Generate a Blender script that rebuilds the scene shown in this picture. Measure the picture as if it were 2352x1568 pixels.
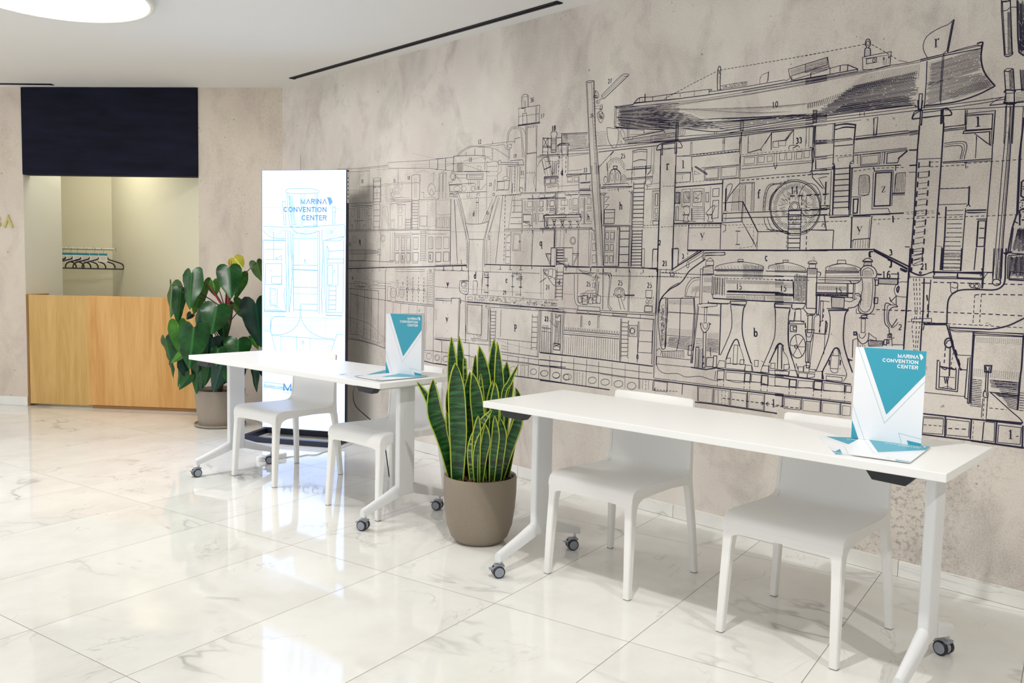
import bpy, bmesh, math, random
from mathutils import Vector, Matrix
for o in list(bpy.data.objects): bpy.data.objects.remove(o)
S=bpy.context.scene; COL=S.collection
pi=math.pi
# ------------------------------------------------------------ camera, world, lights, exposure
cam=bpy.data.objects.new('camera',bpy.data.cameras.new('camera')); COL.objects.link(cam); S.camera=cam
cam.data.sensor_width=36; cam.data.lens=1956.08/2352*36; cam.data.clip_start=.05
P_,R_=0.0791229,0.0219316
A_=Matrix(((1,0,0),(0,-math.sin(P_),-math.cos(P_)),(0,math.cos(P_),-math.sin(P_))))
B_=Matrix(((math.cos(R_),-math.sin(R_),0),(math.sin(R_),math.cos(R_),0),(0,0,1)))
M_=B_@A_                      # world -> (right, down, forward)
rows=[M_[0],-M_[1],-M_[2]]
rot=Matrix((rows[0],rows[1],rows[2])).transposed()
cam.matrix_world=Matrix.Translation((0,0,1.30))@rot.to_4x4()
w=bpy.data.worlds.new('world'); S.world=w; w.use_nodes=True
w.node_tree.nodes['Background'].inputs[0].default_value=(.98,.99,1.02,1)
w.node_tree.nodes['Background'].inputs[1].default_value=1.42
S.view_settings.view_transform='Standard'; S.view_settings.look='None'
S.view_settings.gamma=1; S.view_settings.use_curve_mapping=False
S.view_settings.exposure=0.05
def lamp(name,kind,loc,energy,col,size,aim=None,spot=None,blend=.6):
    d=bpy.data.lights.new(name,kind); d.energy=energy; d.color=col
    if kind=='AREA': d.shape='DISK'; d.size=size
    else: d.shadow_soft_size=size
    if spot: d.spot_size=math.radians(spot); d.spot_blend=blend
    o=bpy.data.objects.new(name,d); COL.objects.link(o); o.location=loc
    if aim is not None: o.rotation_euler=(Vector(aim)-Vector(loc)).to_track_quat('-Z','Y').to_euler()
    return o
WARM=(1,.985,.955)
lamp('ceiling_downlight','SPOT',(.10,2.15,2.84),112,WARM,.035,(.25,2.45,0),118,.6)
lamp('ceiling_downlight','SPOT',(1.95,.75,2.84),108,WARM,.04,(1.55,1.5,0),112,.5)
lamp('ceiling_downlight','SPOT',(-2.0,2.6,2.84),25,WARM,.04,(-2.0,3.2,0),140,.8)
lamp('coatroom_light','AREA',(-4.3,8.2,2.78),24,(1,.955,.80),.9,(-4.3,8.2,0))
# ------------------------------------------------------------ helpers
def lin(c): return c/12.92 if c<=.04045 else ((c+.055)/1.055)**2.4
def C3(r,g,b): return (lin(r/255),lin(g/255),lin(b/255),1)
def mat(name,col,rough=.5,metal=0,spec=.5,emit=None,es=0,coat=0):
    m=bpy.data.materials.new(name); m.use_nodes=True
    b=m.node_tree.nodes['Principled BSDF']
    b.inputs['Base Color'].default_value=col; b.inputs['Roughness'].default_value=rough
    b.inputs['Metallic'].default_value=metal; b.inputs['Specular IOR Level'].default_value=spec
    b.inputs['Coat Weight'].default_value=coat
    if emit: b.inputs['Emission Color'].default_value=emit; b.inputs['Emission Strength'].default_value=es
    return m
class NT:
    def __init__(s,m): s.m=m; s.t=m.node_tree; s.b=s.t.nodes['Principled BSDF']
    def n(s,typ,**k):
        nd=s.t.nodes.new(typ)
        for a,v in k.items(): setattr(nd,a,v)
        return nd
    def l(s,a,b): s.t.links.new(a,b)
    def math(s,op,a,b=None,c=None):
        nd=s.n('ShaderNodeMath',operation=op)
        for i,v in enumerate((a,b,c)):
            if v is None: continue
            if isinstance(v,(int,float)): nd.inputs[i].default_value=v
            else: s.l(v,nd.inputs[i])
        return nd.outputs[0]
    def noise(s,vec,scale,detail=4,rough=.55,dist=0):
        nd=s.n('ShaderNodeTexNoise'); nd.inputs['Scale'].default_value=scale; nd.inputs['Detail'].default_value=detail
        nd.inputs['Roughness'].default_value=rough; nd.inputs['Distortion'].default_value=dist
        s.l(vec,nd.inputs['Vector']); return nd.outputs['Fac']
    def ramp(s,fac,*stops):
        nd=s.n('ShaderNodeValToRGB'); e=nd.color_ramp.elements
        while len(e)<len(stops): e.new(.5)
        for el,(p,c) in zip(e,stops): el.position=p; el.color=c
        s.l(fac,nd.inputs[0]); return nd.outputs[0]
    def mix(s,fac,a,b,mode='MIX'):
        nd=s.n('ShaderNodeMix',data_type='RGBA',blend_type=mode)
        if isinstance(fac,(int,float)): nd.inputs[0].default_value=fac
        else: s.l(fac,nd.inputs[0])
        for i,v in ((6,a),(7,b)):
            if isinstance(v,tuple): nd.inputs[i].default_value=v
            else: s.l(v,nd.inputs[i])
        return nd.outputs[2]
    def coord(s,kind='Object'): return s.n('ShaderNodeTexCoord').outputs[kind]
    def mapping(s,vec,scale=(1,1,1),loc=(0,0,0),rot=(0,0,0)):
        nd=s.n('ShaderNodeMapping'); s.l(vec,nd.inputs[0])
        nd.inputs['Scale'].default_value=scale; nd.inputs['Location'].default_value=loc; nd.inputs['Rotation'].default_value=rot
        return nd.outputs[0]
    def bump(s,h,strength,dist=.01):
        nd=s.n('ShaderNodeBump'); nd.inputs['Strength'].default_value=strength; nd.inputs['Distance'].default_value=dist
        s.l(h,nd.inputs['Height']); s.l(nd.outputs[0],s.b.inputs['Normal'])
class MB:
    def __init__(s): s.v=[]; s.f=[]; s.mi=[]; s.uv=[]; s.hasuv=False
    def face(s,pts,mi=0,uv=None):
        i=len(s.v); s.v+= [tuple(p) for p in pts]; s.f.append(tuple(range(i,i+len(pts)))); s.mi.append(mi)
        if uv: s.hasuv=True
        s.uv.append(uv or [(0,0)]*len(pts))
    def box(s,x0,x1,y0,y1,z0,z1,mi=0,M=None):
        p=[(x0,y0,z0),(x1,y0,z0),(x1,y1,z0),(x0,y1,z0),(x0,y0,z1),(x1,y0,z1),(x1,y1,z1),(x0,y1,z1)]
        if M: p=[tuple(M@Vector(q)) for q in p]
        i=len(s.v); s.v+=p
        for q in ((3,2,1,0),(4,5,6,7),(0,1,5,4),(1,2,6,5),(2,3,7,6),(3,0,4,7)):
            s.f.append(tuple(i+k for k in q)); s.mi.append(mi); s.uv.append([(0,0)]*4)
    def loft(s,rings,mi=0,cap=True,closed=True):
        i=len(s.v); n=len(rings[0])
        for r in rings: s.v+=[tuple(p) for p in r]
        for a in range(len(rings)-1):
            for k in range(n if closed else n-1):
                k2=(k+1)%n
                s.f.append((i+a*n+k,i+a*n+k2,i+(a+1)*n+k2,i+(a+1)*n+k)); s.mi.append(mi); s.uv.append([(0,0)]*4)
        if cap:
            s.f.append(tuple(i+k for k in range(n))[::-1]); s.mi.append(mi); s.uv.append([(0,0)]*n)
            s.f.append(tuple(i+(len(rings)-1)*n+k for k in range(n))); s.mi.append(mi); s.uv.append([(0,0)]*n)
    def lathe(s,prof,seg=48,c=(0,0,0),mi=0,cap=True):
        s.loft([[(c[0]+r*math.cos(2*pi*k/seg),c[1]+r*math.sin(2*pi*k/seg),c[2]+z) for k in range(seg)] for r,z in prof],mi,cap)
    def tube(s,pts,r,seg=8,mi=0,cap=True):
        pts=[Vector(p) for p in pts]; rs=r if isinstance(r,(list,tuple)) else [r]*len(pts)
        rings=[]; up=None
        for i,p in enumerate(pts):
            d=(pts[min(i+1,len(pts)-1)]-pts[max(i-1,0)]).normalized()
            if up is None: up=Vector((0,0,1)) if abs(d.z)<.9 else Vector((1,0,0))
            a=d.cross(up); 
            if a.length<1e-4: a=d.orthogonal()
            a.normalize(); b=a.cross(d).normalized(); up=b
            rings.append([p+a*rs[i]*math.cos(2*pi*k/seg)+b*rs[i]*math.sin(2*pi*k/seg) for k in range(seg)])
        s.loft(rings,mi,cap)
    def build(s,name,mats,parent=None,smooth=0,bevel=0,seg=2,weld=False,sub=0,loc=None):
        me=bpy.data.meshes.new(name); me.from_pydata(s.v,[],s.f)
        if not isinstance(mats,(list,tuple)): mats=[mats]
        for m in mats: me.materials.append(m)
        me.polygons.foreach_set('material_index',s.mi)
        if s.hasuv:
            ul=me.uv_layers.new(name='UVMap'); k=0
            for u in s.uv:
                for q in u: ul.data[k].uv=q; k+=1
        bm=bmesh.new(); bm.from_mesh(me)
        if weld: bmesh.ops.remove_doubles(bm,verts=bm.verts,dist=1e-5)
        if smooth!='raw': bmesh.ops.recalc_face_normals(bm,faces=bm.faces)
        bm.to_mesh(me); bm.free()
        if smooth and smooth!='raw':
            for p in me.polygons: p.use_smooth=True
            me.set_sharp_from_angle(angle=math.radians(smooth))
        o=bpy.data.objects.new(name,me); COL.objects.link(o)
        if parent: o.parent=parent
        if loc: o.location=loc
        if bevel:
            b=o.modifiers.new('bevel','BEVEL'); b.width=bevel; b.segments=seg; b.limit_method='ANGLE'; b.angle_limit=math.radians(35)
            b.harden_normals=True
            for p in me.polygons: p.use_smooth=True
            me.set_sharp_from_angle(angle=math.radians(35))
        if sub:
            b=o.modifiers.new('sub','SUBSURF'); b.levels=sub; b.render_levels=sub
        return o
def tag(o,label,cat,group=None):
    o['label']=label; o['category']=cat
    if group: o['group']=group
    return o
def thing(name,label,cat,loc=(0,0,0),rz=0,group=None):
    o=bpy.data.objects.new(name,None); COL.objects.link(o); o.location=loc; o.rotation_euler=(0,0,rz)
    o.empty_display_size=.1
    return tag(o,label,cat,group)
def kids(o): return [c for c in bpy.data.objects if c.parent==o]
def copy_tree(o,parent=None):
    c=o.copy(); COL.objects.link(c)
    if parent: c.parent=parent; c.matrix_parent_inverse=o.matrix_parent_inverse.copy()
    for ch in kids(o): copy_tree(ch,c)
    return c
def struct(o): o['kind']='structure'; return o
# flat strips for drawn lines and lettering in a plane (x right, y up)
def strip(mb,pts,wd,off,mi=0,close=False,sq=False):
    q=[Vector((p[0],p[1])) for p in pts]; r=[]
    for p in q:
        if not r or (p-r[-1]).length>1e-5: r.append(p)
    if close and len(r)>2:
        if (r[0]-r[-1]).length<1e-5: r.pop()
    n=len(r)
    if n<2: return
    h=wd/2; L=[];Rr=[]
    for i in range(n):
        if close: a=(r[i]-r[i-1]); b=(r[(i+1)%n]-r[i])
        else:
            a=r[i]-r[i-1] if i else r[1]-r[0]; b=r[i+1]-r[i] if i<n-1 else r[i]-r[i-1]
        a=a.normalized(); b=b.normalized(); na=Vector((-a.y,a.x)); nb=Vector((-b.y,b.x)); m=na+nb
        if m.length<.3: m=nb
        m.normalize(); k=min(1/max(m.dot(nb),.35),2.2)
        p=r[i]
        if sq and not close and i==0: p=p-a*h
        if sq and not close and i==n-1: p=p+b*h
        L.append(p+m*h*k); Rr.append(p-m*h*k)
    for i in range(n if close else n-1):
        j=(i+1)%n
        mb.face([(L[i].x,L[i].y,off),(Rr[i].x,Rr[i].y,off),(Rr[j].x,Rr[j].y,off),(L[j].x,L[j].y,off)],mi)
def spline(p,n=6):
    p=[Vector(q) for q in p]; out=[]
    for i in range(len(p)-1):
        a=p[max(i-1,0)];b=p[i];c=p[i+1];d=p[min(i+2,len(p)-1)]
        for k in range(n):
            t=k/n; out.append(.5*((2*b)+(c-a)*t+(2*a-5*b+4*c-d)*t*t+(3*b-a-3*c+d)*t**3))
    out.append(p[-1]); return out
def arc(cx,cy,rx,ry,a0,a1,n=14): return [(cx+rx*math.cos(math.radians(a0+(a1-a0)*i/n)),cy+ry*math.sin(math.radians(a0+(a1-a0)*i/n))) for i in range(n+1)]
# bold sans capitals: (advance, stroke list) in units of cap height
W_=.205; g=W_/2
SANS={'M':(1.06,[[(g,0),(g,1-g),(.49,.12),(.93-g,1-g),(.93-g,0)]]),
'^':(.94,[[(g*.6,0),(.43,1-g),(.86-g*.6,0)]]),
'R':(.88,[[(g,0),(g,1)],[(g,1-g),(.5,1-g)]+arc(.5,.72,.2,.28-g,90,-90,8)+[(g,.44+g)],[(.44,.46),(.70,0)]]),
'I':(.33,[[(g,0),(g,1)]]),
'N':(.95,[[(g,0),(g,1)],[(g,1-g),(.82-g,g)],[(.82-g,0),(.82-g,1)]]),
'C':(.98,[arc(.47,.5,.47-g,.5-g,42,318,20)]),
'O':(1.06,[arc(.48,.5,.48-g,.5-g,0,360,26)]),
'V':(.94,[[(g*.6,1),(.43,g),(.86-g*.6,1)]]),
'E':(.76,[[(g,0),(g,1)],[(g,1-g),(.64,1-g)],[(g,.5),(.6,.5)],[(g,g),(.66,g)]]),
'T':(.8,[[(.36,0),(.36,1)],[(0,1-g),(.72,1-g)]]),
'B':(.88,[[(g,0),(g,1)],[(g,1-g),(.48,1-g)]+arc(.48,.74,.2,.26-g,90,-90,8)+[(g,.48+g*.3)],[(g,.5),(.5,.5)]+arc(.5,.27,.24,.27-g,90,-90,8)+[(g,g)]]),
' ':(.4,[])}
def swidth(t): return sum(SANS[c][0] for c in t)-.1
def sans(mb,t,xr,y0,h,off,mi,fn=None,left=None,wk=1.0,wt=W_):
    x=xr-swidth(t)*h*wk if left is None else left
    for c in t:
        adv,st=SANS[c]
        for s_ in st:
            pts=[(x+a*h*wk,y0+b*h) for a,b in s_]
            if fn: strip(fn,pts,wt*h,off,mi)
            else: strip(mb,pts,wt*h,off,mi,close=(c=='O'))
        x+=adv*h*wk
# old-style serif figures of the engraving: 'T' thick, 't' thin strokes in a unit box
SER={'0':[('T',arc(.5,.5,.36,.45,0,360,18))],'1':[('T',[(.5,0),(.5,1)]),('t',[(.2,.8),(.5,.98)]),('t',[(.2,0),(.8,0)])],
'2':[('T',arc(.5,.72,.32,.26,160,-30,9)+[(.15,.05)]),('T',[(.12,.05),(.9,.06)])],
'3':[('T',arc(.48,.75,.3,.23,150,-90,9)),('T',arc(.48,.27,.36,.26,90,-150,9))],
'4':[('t',[(.62,1),(.05,.3),(.95,.3)]),('T',[(.62,0),(.62,1)]),('t',[(.4,0),(.85,0)])],
'5':[('t',[(.85,.97),(.25,.97),(.2,.58)]),('T',arc(.45,.31,.38,.3,120,-140,10))],
'6':[('T',arc(.5,.3,.33,.28,0,360,14)),('T',[(.8,.9),(.5,.95),(.25,.7),(.17,.35)])],
'7':[('t',[(.1,.7),(.15,.96),(.9,.96)]),('T',[(.9,.96),(.5,.4),(.45,0)])],
'8':[('T',arc(.5,.75,.28,.22,0,360,12)),('T',arc(.5,.27,.34,.26,0,360,12))],
'9':[('T',arc(.5,.7,.33,.28,0,360,14)),('T',[(.83,.65),(.75,.3),(.5,.05),(.2,.1)])],
'l':[('T',[(.5,0),(.5,1)]),('t',[(.2,.95),(.5,1)]),('t',[(.1,0),(.9,0)])],
'r':[('T',[(.35,0),(.35,.95)]),('t',[(.05,.95),(.35,.98)]),('t',[(.35,.6),(.6,.95),(.8,.95)]),('T',[(.82,.95),(.9,.8)]),('t',[(.05,0),(.7,0)])],
'y':[('T',[(.1,1),(.5,.4)]),('t',[(.95,1),(.5,.4),(.3,.1),(.1,.05)]),('t',[(-.05,1),(.35,1)]),('t',[(.7,1),(1.1,1)])],
'z':[('t',[(.1,.7),(.1,.97),(.9,.97)]),('T',[(.9,.95),(.1,.04)]),('t',[(.1,.03),(.9,.03),(.92,.3)])],
'f':[('T',[(.4,0),(.4,.75),(.55,.97),(.85,.95)]),('t',[(.05,.62),(.8,.62)]),('t',[(.1,0),(.75,0)])],
'h':[('T',[(.25,0),(.25,1)]),('t',[(0,1),(.25,1)]),('T',[(.25,.45),(.5,.62),(.75,.5),(.75,0)]),('t',[(0,0),(.45,0)]),('t',[(.55,0),(1,0)])],
'q':[('T',arc(.4,.7,.28,.28,0,360,14)),('T',[(.72,1),(.72,0)]),('t',[(.45,0),(.98,0)])],
'd':[('T',arc(.4,.28,.28,.28,0,360,14)),('T',[(.7,1),(.7,0)]),('t',[(.5,1),(.7,1)]),('t',[(.7,0),(.95,0)])],
'b':[('T',arc(.58,.3,.28,.28,0,360,14)),('T',[(.28,1),(.28,0)]),('t',[(.05,1),(.28,1)])],
'p':[('T',arc(.6,.7,.28,.28,0,360,14)),('T',[(.3,1),(.3,0)]),('t',[(.05,1),(.3,1)]),('t',[(.05,0),(.6,0)])],
'e':[('T',arc(.5,.5,.36,.45,320,20,12)[::-1]),('t',[(.15,.55),(.85,.55)])],
'c':[('T',arc(.52,.5,.38,.45,50,310,12))],
's':[('T',[(.85,.85),(.5,.98),(.2,.75),(.8,.3),(.5,.02),(.15,.15)])],
't':[('T',[(.4,1),(.4,.15),(.6,.0),(.8,.1)]),('t',[(.1,.72),(.8,.72)])],
'n':[('T',[(.2,0),(.2,1)]),('T',[(.2,.7),(.5,.98),(.78,.8),(.78,0)]),('t',[(0,0),(.4,0)]),('t',[(.6,0),(1,0)])],
'w':[('T',[(.0,1),(.3,0)]),('t',[(.3,0),(.5,.8)]),('T',[(.45,1),(.72,0)]),('t',[(.72,0),(1,1)]),('t',[(-.1,1),(.15,1)]),('t',[(.85,1),(1.1,1)])]}
WID={'a':.0014,'b':.0022,'c':.0033,'d':.0047,'e':.0072}
def drawing(mb,text,off,mi=0,k=1.0,seed=5):
    rnd=random.Random(seed)
    def lp(a,b,t): return (a[0]+(b[0]-a[0])*t,a[1]+(b[1]-a[1])*t)
    def bil(q,s,t): return lp(lp(q[0],q[1],s),lp(q[3],q[2],s),t)
    def dash(pts,wd,on,offl):
        carry=0; on_=True
        for a,b in zip(pts,pts[1:]):
            a=Vector(a);b=Vector(b);L=(b-a).length
            if L<1e-6: continue
            d=(b-a)/L; t=0
            while t<L:
                seg=min((on if on_ else offl)-carry,L-t)
                if on_: strip(mb,[a+d*t,a+d*(t+seg)],wd,off,mi)
                t+=seg; carry+=seg
                if carry>=(on if on_ else offl)-1e-9: on_=not on_; carry=0
    for ln in text.split('\n'):
        t=ln.split()
        if not t: continue
        op=t[0]; pts=[]; arg=[]
        for w_ in t[1:]:
            if ',' in w_:
                a,b=w_.split(','); p=(int(a)/1000,int(b)/1000)
                if pts: p=(p[0]+pts[-1][0],p[1]+pts[-1][1])
                pts.append(p)
            else: arg.append(w_)
        wd=WID.get(arg[0],.002)*k*.86 if op!='T' else 0
        if op=='L': strip(mb,pts,wd,off,mi)
        elif op=='R': strip(mb,pts,wd,off,mi,close=True)
        elif op=='S': strip(mb,spline(pts),wd,off,mi)
        elif op=='D':
            s_=max(.010,wd*3.2)*1.25; dash(pts,wd,s_,s_*.65)
        elif op=='E':
            c=Vector(pts[0]);u=Vector(pts[1])-c;v=Vector(pts[2])-c
            strip(mb,[c+u*math.cos(2*pi*i/22)+v*math.sin(2*pi*i/22) for i in range(22)],wd,off,mi,close=True)
        elif op=='Q':
            n=int(arg[1]); c=Vector(pts[0]);u=Vector(pts[1])-c;v=Vector(pts[2])-c
            for i in range(n):
                a=2*pi*i/n; d=u*math.cos(a)+v*math.sin(a); r0=rnd.uniform(.3,.6); 
                strip(mb,[c+d*r0,c+d*(r0+rnd.uniform(.1,.2))],wd,off,mi); strip(mb,[c+d*rnd.uniform(.74,.8),c+d*rnd.uniform(.92,1)],wd,off,mi)
        elif op=='Z':
            n=int([a for a in arg if a.isdigit()][0]); strip(mb,pts[0:2],wd,off,mi); strip(mb,pts[2:4],wd,off,mi)
            for i in range(n):
                s_=(i+.5)/n; strip(mb,[lp(pts[0],pts[1],s_),lp(pts[2],pts[3],s_)],wd*1.1,off,mi)
        elif op in 'HV':
            n=int(arg[1])
            for i in range(n):
                y=(i+.1)/(n-.8) if n>1 else .5; y=min(y,1)
                x=rnd.uniform(0,.09); xe=1-rnd.uniform(0,.09) if n>7 else 1; x=x if n>7 else 0 
                while x<xe:
                    x2=min(xe,x+rnd.uniform(.12,.75)); strip(mb,[bil(pts,x,y),bil(pts,x2,y)],wd*rnd.uniform(.5,.8),off,mi); x=x2+rnd.uniform(.008,.03)
        elif op=='P':
            r_,c_=int(arg[0]),int(arg[1])
            for i in range(r_):
                y=(i+.5)/r_
                for j in range(c_):
                    x=(j+.2)/c_; strip(mb,[bil(pts,x,y),bil(pts,x+.45/c_,y)],.0015*k,off,mi)
        elif op in 'XW':
            a=Vector(pts[0]);b=Vector(pts[1]);d=Vector(pts[3])
            n=int(arg[1]) if op=='X' else int(min(260,max(14,(b-a).length*(d-a).length/.00011)))
            for i in range(n):
                x,y=rnd.random(),rnd.random(); p=Vector(bil(pts,x,y)); an=rnd.choice((0,0,pi/2,rnd.uniform(0,pi))); L=rnd.uniform(.004,.022 if op=='W' else .009)
                q=p+Vector((math.cos(an),math.sin(an)))*L; m=(p+q)/2+Vector((rnd.uniform(-.002,.002),rnd.uniform(-.002,.002)))
                strip(mb,[p,m,q],wd*.8,off,mi)
        elif op=='N':
            n=int(arg[1])
            for i in range(n):
                x=(i+.1)/n; x2=(i+.75)/n; p0=bil(pts,x,1);p1=bil(pts,x,.3);pm=bil(pts,(x+x2)/2,0);p2=bil(pts,x2,.3);p3=bil(pts,x2,1)
                strip(mb,[p0,p1,pm,p2,p3],wd,off,mi)
        elif op=='T':
            s_=arg[0]; tp,bt=Vector(pts[0]),Vector(pts[1]); H=(tp-bt).length; cw=H*(.62 if len(s_)==1 else .55); gap=cw*1.12
            up=(tp-bt).normalized(); rt=Vector((up.y,-up.x)); x0=-gap*len(s_)/2
            for ch in s_:
                for kd,st in SER.get(ch,[]):
                    strip(mb,[bt+rt*(x0+a*cw)+up*(b*H) for a,b in st],H*(.15 if kd=='T' else .055),off,mi)
                x0+=gap

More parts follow.
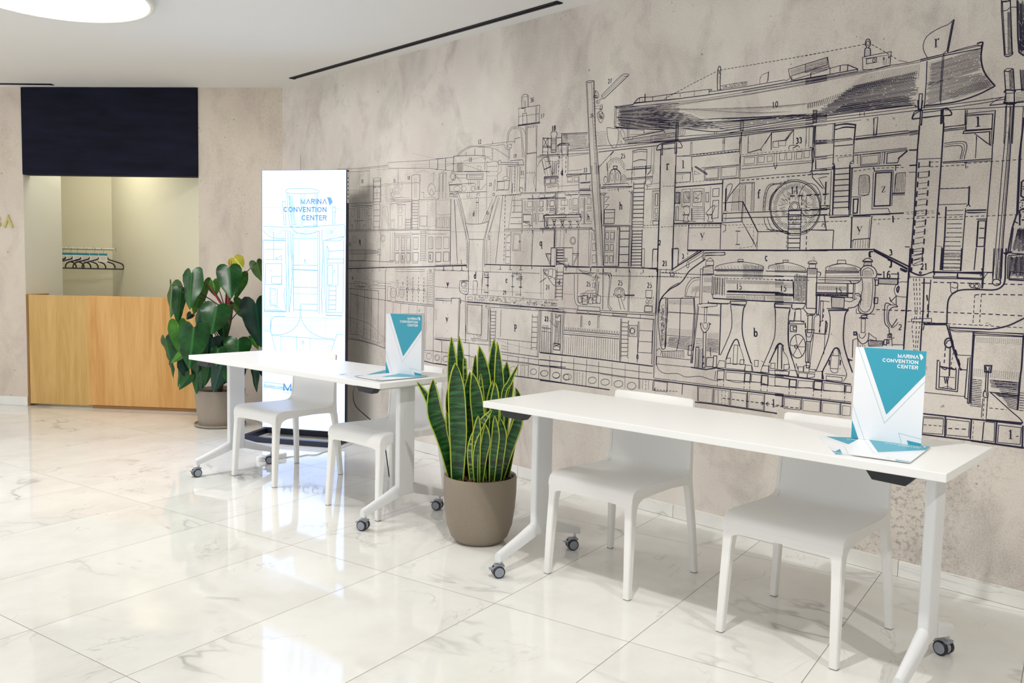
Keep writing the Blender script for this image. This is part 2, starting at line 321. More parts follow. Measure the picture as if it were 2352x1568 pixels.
# the engraving, as strokes on the mural wall: millimetres from the room corner and above the floor, later points relative
MURAL='''
L b 860,2106 303,-16 374,-4
L b 1014,2073 149,-7 145,-4
L a 1175,2081 357,-4
D a 1395,2064 281,-16
L b 1542,2106 1,-42 482,-36 271,-36
L b 1542,2106 491,-22 2,-58
L b 2033,2087 92,-4 2,-69
L b 2125,2086 85,-2 2,-82
L b 2210,2086 88,-2
S b 2296,1993 -6,85 17,11 48,-2
D a 1837,2149 274,-62 193,-49
D a 1829,2068 200,-11 266,-16
D a 1830,2050 200,-9 239,-1
D a 2035,2026 172,2 114,11
L a 1308,2094 4,-265
L a 1291,2089 4,-259
D a 1158,2086 1,-116
L a 1175,2059 2,-166
T 10 1212,2002 0,-28
T 25 1627,1979 0,-23
T 10 1797,1990 0,-27
S a 1188,1950 155,-3 107,-3 53,6 62,-3 103,3 159,-7
S a 1188,1943 155,-3 107,-4 74,-2 42,6 102,-1 159,-3
Z b 9 1363,1996 6,-384 80,382 -4,-383
S b 1358,1999 48,4 49,-8
S b 1358,1981 49,3 48,-6
S b 1359,1934 48,4 43,-6
L c 1358,1999 3,-166
L c 1455,1996 -1,-173
L b 1408,1918 1,-75
Z b 10 1844,1823 0,-215 68,212 -1,-213
L c 1831,1996 8,-388
L c 1927,1990 -1,-177
S b 1841,1990 43,6 43,-9
S b 1837,1934 39,5 48,-8
L a 1865,1976 3,-142
L a 1884,1975 3,-142
L b 1671,2049 0,-109
L a 1718,1962 1,-73
E a 1654,1899 -46,2 45,31
E a 1654,1899 -26,1 25,17
S a 1567,1882 20,27 21,-14 -31,-29 32,-26
E a 1608,1868 21,-1 -21,16
L a 1567,1836 173,10
L b 1588,1829 241,-11
L a 1609,1841 201,-7
L a 1594,1819 241,-9
D a 1588,1814 678,-16
D a 1022,1927 132,-4
D a 1316,1873 240,-3
L a 1039,1926 1,-85
L a 1461,1928 2,-106
L a 1524,1912 2,-93
R a 1063,1889 204,-6 0,-14 -204,3
H a 4 1069,1866 198,-7 0,-28 -198,7
L c 1017,1826 446,-5
L b 1017,1806 328,-7
R b 1070,1817 108,-1 0,-16 -108,1
R b 1195,1815 50,-1 1,-15 -51,0
R b 1262,1815 88,-2 0,-17 -88,0
L b 1018,1787 332,1
R b 1070,1775 40,1 -5,-54 -34,1
R b 1212,1773 40,1 -5,-89 -33,1
R b 1290,1773 50,1 -5,-53 -44,-2
R b 1297,1696 38,-1 -1,-73 -36,1
L c 1106,1686 119,0
L b 1156,1778 -4,-161
L b 1179,1777 2,-161
E b 1165,1765 14,-1 -14,14
E b 1166,1726 16,0 -16,13
L a 1268,1780 0,-166
L a 1053,1788 2,-169
L b 1135,1675 0,-58
L c 1060,1655 23,2 0,-29
L c 1259,1653 -22,-3 -6,-25
L c 1008,1610 351,-4 572,-6 340,-10
L b 1008,1620 351,-6 572,-7
D a 1020,1600 552,-8
S a 1477,1613 -1,146 35,24 37,-26 5,-146
L b 1578,1799 -1,-188
L a 1452,1798 -2,-184
R a 1588,1669 44,-1 -4,-55 -34,1
L b 1583,1682 57,-2
L c 1661,1789 110,-3
L a 1671,1786 -2,-177
L a 1761,1782 -1,-175
R a 1683,1770 39,1 -2,-42 -36,1
R a 1682,1712 41,-1 -1,-85 -38,-2
Z b 4 1773,1688 -3,-79 57,77 -1,-79
L b 1830,1806 -1,-201
L b 1584,1798 236,8
L b 1917,1814 224,-5 -1,12
L a 1926,1802 0,-196
R b 1933,1698 81,-3 0,-70 -82,2
D b 2021,1803 0,-199
L b 2113,1805 3,-206
L a 2136,1987 0,-178
L a 2150,1984 0,-175
L b 2182,1979 -1,-169
L a 2217,1982 0,-173
L b 2141,1986 85,-4
S a 2120,1706 32,-8 72,-1 45,5
R a 2121,1683 144,-2 1,-74 -148,4
R a 2130,1674 27,-1 2,-57 -28,0
R a 2180,1673 25,-1 2,-59 -26,0
R a 2229,1671 27,-1 -1,-61 -24,1
E b 2061,1880 42,-3 -43,43
S b 2039,1843 8,29 14,11 14,-19 10,-23
L a 2034,1832 51,-3
L b 1949,1865 24,-1 1,-41
D b 1973,1826 140,-4
L a 2103,1866 41,-2
S a 2054,1976 27,21 24,-25
L b 2082,1991 -1,-69
S a 1893,2010 90,6 43,-21
D a 1752,2001 74,3
L b 1260,1602 -3,-225
L b 1456,1598 -2,-220
L a 1271,1601 1,-224
E b 1116,1543 26,-1 -27,25
E b 1491,1546 27,0 -28,23
T 35 1050,1521 0,-26
T q 1188,1539 0,-44
S b 1010,1455 127,8 113,-2 176,-10 0,-13 -175,-9 -194,1 -47,19
H a 5 1045,1459 370,-6 0,-17 -358,-6
R b 1424,1463 42,0 1,-41 -43,0
L a 1086,1429 -3,-52
L a 1234,1426 -1,-49
L b 1011,1380 241,-1
L c 1575,1379 63,0
L a 1582,1592 2,-213
L a 1613,1592 0,-213
L c 1634,1591 1,-212
D c 1634,1576 191,-2
L b 1634,1562 191,-2
R b 1650,1551 40,-1 -1,-97 -37,0
R b 1716,1550 45,-1 0,-97 -43,1
R b 1781,1549 44,-1 0,-93 -42,0
R b 1859,1548 58,-1 -1,-86 -55,0
H a 6 1716,1544 43,-1 2,-88 -44,1
H a 6 1864,1542 49,-1 1,-77 -48,0
R b 1647,1434 46,0 -2,-60 -43,0
R b 1718,1434 45,0 -1,-59 -43,-1
R b 1783,1434 44,0 0,-59 -43,0
R b 1862,1439 58,0 -2,-64 -55,0
L a 1829,1587 0,-212
L a 1844,1587 0,-212
L c 1844,1572 87,-1
Z b 17 1945,1591 0,-215 57,214 0,-214
L a 2016,1584 0,-208
R b 2034,1546 50,0 0,-83 -48,0
R b 2115,1545 61,-1 0,-82 -59,1
R b 2201,1544 58,-1 0,-78 -56,0
H a 8 2034,1539 49,0 1,-70 -48,0
H a 8 2120,1538 50,-1 1,-69 -50,0
R b 2036,1442 51,0 -1,-66 -48,0
R b 2117,1442 61,0 0,-65 -59,-1
R b 2204,1445 58,0 -1,-68 -56,0
D c 2031,1569 205,-4
D a 2030,1622 88,3
D a 2276,1579 201,-4
L c 2271,1798 7,-421
L b 2310,1801 41,-423
T t 1738,1422 1,-35
T t 2057,1428 1,-35
L c 999,1373 263,3 366,-7
R b 1649,1438 45,0 -3,-75 -46,0
R b 1714,1438 48,0 -1,-74 -46,-1
R b 1783,1438 37,0 0,-74 -35,0
R b 1854,1438 65,0 -2,-73 -62,-1
R b 2035,1438 55,-1 -1,-67 -52,0
R b 2115,1437 56,0 0,-63 -55,0
R b 2197,1437 67,0 -1,-60 -64,0
L b 1261,1439 2,-116
L b 1453,1439 -4,-104
L e 1000,1312 275,8 343,10 318,6 511,14
D b 1006,1331 269,0 231,1
L c 1068,1310 1,-17 -10,0
L c 1167,1311 0,-16 -10,0
L c 1263,1315 0,-16 -9,0
L c 1357,1316 1,-18 -10,0
L c 1450,1319 0,-18 -9,0
L c 1535,1322 0,-16 -9,-1
D a 1007,1246 209,-10 292,-14 242,-8 291,-12 437,-9
T 8 1090,1251 1,-24
T s 1742,1223 0,-22
L b 1001,1196 106,1
S b 1107,1209 49,5 60,-2 72,-12 12,-7
R b 1113,1199 55,1 0,-20 -55,-2
R b 1174,1204 102,-5 1,-24 -102,1
R b 1132,1179 121,-1 0,-10 -121,-1
L b 1070,1202 0,-50
E b 1336,1177 23,1 -23,13
R b 1370,1219 58,-2 1,-21 -58,0
L b 1365,1188 166,-1
L b 1365,1167 167,2
L c 1001,1158 440,-9
L b 1428,1210 170,-3
S c 1065,1117 92,-11 121,-13 164,-8 102,-6 188,-13 292,-6 80,-1
L c 1064,1152 -2,-346
L c 1159,1151 -3,-353
L c 1257,1151 -8,-368
L c 1348,1150 -6,-385
L c 1441,1149 -5,-401
L d 1524,1305 3,-227 -1,-364
L b 1033,1151 4,-347
L b 1628,1069 -4,-90
L b 1719,1066 -2,-83
L b 1817,1066 0,-78
L b 1916,1061 -1,-68
L b 2004,1058 1,-313
L b 2019,1058 -1,-312
L c 2102,1331 2,-269 1,-404
R b 1554,1186 44,1 -3,-106 -39,-2
E b 1627,1141 38,2 -39,35
E a 1627,1141 16,1 -17,13
E b 1681,1150 14,0 -14,36
E b 1730,1141 27,1 -27,32
E a 1730,1141 13,1 -13,12
L b 1663,1235 22,0 -1,-49
L b 1666,1235 0,-49
R b 1708,1187 48,-2 1,-20 -49,0
L b 1654,1175 1,-92
L b 1788,1179 6,-26 -1,-65
L b 1531,1199 2,-121
D d 1797,1264 1,-176
D d 1860,1261 1,-174
D d 1926,1263 0,-176
D d 1989,1261 -1,-175
E b 1799,1170 14,0 -14,16
E b 1862,1171 14,1 -14,14
E b 1928,1171 12,1 -13,14
E b 1991,1172 10,0 -10,12
L b 1772,1172 229,-3
L c 1644,1079 459,-11
D b 2028,1312 1,-247
D b 2088,1297 3,-223
H b 14 2029,1290 59,1 5,-217 -60,-2
T 21 2063,1318 0,-20
L b 1645,1317 353,1
L b 1646,1297 352,7
L c 2112,1116 179,3
L b 2114,1103 177,1
L c 2292,1082 1,42 91,2
L b 2384,1135 -7,-287
L b 2370,1122 -2,-275
L c 2205,1100 1,-15
T y 2257,1226 1,-31
T y 2256,985 1,-31
S b 2381,1244 78,1 2,-84 -78,13 -2,70
E b 2421,1220 24,10 -36,8
L c 2439,1149 8,-311
L c 2389,1129 1,-37
R a 2119,1038 17,0 -1,-69 -14,0
L b 2109,842 378,4
L b 2107,829 381,-1
L c 1961,738 150,6 194,-3 194,1
L e 1966,665 137,-11 98,1 125,-2
E b 2057,701 30,3 -31,18
E b 2148,698 30,3 -30,17
E b 2244,698 31,3 -32,18
S b 2119,827 69,-2 10,-8 -1,-73
S b 2207,823 77,5 11,-11 -2,-74
L b 2198,735 -2,-75
L b 2294,737 -1,-81
D b 2011,723 80,3
S b 1004,930 69,-7 172,-18 95,-19 94,-46 93,-51
S b 1012,771 38,20 136,5 49,-17 201,-28
L b 1006,774 441,-35
S d 1006,754 94,1 123,-5 178,-15 133,-19
X a 260 1010,917 413,-81 13,-81 -412,45
X a 60 1434,830 81,-49 1,-54 -80,21
T 1 2391,1386 1,-23
L c 2209,1336 1,-22
L c 2195,1314 29,0
L c 2304,1336 1,-21
L c 2291,1315 28,0
L c 2400,1337 0,-21
L c 2386,1316 28,1
D a 2107,1319 377,-5
D a 2213,1357 224,5
L b 2097,2091 26,-2 83,-4 91,0
L b 2123,2089 0,-77 -24,4
L b 2206,2087 2,-84 85,-10
S c 2293,1991 3,89 15,10 137,-7 145,-13 17,-11 -1,-82
L c 2272,1988 192,-11 197,-14
H b 8 2330,2042 58,2 3,-65 -60,2
V b 9 2330,2046 1,-65 62,-4 -1,65
L c 2403,1979 180,-12
D b 2271,2042 388,-21
D b 2402,2027 181,-54 78,-19
D b 2402,2050 179,12 77,-2
T 13 2465,2067 1,-25
R a 2536,2006 35,-2 1,-28 -35,2
S b 2322,2089 57,33 81,20 86,-4 97,1 138,-1 100,-2
S b 2339,2090 54,27 80,19 80,-5 90,-4 150,-2
S b 2546,2130 59,-6 102,-21 126,-64
L b 2503,2123 2,-42
L b 2513,2124 2,-44
L b 2589,2124 1,-57
L b 2601,2123 2,-57
D c 2675,2107 1,-77
L b 2685,2104 0,-76
L b 2414,2108 0,-22
L b 2427,2109 -1,-24
T 12 2555,2177 0,-27
L c 2679,2154 1,-17
S b 2610,2046 22,9 26,-10 4,-13
S b 2816,2093 0,88 29,39 39,6 39,-10 25,-40 26,-150
S b 2827,2138 1,42 24,31 36,6 30,-9 22,-39 16,-138
H b 14 2943,2152 9,-1 19,-125 -12,1
S b 2793,2124 7,-21 22,-13 27,2 9,18 -10,14
E b 2840,2110 18,-2 -19,14
L c 2878,2137 8,-11 -2,25 53,4
L b 2831,2088 1,-72
L b 2840,2087 1,-59
L b 2914,2336 3,-99
L c 2916,2286 1,-57
L c 2914,2336 182,-2
L c 3096,2334 -2,-104
L b 2918,2286 174,-3
L c 3065,2332 0,-95
L b 3073,2331 1,-95
L e 2911,2229 191,-2
L c 2911,2234 191,-1
S c 2940,2337 1,70 52,1 9,-74
L b 2941,2402 53,0
L c 2990,2406 3,-71
L b 2950,2399 2,-63
L b 2965,2379 5,-74
L b 2972,2378 3,-74
R c 2950,2299 35,0 7,-66 -40,0
L d 2940,2333 24,-2
T 36 3030,2387 1,-26
T 17 3123,2279 1,-25
L c 2979,2222 4,-172 3,-235
L b 2988,2221 4,-172 3,-234
L c 3077,2216 3,-174 2,-232
S b 2999,2048 -4,156 10,9 52,3 12,-11 4,-122
D c 3000,2208 63,0
S b 2929,2219 36,-20 13,-30
L c 2993,2047 87,1
L b 2993,2051 87,1
D b 2997,1934 78,-4
D b 2997,1927 79,-3
S b 3076,1920 -16,-40 19,-58
L c 2924,2001 -8,-12 56,-8 -13,34 -113,2
L c 2766,2013 152,-12
L c 2766,2000 153,-11
E c 2750,2014 13,-1 -13,16
S b 2763,1996 2,-38 -28,-19
T 19 2890,2055 0,-23
T 11 2959,1947 0,-27
D b 2942,1903 39,-1
S b 2632,1834 -2,181 16,7 89,-5 -1,-74 -6,-114
D c 2634,1997 95,-5
D b 2635,1965 95,-6
D b 2636,1936 95,-6
T 23 2668,1889 0,-21
S b 2696,1834 5,51 11,21 -3,-73
L c 2825,1985 25,-2 -4,-90 -7,-58
L b 2819,1975 2,-55
S b 2784,1914 28,9 25,-12 -24,-11 -28,2 -1,12
L c 2729,1894 117,-1
R b 2735,1892 63,-3 -1,-50 -60,4
L c 2721,1837 118,-2
L b 2865,1982 2,-160
D c 2889,1978 2,-158
L b 2895,1978 2,-158
L c 2937,1975 0,-157
L b 2916,1976 -1,-157
L c 2847,1984 87,-5
S b 2255,1948 10,27 25,5 24,-13 1,-36 -28,-1 -17,13
E b 2290,1953 25,-2 -25,22
R b 2314,1967 117,-10 1,-22 -117,9
R c 2434,1959 163,-7 -3,-36 -159,10
R b 2458,1948 126,-6 0,-15 -125,8
S b 2245,1917 43,7 27,36 63,-53
L c 2249,1901 264,-4
L b 2245,1917 8,-16
R c 2253,1898 132,-5 -2,-46 -125,7
E b 2334,1871 33,-1 -33,20
E b 2406,1867 24,-1 -24,19
E b 2497,1860 20,-1 -20,17
L b 2452,1918 1,-33
L b 2469,1917 1,-35
L b 2520,1896 1,-39 59,-6 44,35
R b 2544,1908 18,-1 -2,-39 -13,0
E c 2552,1864 8,-1 -8,7
L a 2147,1982 0,-122
L b 2180,1980 1,-122
L b 2191,1980 0,-123
L a 2216,1980 1,-124
L b 2165,1990 29,7
T 18 3220,2197 1,-28
S c 3203,2133 -6,18 13,11 30,-3 9,-17 -10,-13
L b 3203,2133 1,-94
L b 3239,2129 2,-93
H b 5 3203,2123 35,-3 1,-28 -35,3
R b 3205,2091 34,-3 1,-36 -34,3
L c 3201,2037 41,-1
D c 3131,2136 0,-99
L d 3173,2132 2,-98
L b 3131,2130 70,-9
L b 3132,2083 67,-6
L b 3138,2077 62,-8
L c 3134,2130 41,-56
L c 3173,2126 -35,-45
L b 3242,2121 43,-2
L d 3284,2147 5,-123
L d 3290,2142 29,-3
H c 9 3292,2142 43,-4 2,-59 -42,4
L c 3084,2025 240,-6
L b 3084,2017 240,-6
S b 3091,1960 14,31 33,20 44,4
L b 3127,2001 37,-99
L b 3149,2006 32,-105
L c 3177,2022 40,-123
L b 3165,2018 41,-119
L d 3151,1941 55,14
L b 3158,1989 58,-3 3,-88
L b 3233,1897 0,84 27,2
L b 3247,1897 -1,71 15,3
R d 3150,1897 113,-3 0,-10 -113,6
R b 3153,1887 108,-4 0,-43 -106,4
R b 3162,1880 36,-2 1,-26 -36,2
R b 3206,1877 42,0 -2,-26 -39,0
L c 3157,1844 3,-38
L b 3183,1832 83,0
L b 3260,2074 -4,-39
S c 3252,2069 21,12 48,-1
D c 3267,2014 2,-213
D b 3295,1992 4,-193
T d 3299,1923 1,-28
L c 2258,1843 374,-9
S b 2258,1831 18,6 42,-11 20,13 14,-3
R b 2258,1838 32,-1 0,-18 -32,1
R b 2297,1832 42,-2 0,-16 -42,2
S b 2297,1814 28,5 25,-12
S c 2349,1836 25,-46 30,-77 29,-77
S c 2433,1636 27,-8 87,-3 65,6 36,8 6,4
L c 2350,1804 100,-289 4,-179
L b 2332,1801 100,-246
L b 2360,1799 103,-266 4,-18
L d 2467,1515 0,-255
L c 2466,1526 146,-3
L c 2429,1636 37,-110
L c 2654,1639 -45,-126 1,-250
L c 2693,1741 -71,-228 5,-171
L b 2729,1804 -75,-161
L b 2593,1631 49,73 49,80
L b 2612,1631 43,68
L b 2632,1635 66,123
L b 2748,1798 -106,-285 7,-149
L b 2631,1869 5,-160
L b 2757,1789 -91,-220
E c 2643,1696 11,0 -12,10
E b 2643,1696 5,0 -5,4
E c 2701,1813 10,-1 -10,10
S b 2719,1796 22,7 38,0 37,-2
L c 2785,1797 -53,-432
D d 2810,1800 0,-213 0,-218
L b 2877,1796 -33,-214
L c 2308,1797 43,-437
L d 2271,1804 4,-452
L b 2533,1783 2,-152
L b 2552,1782 3,-152
S b 2532,1791 -3,9 14,2 16,-10 -10,-12
S b 2532,1813 16,13 13,3 1,-21
L d 2531,1768 25,-1
L b 2441,1836 -3,-29 21,-1 6,28
L b 2541,1833 4,-16
D b 2381,1798 310,-2
T d 2510,1713 1,-33
T 1 2391,1389 1,-24
T 1 2666,1549 1,-30
D a 2279,1579 683,-14
D b 2682,1569 1,-266
L b 2432,1555 4,-44
D b 2443,1502 4,-139
L e 2115,1342 332,7
L c 2115,1349 332,6
L d 2444,1349 7,-18
L d 2206,1345 1,-28
L c 2189,1315 36,0
L d 2303,1346 1,-28
L c 2287,1316 34,0
L d 2397,1347 1,-28
L c 2383,1316 31,1
D b 2115,1316 497,-3
D b 2612,1311 516,-3
L e 2630,1359 345,-5 286,-3
L d 2626,1359 2,-17
L d 2777,1352 -1,-24
L c 2760,1328 33,0
L d 2869,1353 0,-25
L c 2855,1328 29,-1
L d 2965,1353 -1,-26
L c 2950,1327 30,-1
L d 3061,1330 -1,14 9,1
T d 2536,1303 1,-37
T e 2839,1269 1,-28
T q 3138,1503 2,-43
T y 2259,1228 0,-23
L c 2466,1273 2,-31
L b 2381,1244 87,0
S b 2396,1222 6,14 28,5 14,-13 -13,-23
S b 2519,1204 -3,39 8,4 33,-1 3,-41
L c 2609,1271 -6,-13 0,-52
R b 2625,1305 39,0 0,-13 -39,-1
L b 2627,1305 0,-25
L d 2661,1294 -1,-87
L d 2626,1274 42,-4
L d 2643,1221 30,0
L c 2892,1302 78,-1
L c 2931,1313 1,-27
L d 2884,1287 21,-1
L b 2893,1285 -1,-71
L b 2970,1301 0,-85
L d 2947,1287 33,-3
S c 2929,1273 7,-8 39,0 -1,11 -39,-3
L d 2883,1219 27,-1
L d 2952,1219 27,-1
L d 2874,1876 -4,-67
L b 2889,1800 0,-109
L b 2898,1799 0,-108
D c 2816,1801 139,-4
L b 2872,1767 89,-3
L b 2873,1731 90,-1
L c 2871,1691 93,-1
L c 2866,1657 99,-1
L c 2861,1620 105,-3
L c 2961,1767 5,-179
L b 2969,1763 3,-175
L c 2813,1587 248,-3 192,-2
L b 2816,1578 245,-2 186,-2
D b 2823,1568 233,4
D b 3073,1569 169,-1
L b 2824,1540 0,-177
L c 2869,1565 0,-202
L b 2817,1549 55,-3
L b 2824,1527 48,38
L c 2828,1499 34,-1
L c 2828,1450 34,-1
L c 2826,1409 38,0
L b 2826,1365 40,0
R b 2887,1558 72,-3 -2,-109 -72,2
R b 2897,1550 51,-3 -2,-93 -51,1
E c 2949,1505 6,0 -6,5
L c 3067,1578 -7,-224
L b 3058,1578 -4,-224
L d 2967,1580 0,-23
L d 3061,1576 -2,-23
L d 3150,1576 -1,-23
L c 3247,1574 1,-107
L b 3257,1574 0,-105
D a 3264,1565 -2,-96
D a 3297,1565 -2,-96
D a 3324,1564 1,-95
L d 3224,1463 120,1
L c 3224,1461 -2,-101
L b 3257,1459 -2,-103
L b 3265,1459 0,-103
L d 3177,1427 45,-1
L b 3183,1423 33,-59
L b 3197,1423 19,-43
L c 3222,1425 -6,-63
Z c 6 3273,1457 -2,-101 54,101 1,-100
L c 3271,1378 76,-21
R b 3012,1755 40,-2 -1,-35 -41,0
S b 2987,1691 -1,59 8,-1 0,-58
R b 3005,1705 46,-1 -1,-13 -45,2
R b 3067,1752 11,0 -3,-60 -6,1
R b 3110,1752 37,-1 1,-37 -43,0
R b 3109,1703 39,0 0,-13 -39,0
R b 3107,1675 42,0 -1,-48 -40,-1
R b 3180,1751 9,0 -2,-34 -7,0
R b 3205,1750 33,0 0,-36 -34,0
R b 3207,1702 33,0 1,-12 -34,1
R b 3174,1703 16,-1 -1,-10 -15,0
R b 3069,1676 12,0 -1,-47 -9,-2
L b 3087,1757 -1,-149
L b 3095,1757 0,-149
L c 3057,1783 4,-193
L d 3011,1771 322,-11
L b 3011,1766 322,-12
R b 2979,1683 64,-2 -2,-8 -62,2
R c 2976,1673 73,-4 0,-66 -71,26
L d 2978,1630 55,-1
L c 2978,1625 56,-2
L c 3031,1620 2,-33
L b 2978,1604 82,-4
L b 2949,1772 71,-1
L c 2948,1809 297,-11 87,0
L c 2779,1801 92,1 89,1
L b 2942,1803 390,-13
L c 3109,1785 -1,-22
L d 3051,1794 7,-27
L d 3151,1789 9,-15
L d 3251,1794 1,-128
R c 3153,1661 184,-1 0,-13 -184,0
S b 3161,1663 16,7 23,-6
S b 3228,1663 16,8 22,-8
S b 3277,1663 27,8 27,-8
S b 3162,1641 11,-9 17,10
S b 3220,1641 20,-17 22,14
S b 3283,1639 28,-15 21,11
R b 3170,1638 20,0 0,-12 -22,0
R b 3229,1637 24,-1 1,-12 -25,0
R b 3297,1634 27,0 -2,-12 -25,0
L d 3155,1661 8,-73
S c 3174,1620 9,-21 -8,-12 22,0 -9,12 5,20
S c 3232,1618 9,-20 -10,-12 27,0 -11,12 4,20
S c 3298,1617 9,-21 -8,-11 24,-1 -10,12 6,20
L b 3174,1604 165,-4
L b 2935,1843 24,-1 12,-17
E b 2954,1828 14,-1 -15,17
L b 2988,1869 -1,-62
L c 3076,1827 3,-16
L c 2464,1320 5,-73
L b 2469,1286 8,-22 -11,-17
L c 2381,1245 85,2
S b 2381,1245 -1,-71 84,-15 5,88
L b 2394,1237 60,-5 -3,-59 -65,10
E b 2416,1223 17,3 -18,11
L c 2610,1321 -8,-160
R b 2517,1248 41,-1 -3,-87 -40,-1
R b 2626,1305 37,1 0,-20 -36,0
L c 2663,1306 0,-143
L d 2626,1275 46,-1
L d 2643,1223 26,-1
L d 2626,1176 45,-2
T e 2837,1268 1,-27
T d 2536,1309 1,-44
T y 2253,1231 1,-41
T y 2250,988 1,-41
T 29 2822,1192 1,-26
L c 2890,1303 4,-143
L d 2880,1287 26,0
L d 2883,1218 25,0
L c 2931,1315 1,-22
L c 2890,1301 79,-1
L c 2969,1299 -3,-142
S c 2929,1272 7,-7 38,0 0,8 -42,0
L d 2954,1286 27,-2
L d 2953,1217 26,-1
R b 2924,1174 53,0 -4,-6 -49,-1
D b 2118,1198 520,-7
D b 2674,1188 488,-3
D b 2116,1311 348,0
D c 2618,1310 511,-3
L a 2125,1119 167,0
L c 2120,1107 172,-3
L c 2297,1102 4,24 78,-1
L b 2379,1123 -5,-278
L b 2388,1123 -6,-277
L c 2397,1118 -4,-26
L c 2388,1112 56,-6
S b 2440,1108 -1,37 13,7 88,2 336,-3 223,-5 196,2
L b 2536,1148 -3,-39
R b 2463,1139 52,1 -1,-20 -50,-2
L e 2453,1106 220,-3 204,-3 259,-4 161,-1
L b 2457,1099 159,2 57,-3
W b 2540,1145 336,1 1,-38 -336,4
W b 2876,1143 294,-7 2,-34 -295,4
W b 3177,1139 105,-12 -6,-18 -97,-4
R b 3178,1131 104,-4 -3,-15 -101,-4
L b 2453,1103 -1,-270
L c 2449,947 -3,-120
R c 2464,1089 142,-3 -1,-197 -142,2
L c 2462,1089 150,-2
L b 2612,1101 -2,-212
S b 2531,890 9,-22 58,1 7,20
S b 2556,889 8,-8 29,-1 4,9
R b 2506,860 158,0 0,-8 -158,-3
E b 2532,850 12,1 -13,11
S b 2653,1097 -4,-23 21,-26 6,-198
L b 2645,1091 0,-11 16,1 0,13
L c 2677,1098 -9,-243
L b 2693,1082 -11,-304
L c 2685,1082 9,-308
L c 2694,1079 184,0 266,-4
L b 2681,1095 196,-3 295,0
R b 2784,1099 86,-2 0,-10 -85,0
R b 2877,1095 84,-2 0,-10 -83,1
R b 2968,1094 89,-2 0,-10 -89,1
Z c 11 2696,1060 1,-242 47,244 -3,-241
D b 2797,1067 -3,-176
L b 2789,1067 0,-177
T p 2928,977 2,-42
Z c 7 3076,1051 -3,-225 50,225 -3,-222
L c 2755,876 316,0
D b 2771,867 91,-15 99,-11 159,-12
L b 2861,874 2,-76
L b 2800,834 55,-4
L b 2800,818 55,-7
L b 2968,865 -2,-69
L c 3133,1075 -4,-287
L b 3140,1075 -4,-286
L b 2698,796 441,-7
L d 3148,1075 -2,-259
L b 3158,1076 2,-259
L b 2801,791 338,-4
L c 3101,1084 257,-14
L b 3136,1093 221,-13
T 23 3198,1044 1,-28
L b 3224,1023 50,-38
L b 3236,1069 2,-251
L b 3246,1067 2,-248
V c 6 3170,950 1,-132 70,0 -1,131
L b 3162,968 74,-1
L b 3163,950 74,-1
S b 3170,950 2,34 7,3 5,-36
S b 3187,951 3,33 7,2 4,-36
S b 3205,952 2,31 7,3 5,-35
V c 5 3276,1025 -6,-143 38,-2 5,142
R b 3271,1061 41,-3 2,-41 -42,3
L c 3281,1061 5,-25 23,19
R b 3267,885 48,-2 -2,-38 -48,1
L d 3267,882 48,-2
L c 3270,877 42,-17
L c 3312,880 -41,-18
L e 3149,816 218,0
L b 3319,1063 2,-243
L b 3332,1064 2,-243
L b 3249,1090 1,-25
L a 2126,843 252,-1
L c 2127,831 251,3
L c 2127,831 60,-5
S c 2127,828 55,-1 14,-12 4,-73
S c 2205,824 76,3 17,-10 -4,-70
L c 2129,742 216,0
L b 2198,739 -3,-83
L b 2292,741 -2,-88
E b 2153,700 23,2 -24,17
E b 2242,697 32,3 -32,16
L e 2204,657 144,-4
L b 2131,659 64,0
L c 2430,826 251,2
L c 2486,825 2,-171
L b 2582,823 -1,-104
L b 2433,741 152,-4
R b 2497,735 67,-3 -2,-68 -63,0
L b 2514,733 -1,-68
L b 2535,735 0,-70
L b 2474,650 97,4
L c 2810,778 153,-6 177,-1 228,2
L b 2811,734 154,0 176,1 229,0
L d 2811,740 228,1 102,-4 228,8
L b 2864,771 1,-27
L c 2963,772 -2,-35
L c 3053,774 -3,-35
L c 3140,776 0,-39
L c 3236,777 -1,-39
L c 3329,777 0,-38
L c 2957,728 -1,-75
L c 3054,732 -3,-80
L c 3145,732 -1,-81
L c 3241,733 -3,-80
L c 3334,735 -2,-82
L e 2906,648 238,1 229,-2
L b 2965,724 82,2
E b 2917,691 25,2 -26,15
E c 3098,691 27,3 -28,15
E c 3191,690 33,3 -33,15
E c 3291,688 31,3 -32,16
E c 3372,685 25,2 -26,16
E b 2828,693 15,2 -16,13
L b 2987,723 -1,-75
D b 3002,724 1,-74
L b 3021,723 0,-74
S c 3468,2420 27,-7 31,5
S c 3468,2420 16,4 42,-5
L c 3467,2420 27,-264 26,-268
L b 3474,2412 51,-525
L d 3527,2418 19,-268 37,-267
L b 3521,2413 27,-302 22,-227
L b 3508,2411 14,-179 35,-347
D b 3522,2381 7,-111 22,-239 16,-147
P 3 60 3484,2406 19,-2 38,-515 -11,1
T 26 3518,2234 1,-22
T 27 3644,2413 1,-25
L c 3586,2330 139,92
L d 3607,2309 167,102
L b 3599,2320 144,84
L b 3594,2325 141,92
S c 3723,2420 24,4 27,-4 3,-8 -34,-2
L c 3586,2330 11,-19 10,-3
S b 3586,2330 -4,-19 -31,-8 -5,-7 11,-11 13,2 7,17 30,5
E b 3558,2296 6,-1 -6,7
R d 3526,2335 27,-5 0,-11 -26,5
S c 3536,2362 18,-9 11,-21 -2,-13 -23,3 -2,37
L b 3538,2361 17,-27
S b 3539,2273 34,0 15,6 8,-13 -12,-18 -21,10 -23,-1
E c 3586,2259 9,-1 -9,11
E b 3583,2248 8,-1 -8,9
S c 3582,2242 -18,-11 -4,-19 24,-38 22,25 0,19 -16,20
X b 60 3567,2230 31,-3 1,-35 -28,3
E b 3583,2207 4,0 -4,4
L b 3551,2228 18,14
T 18 3218,2197 1,-29
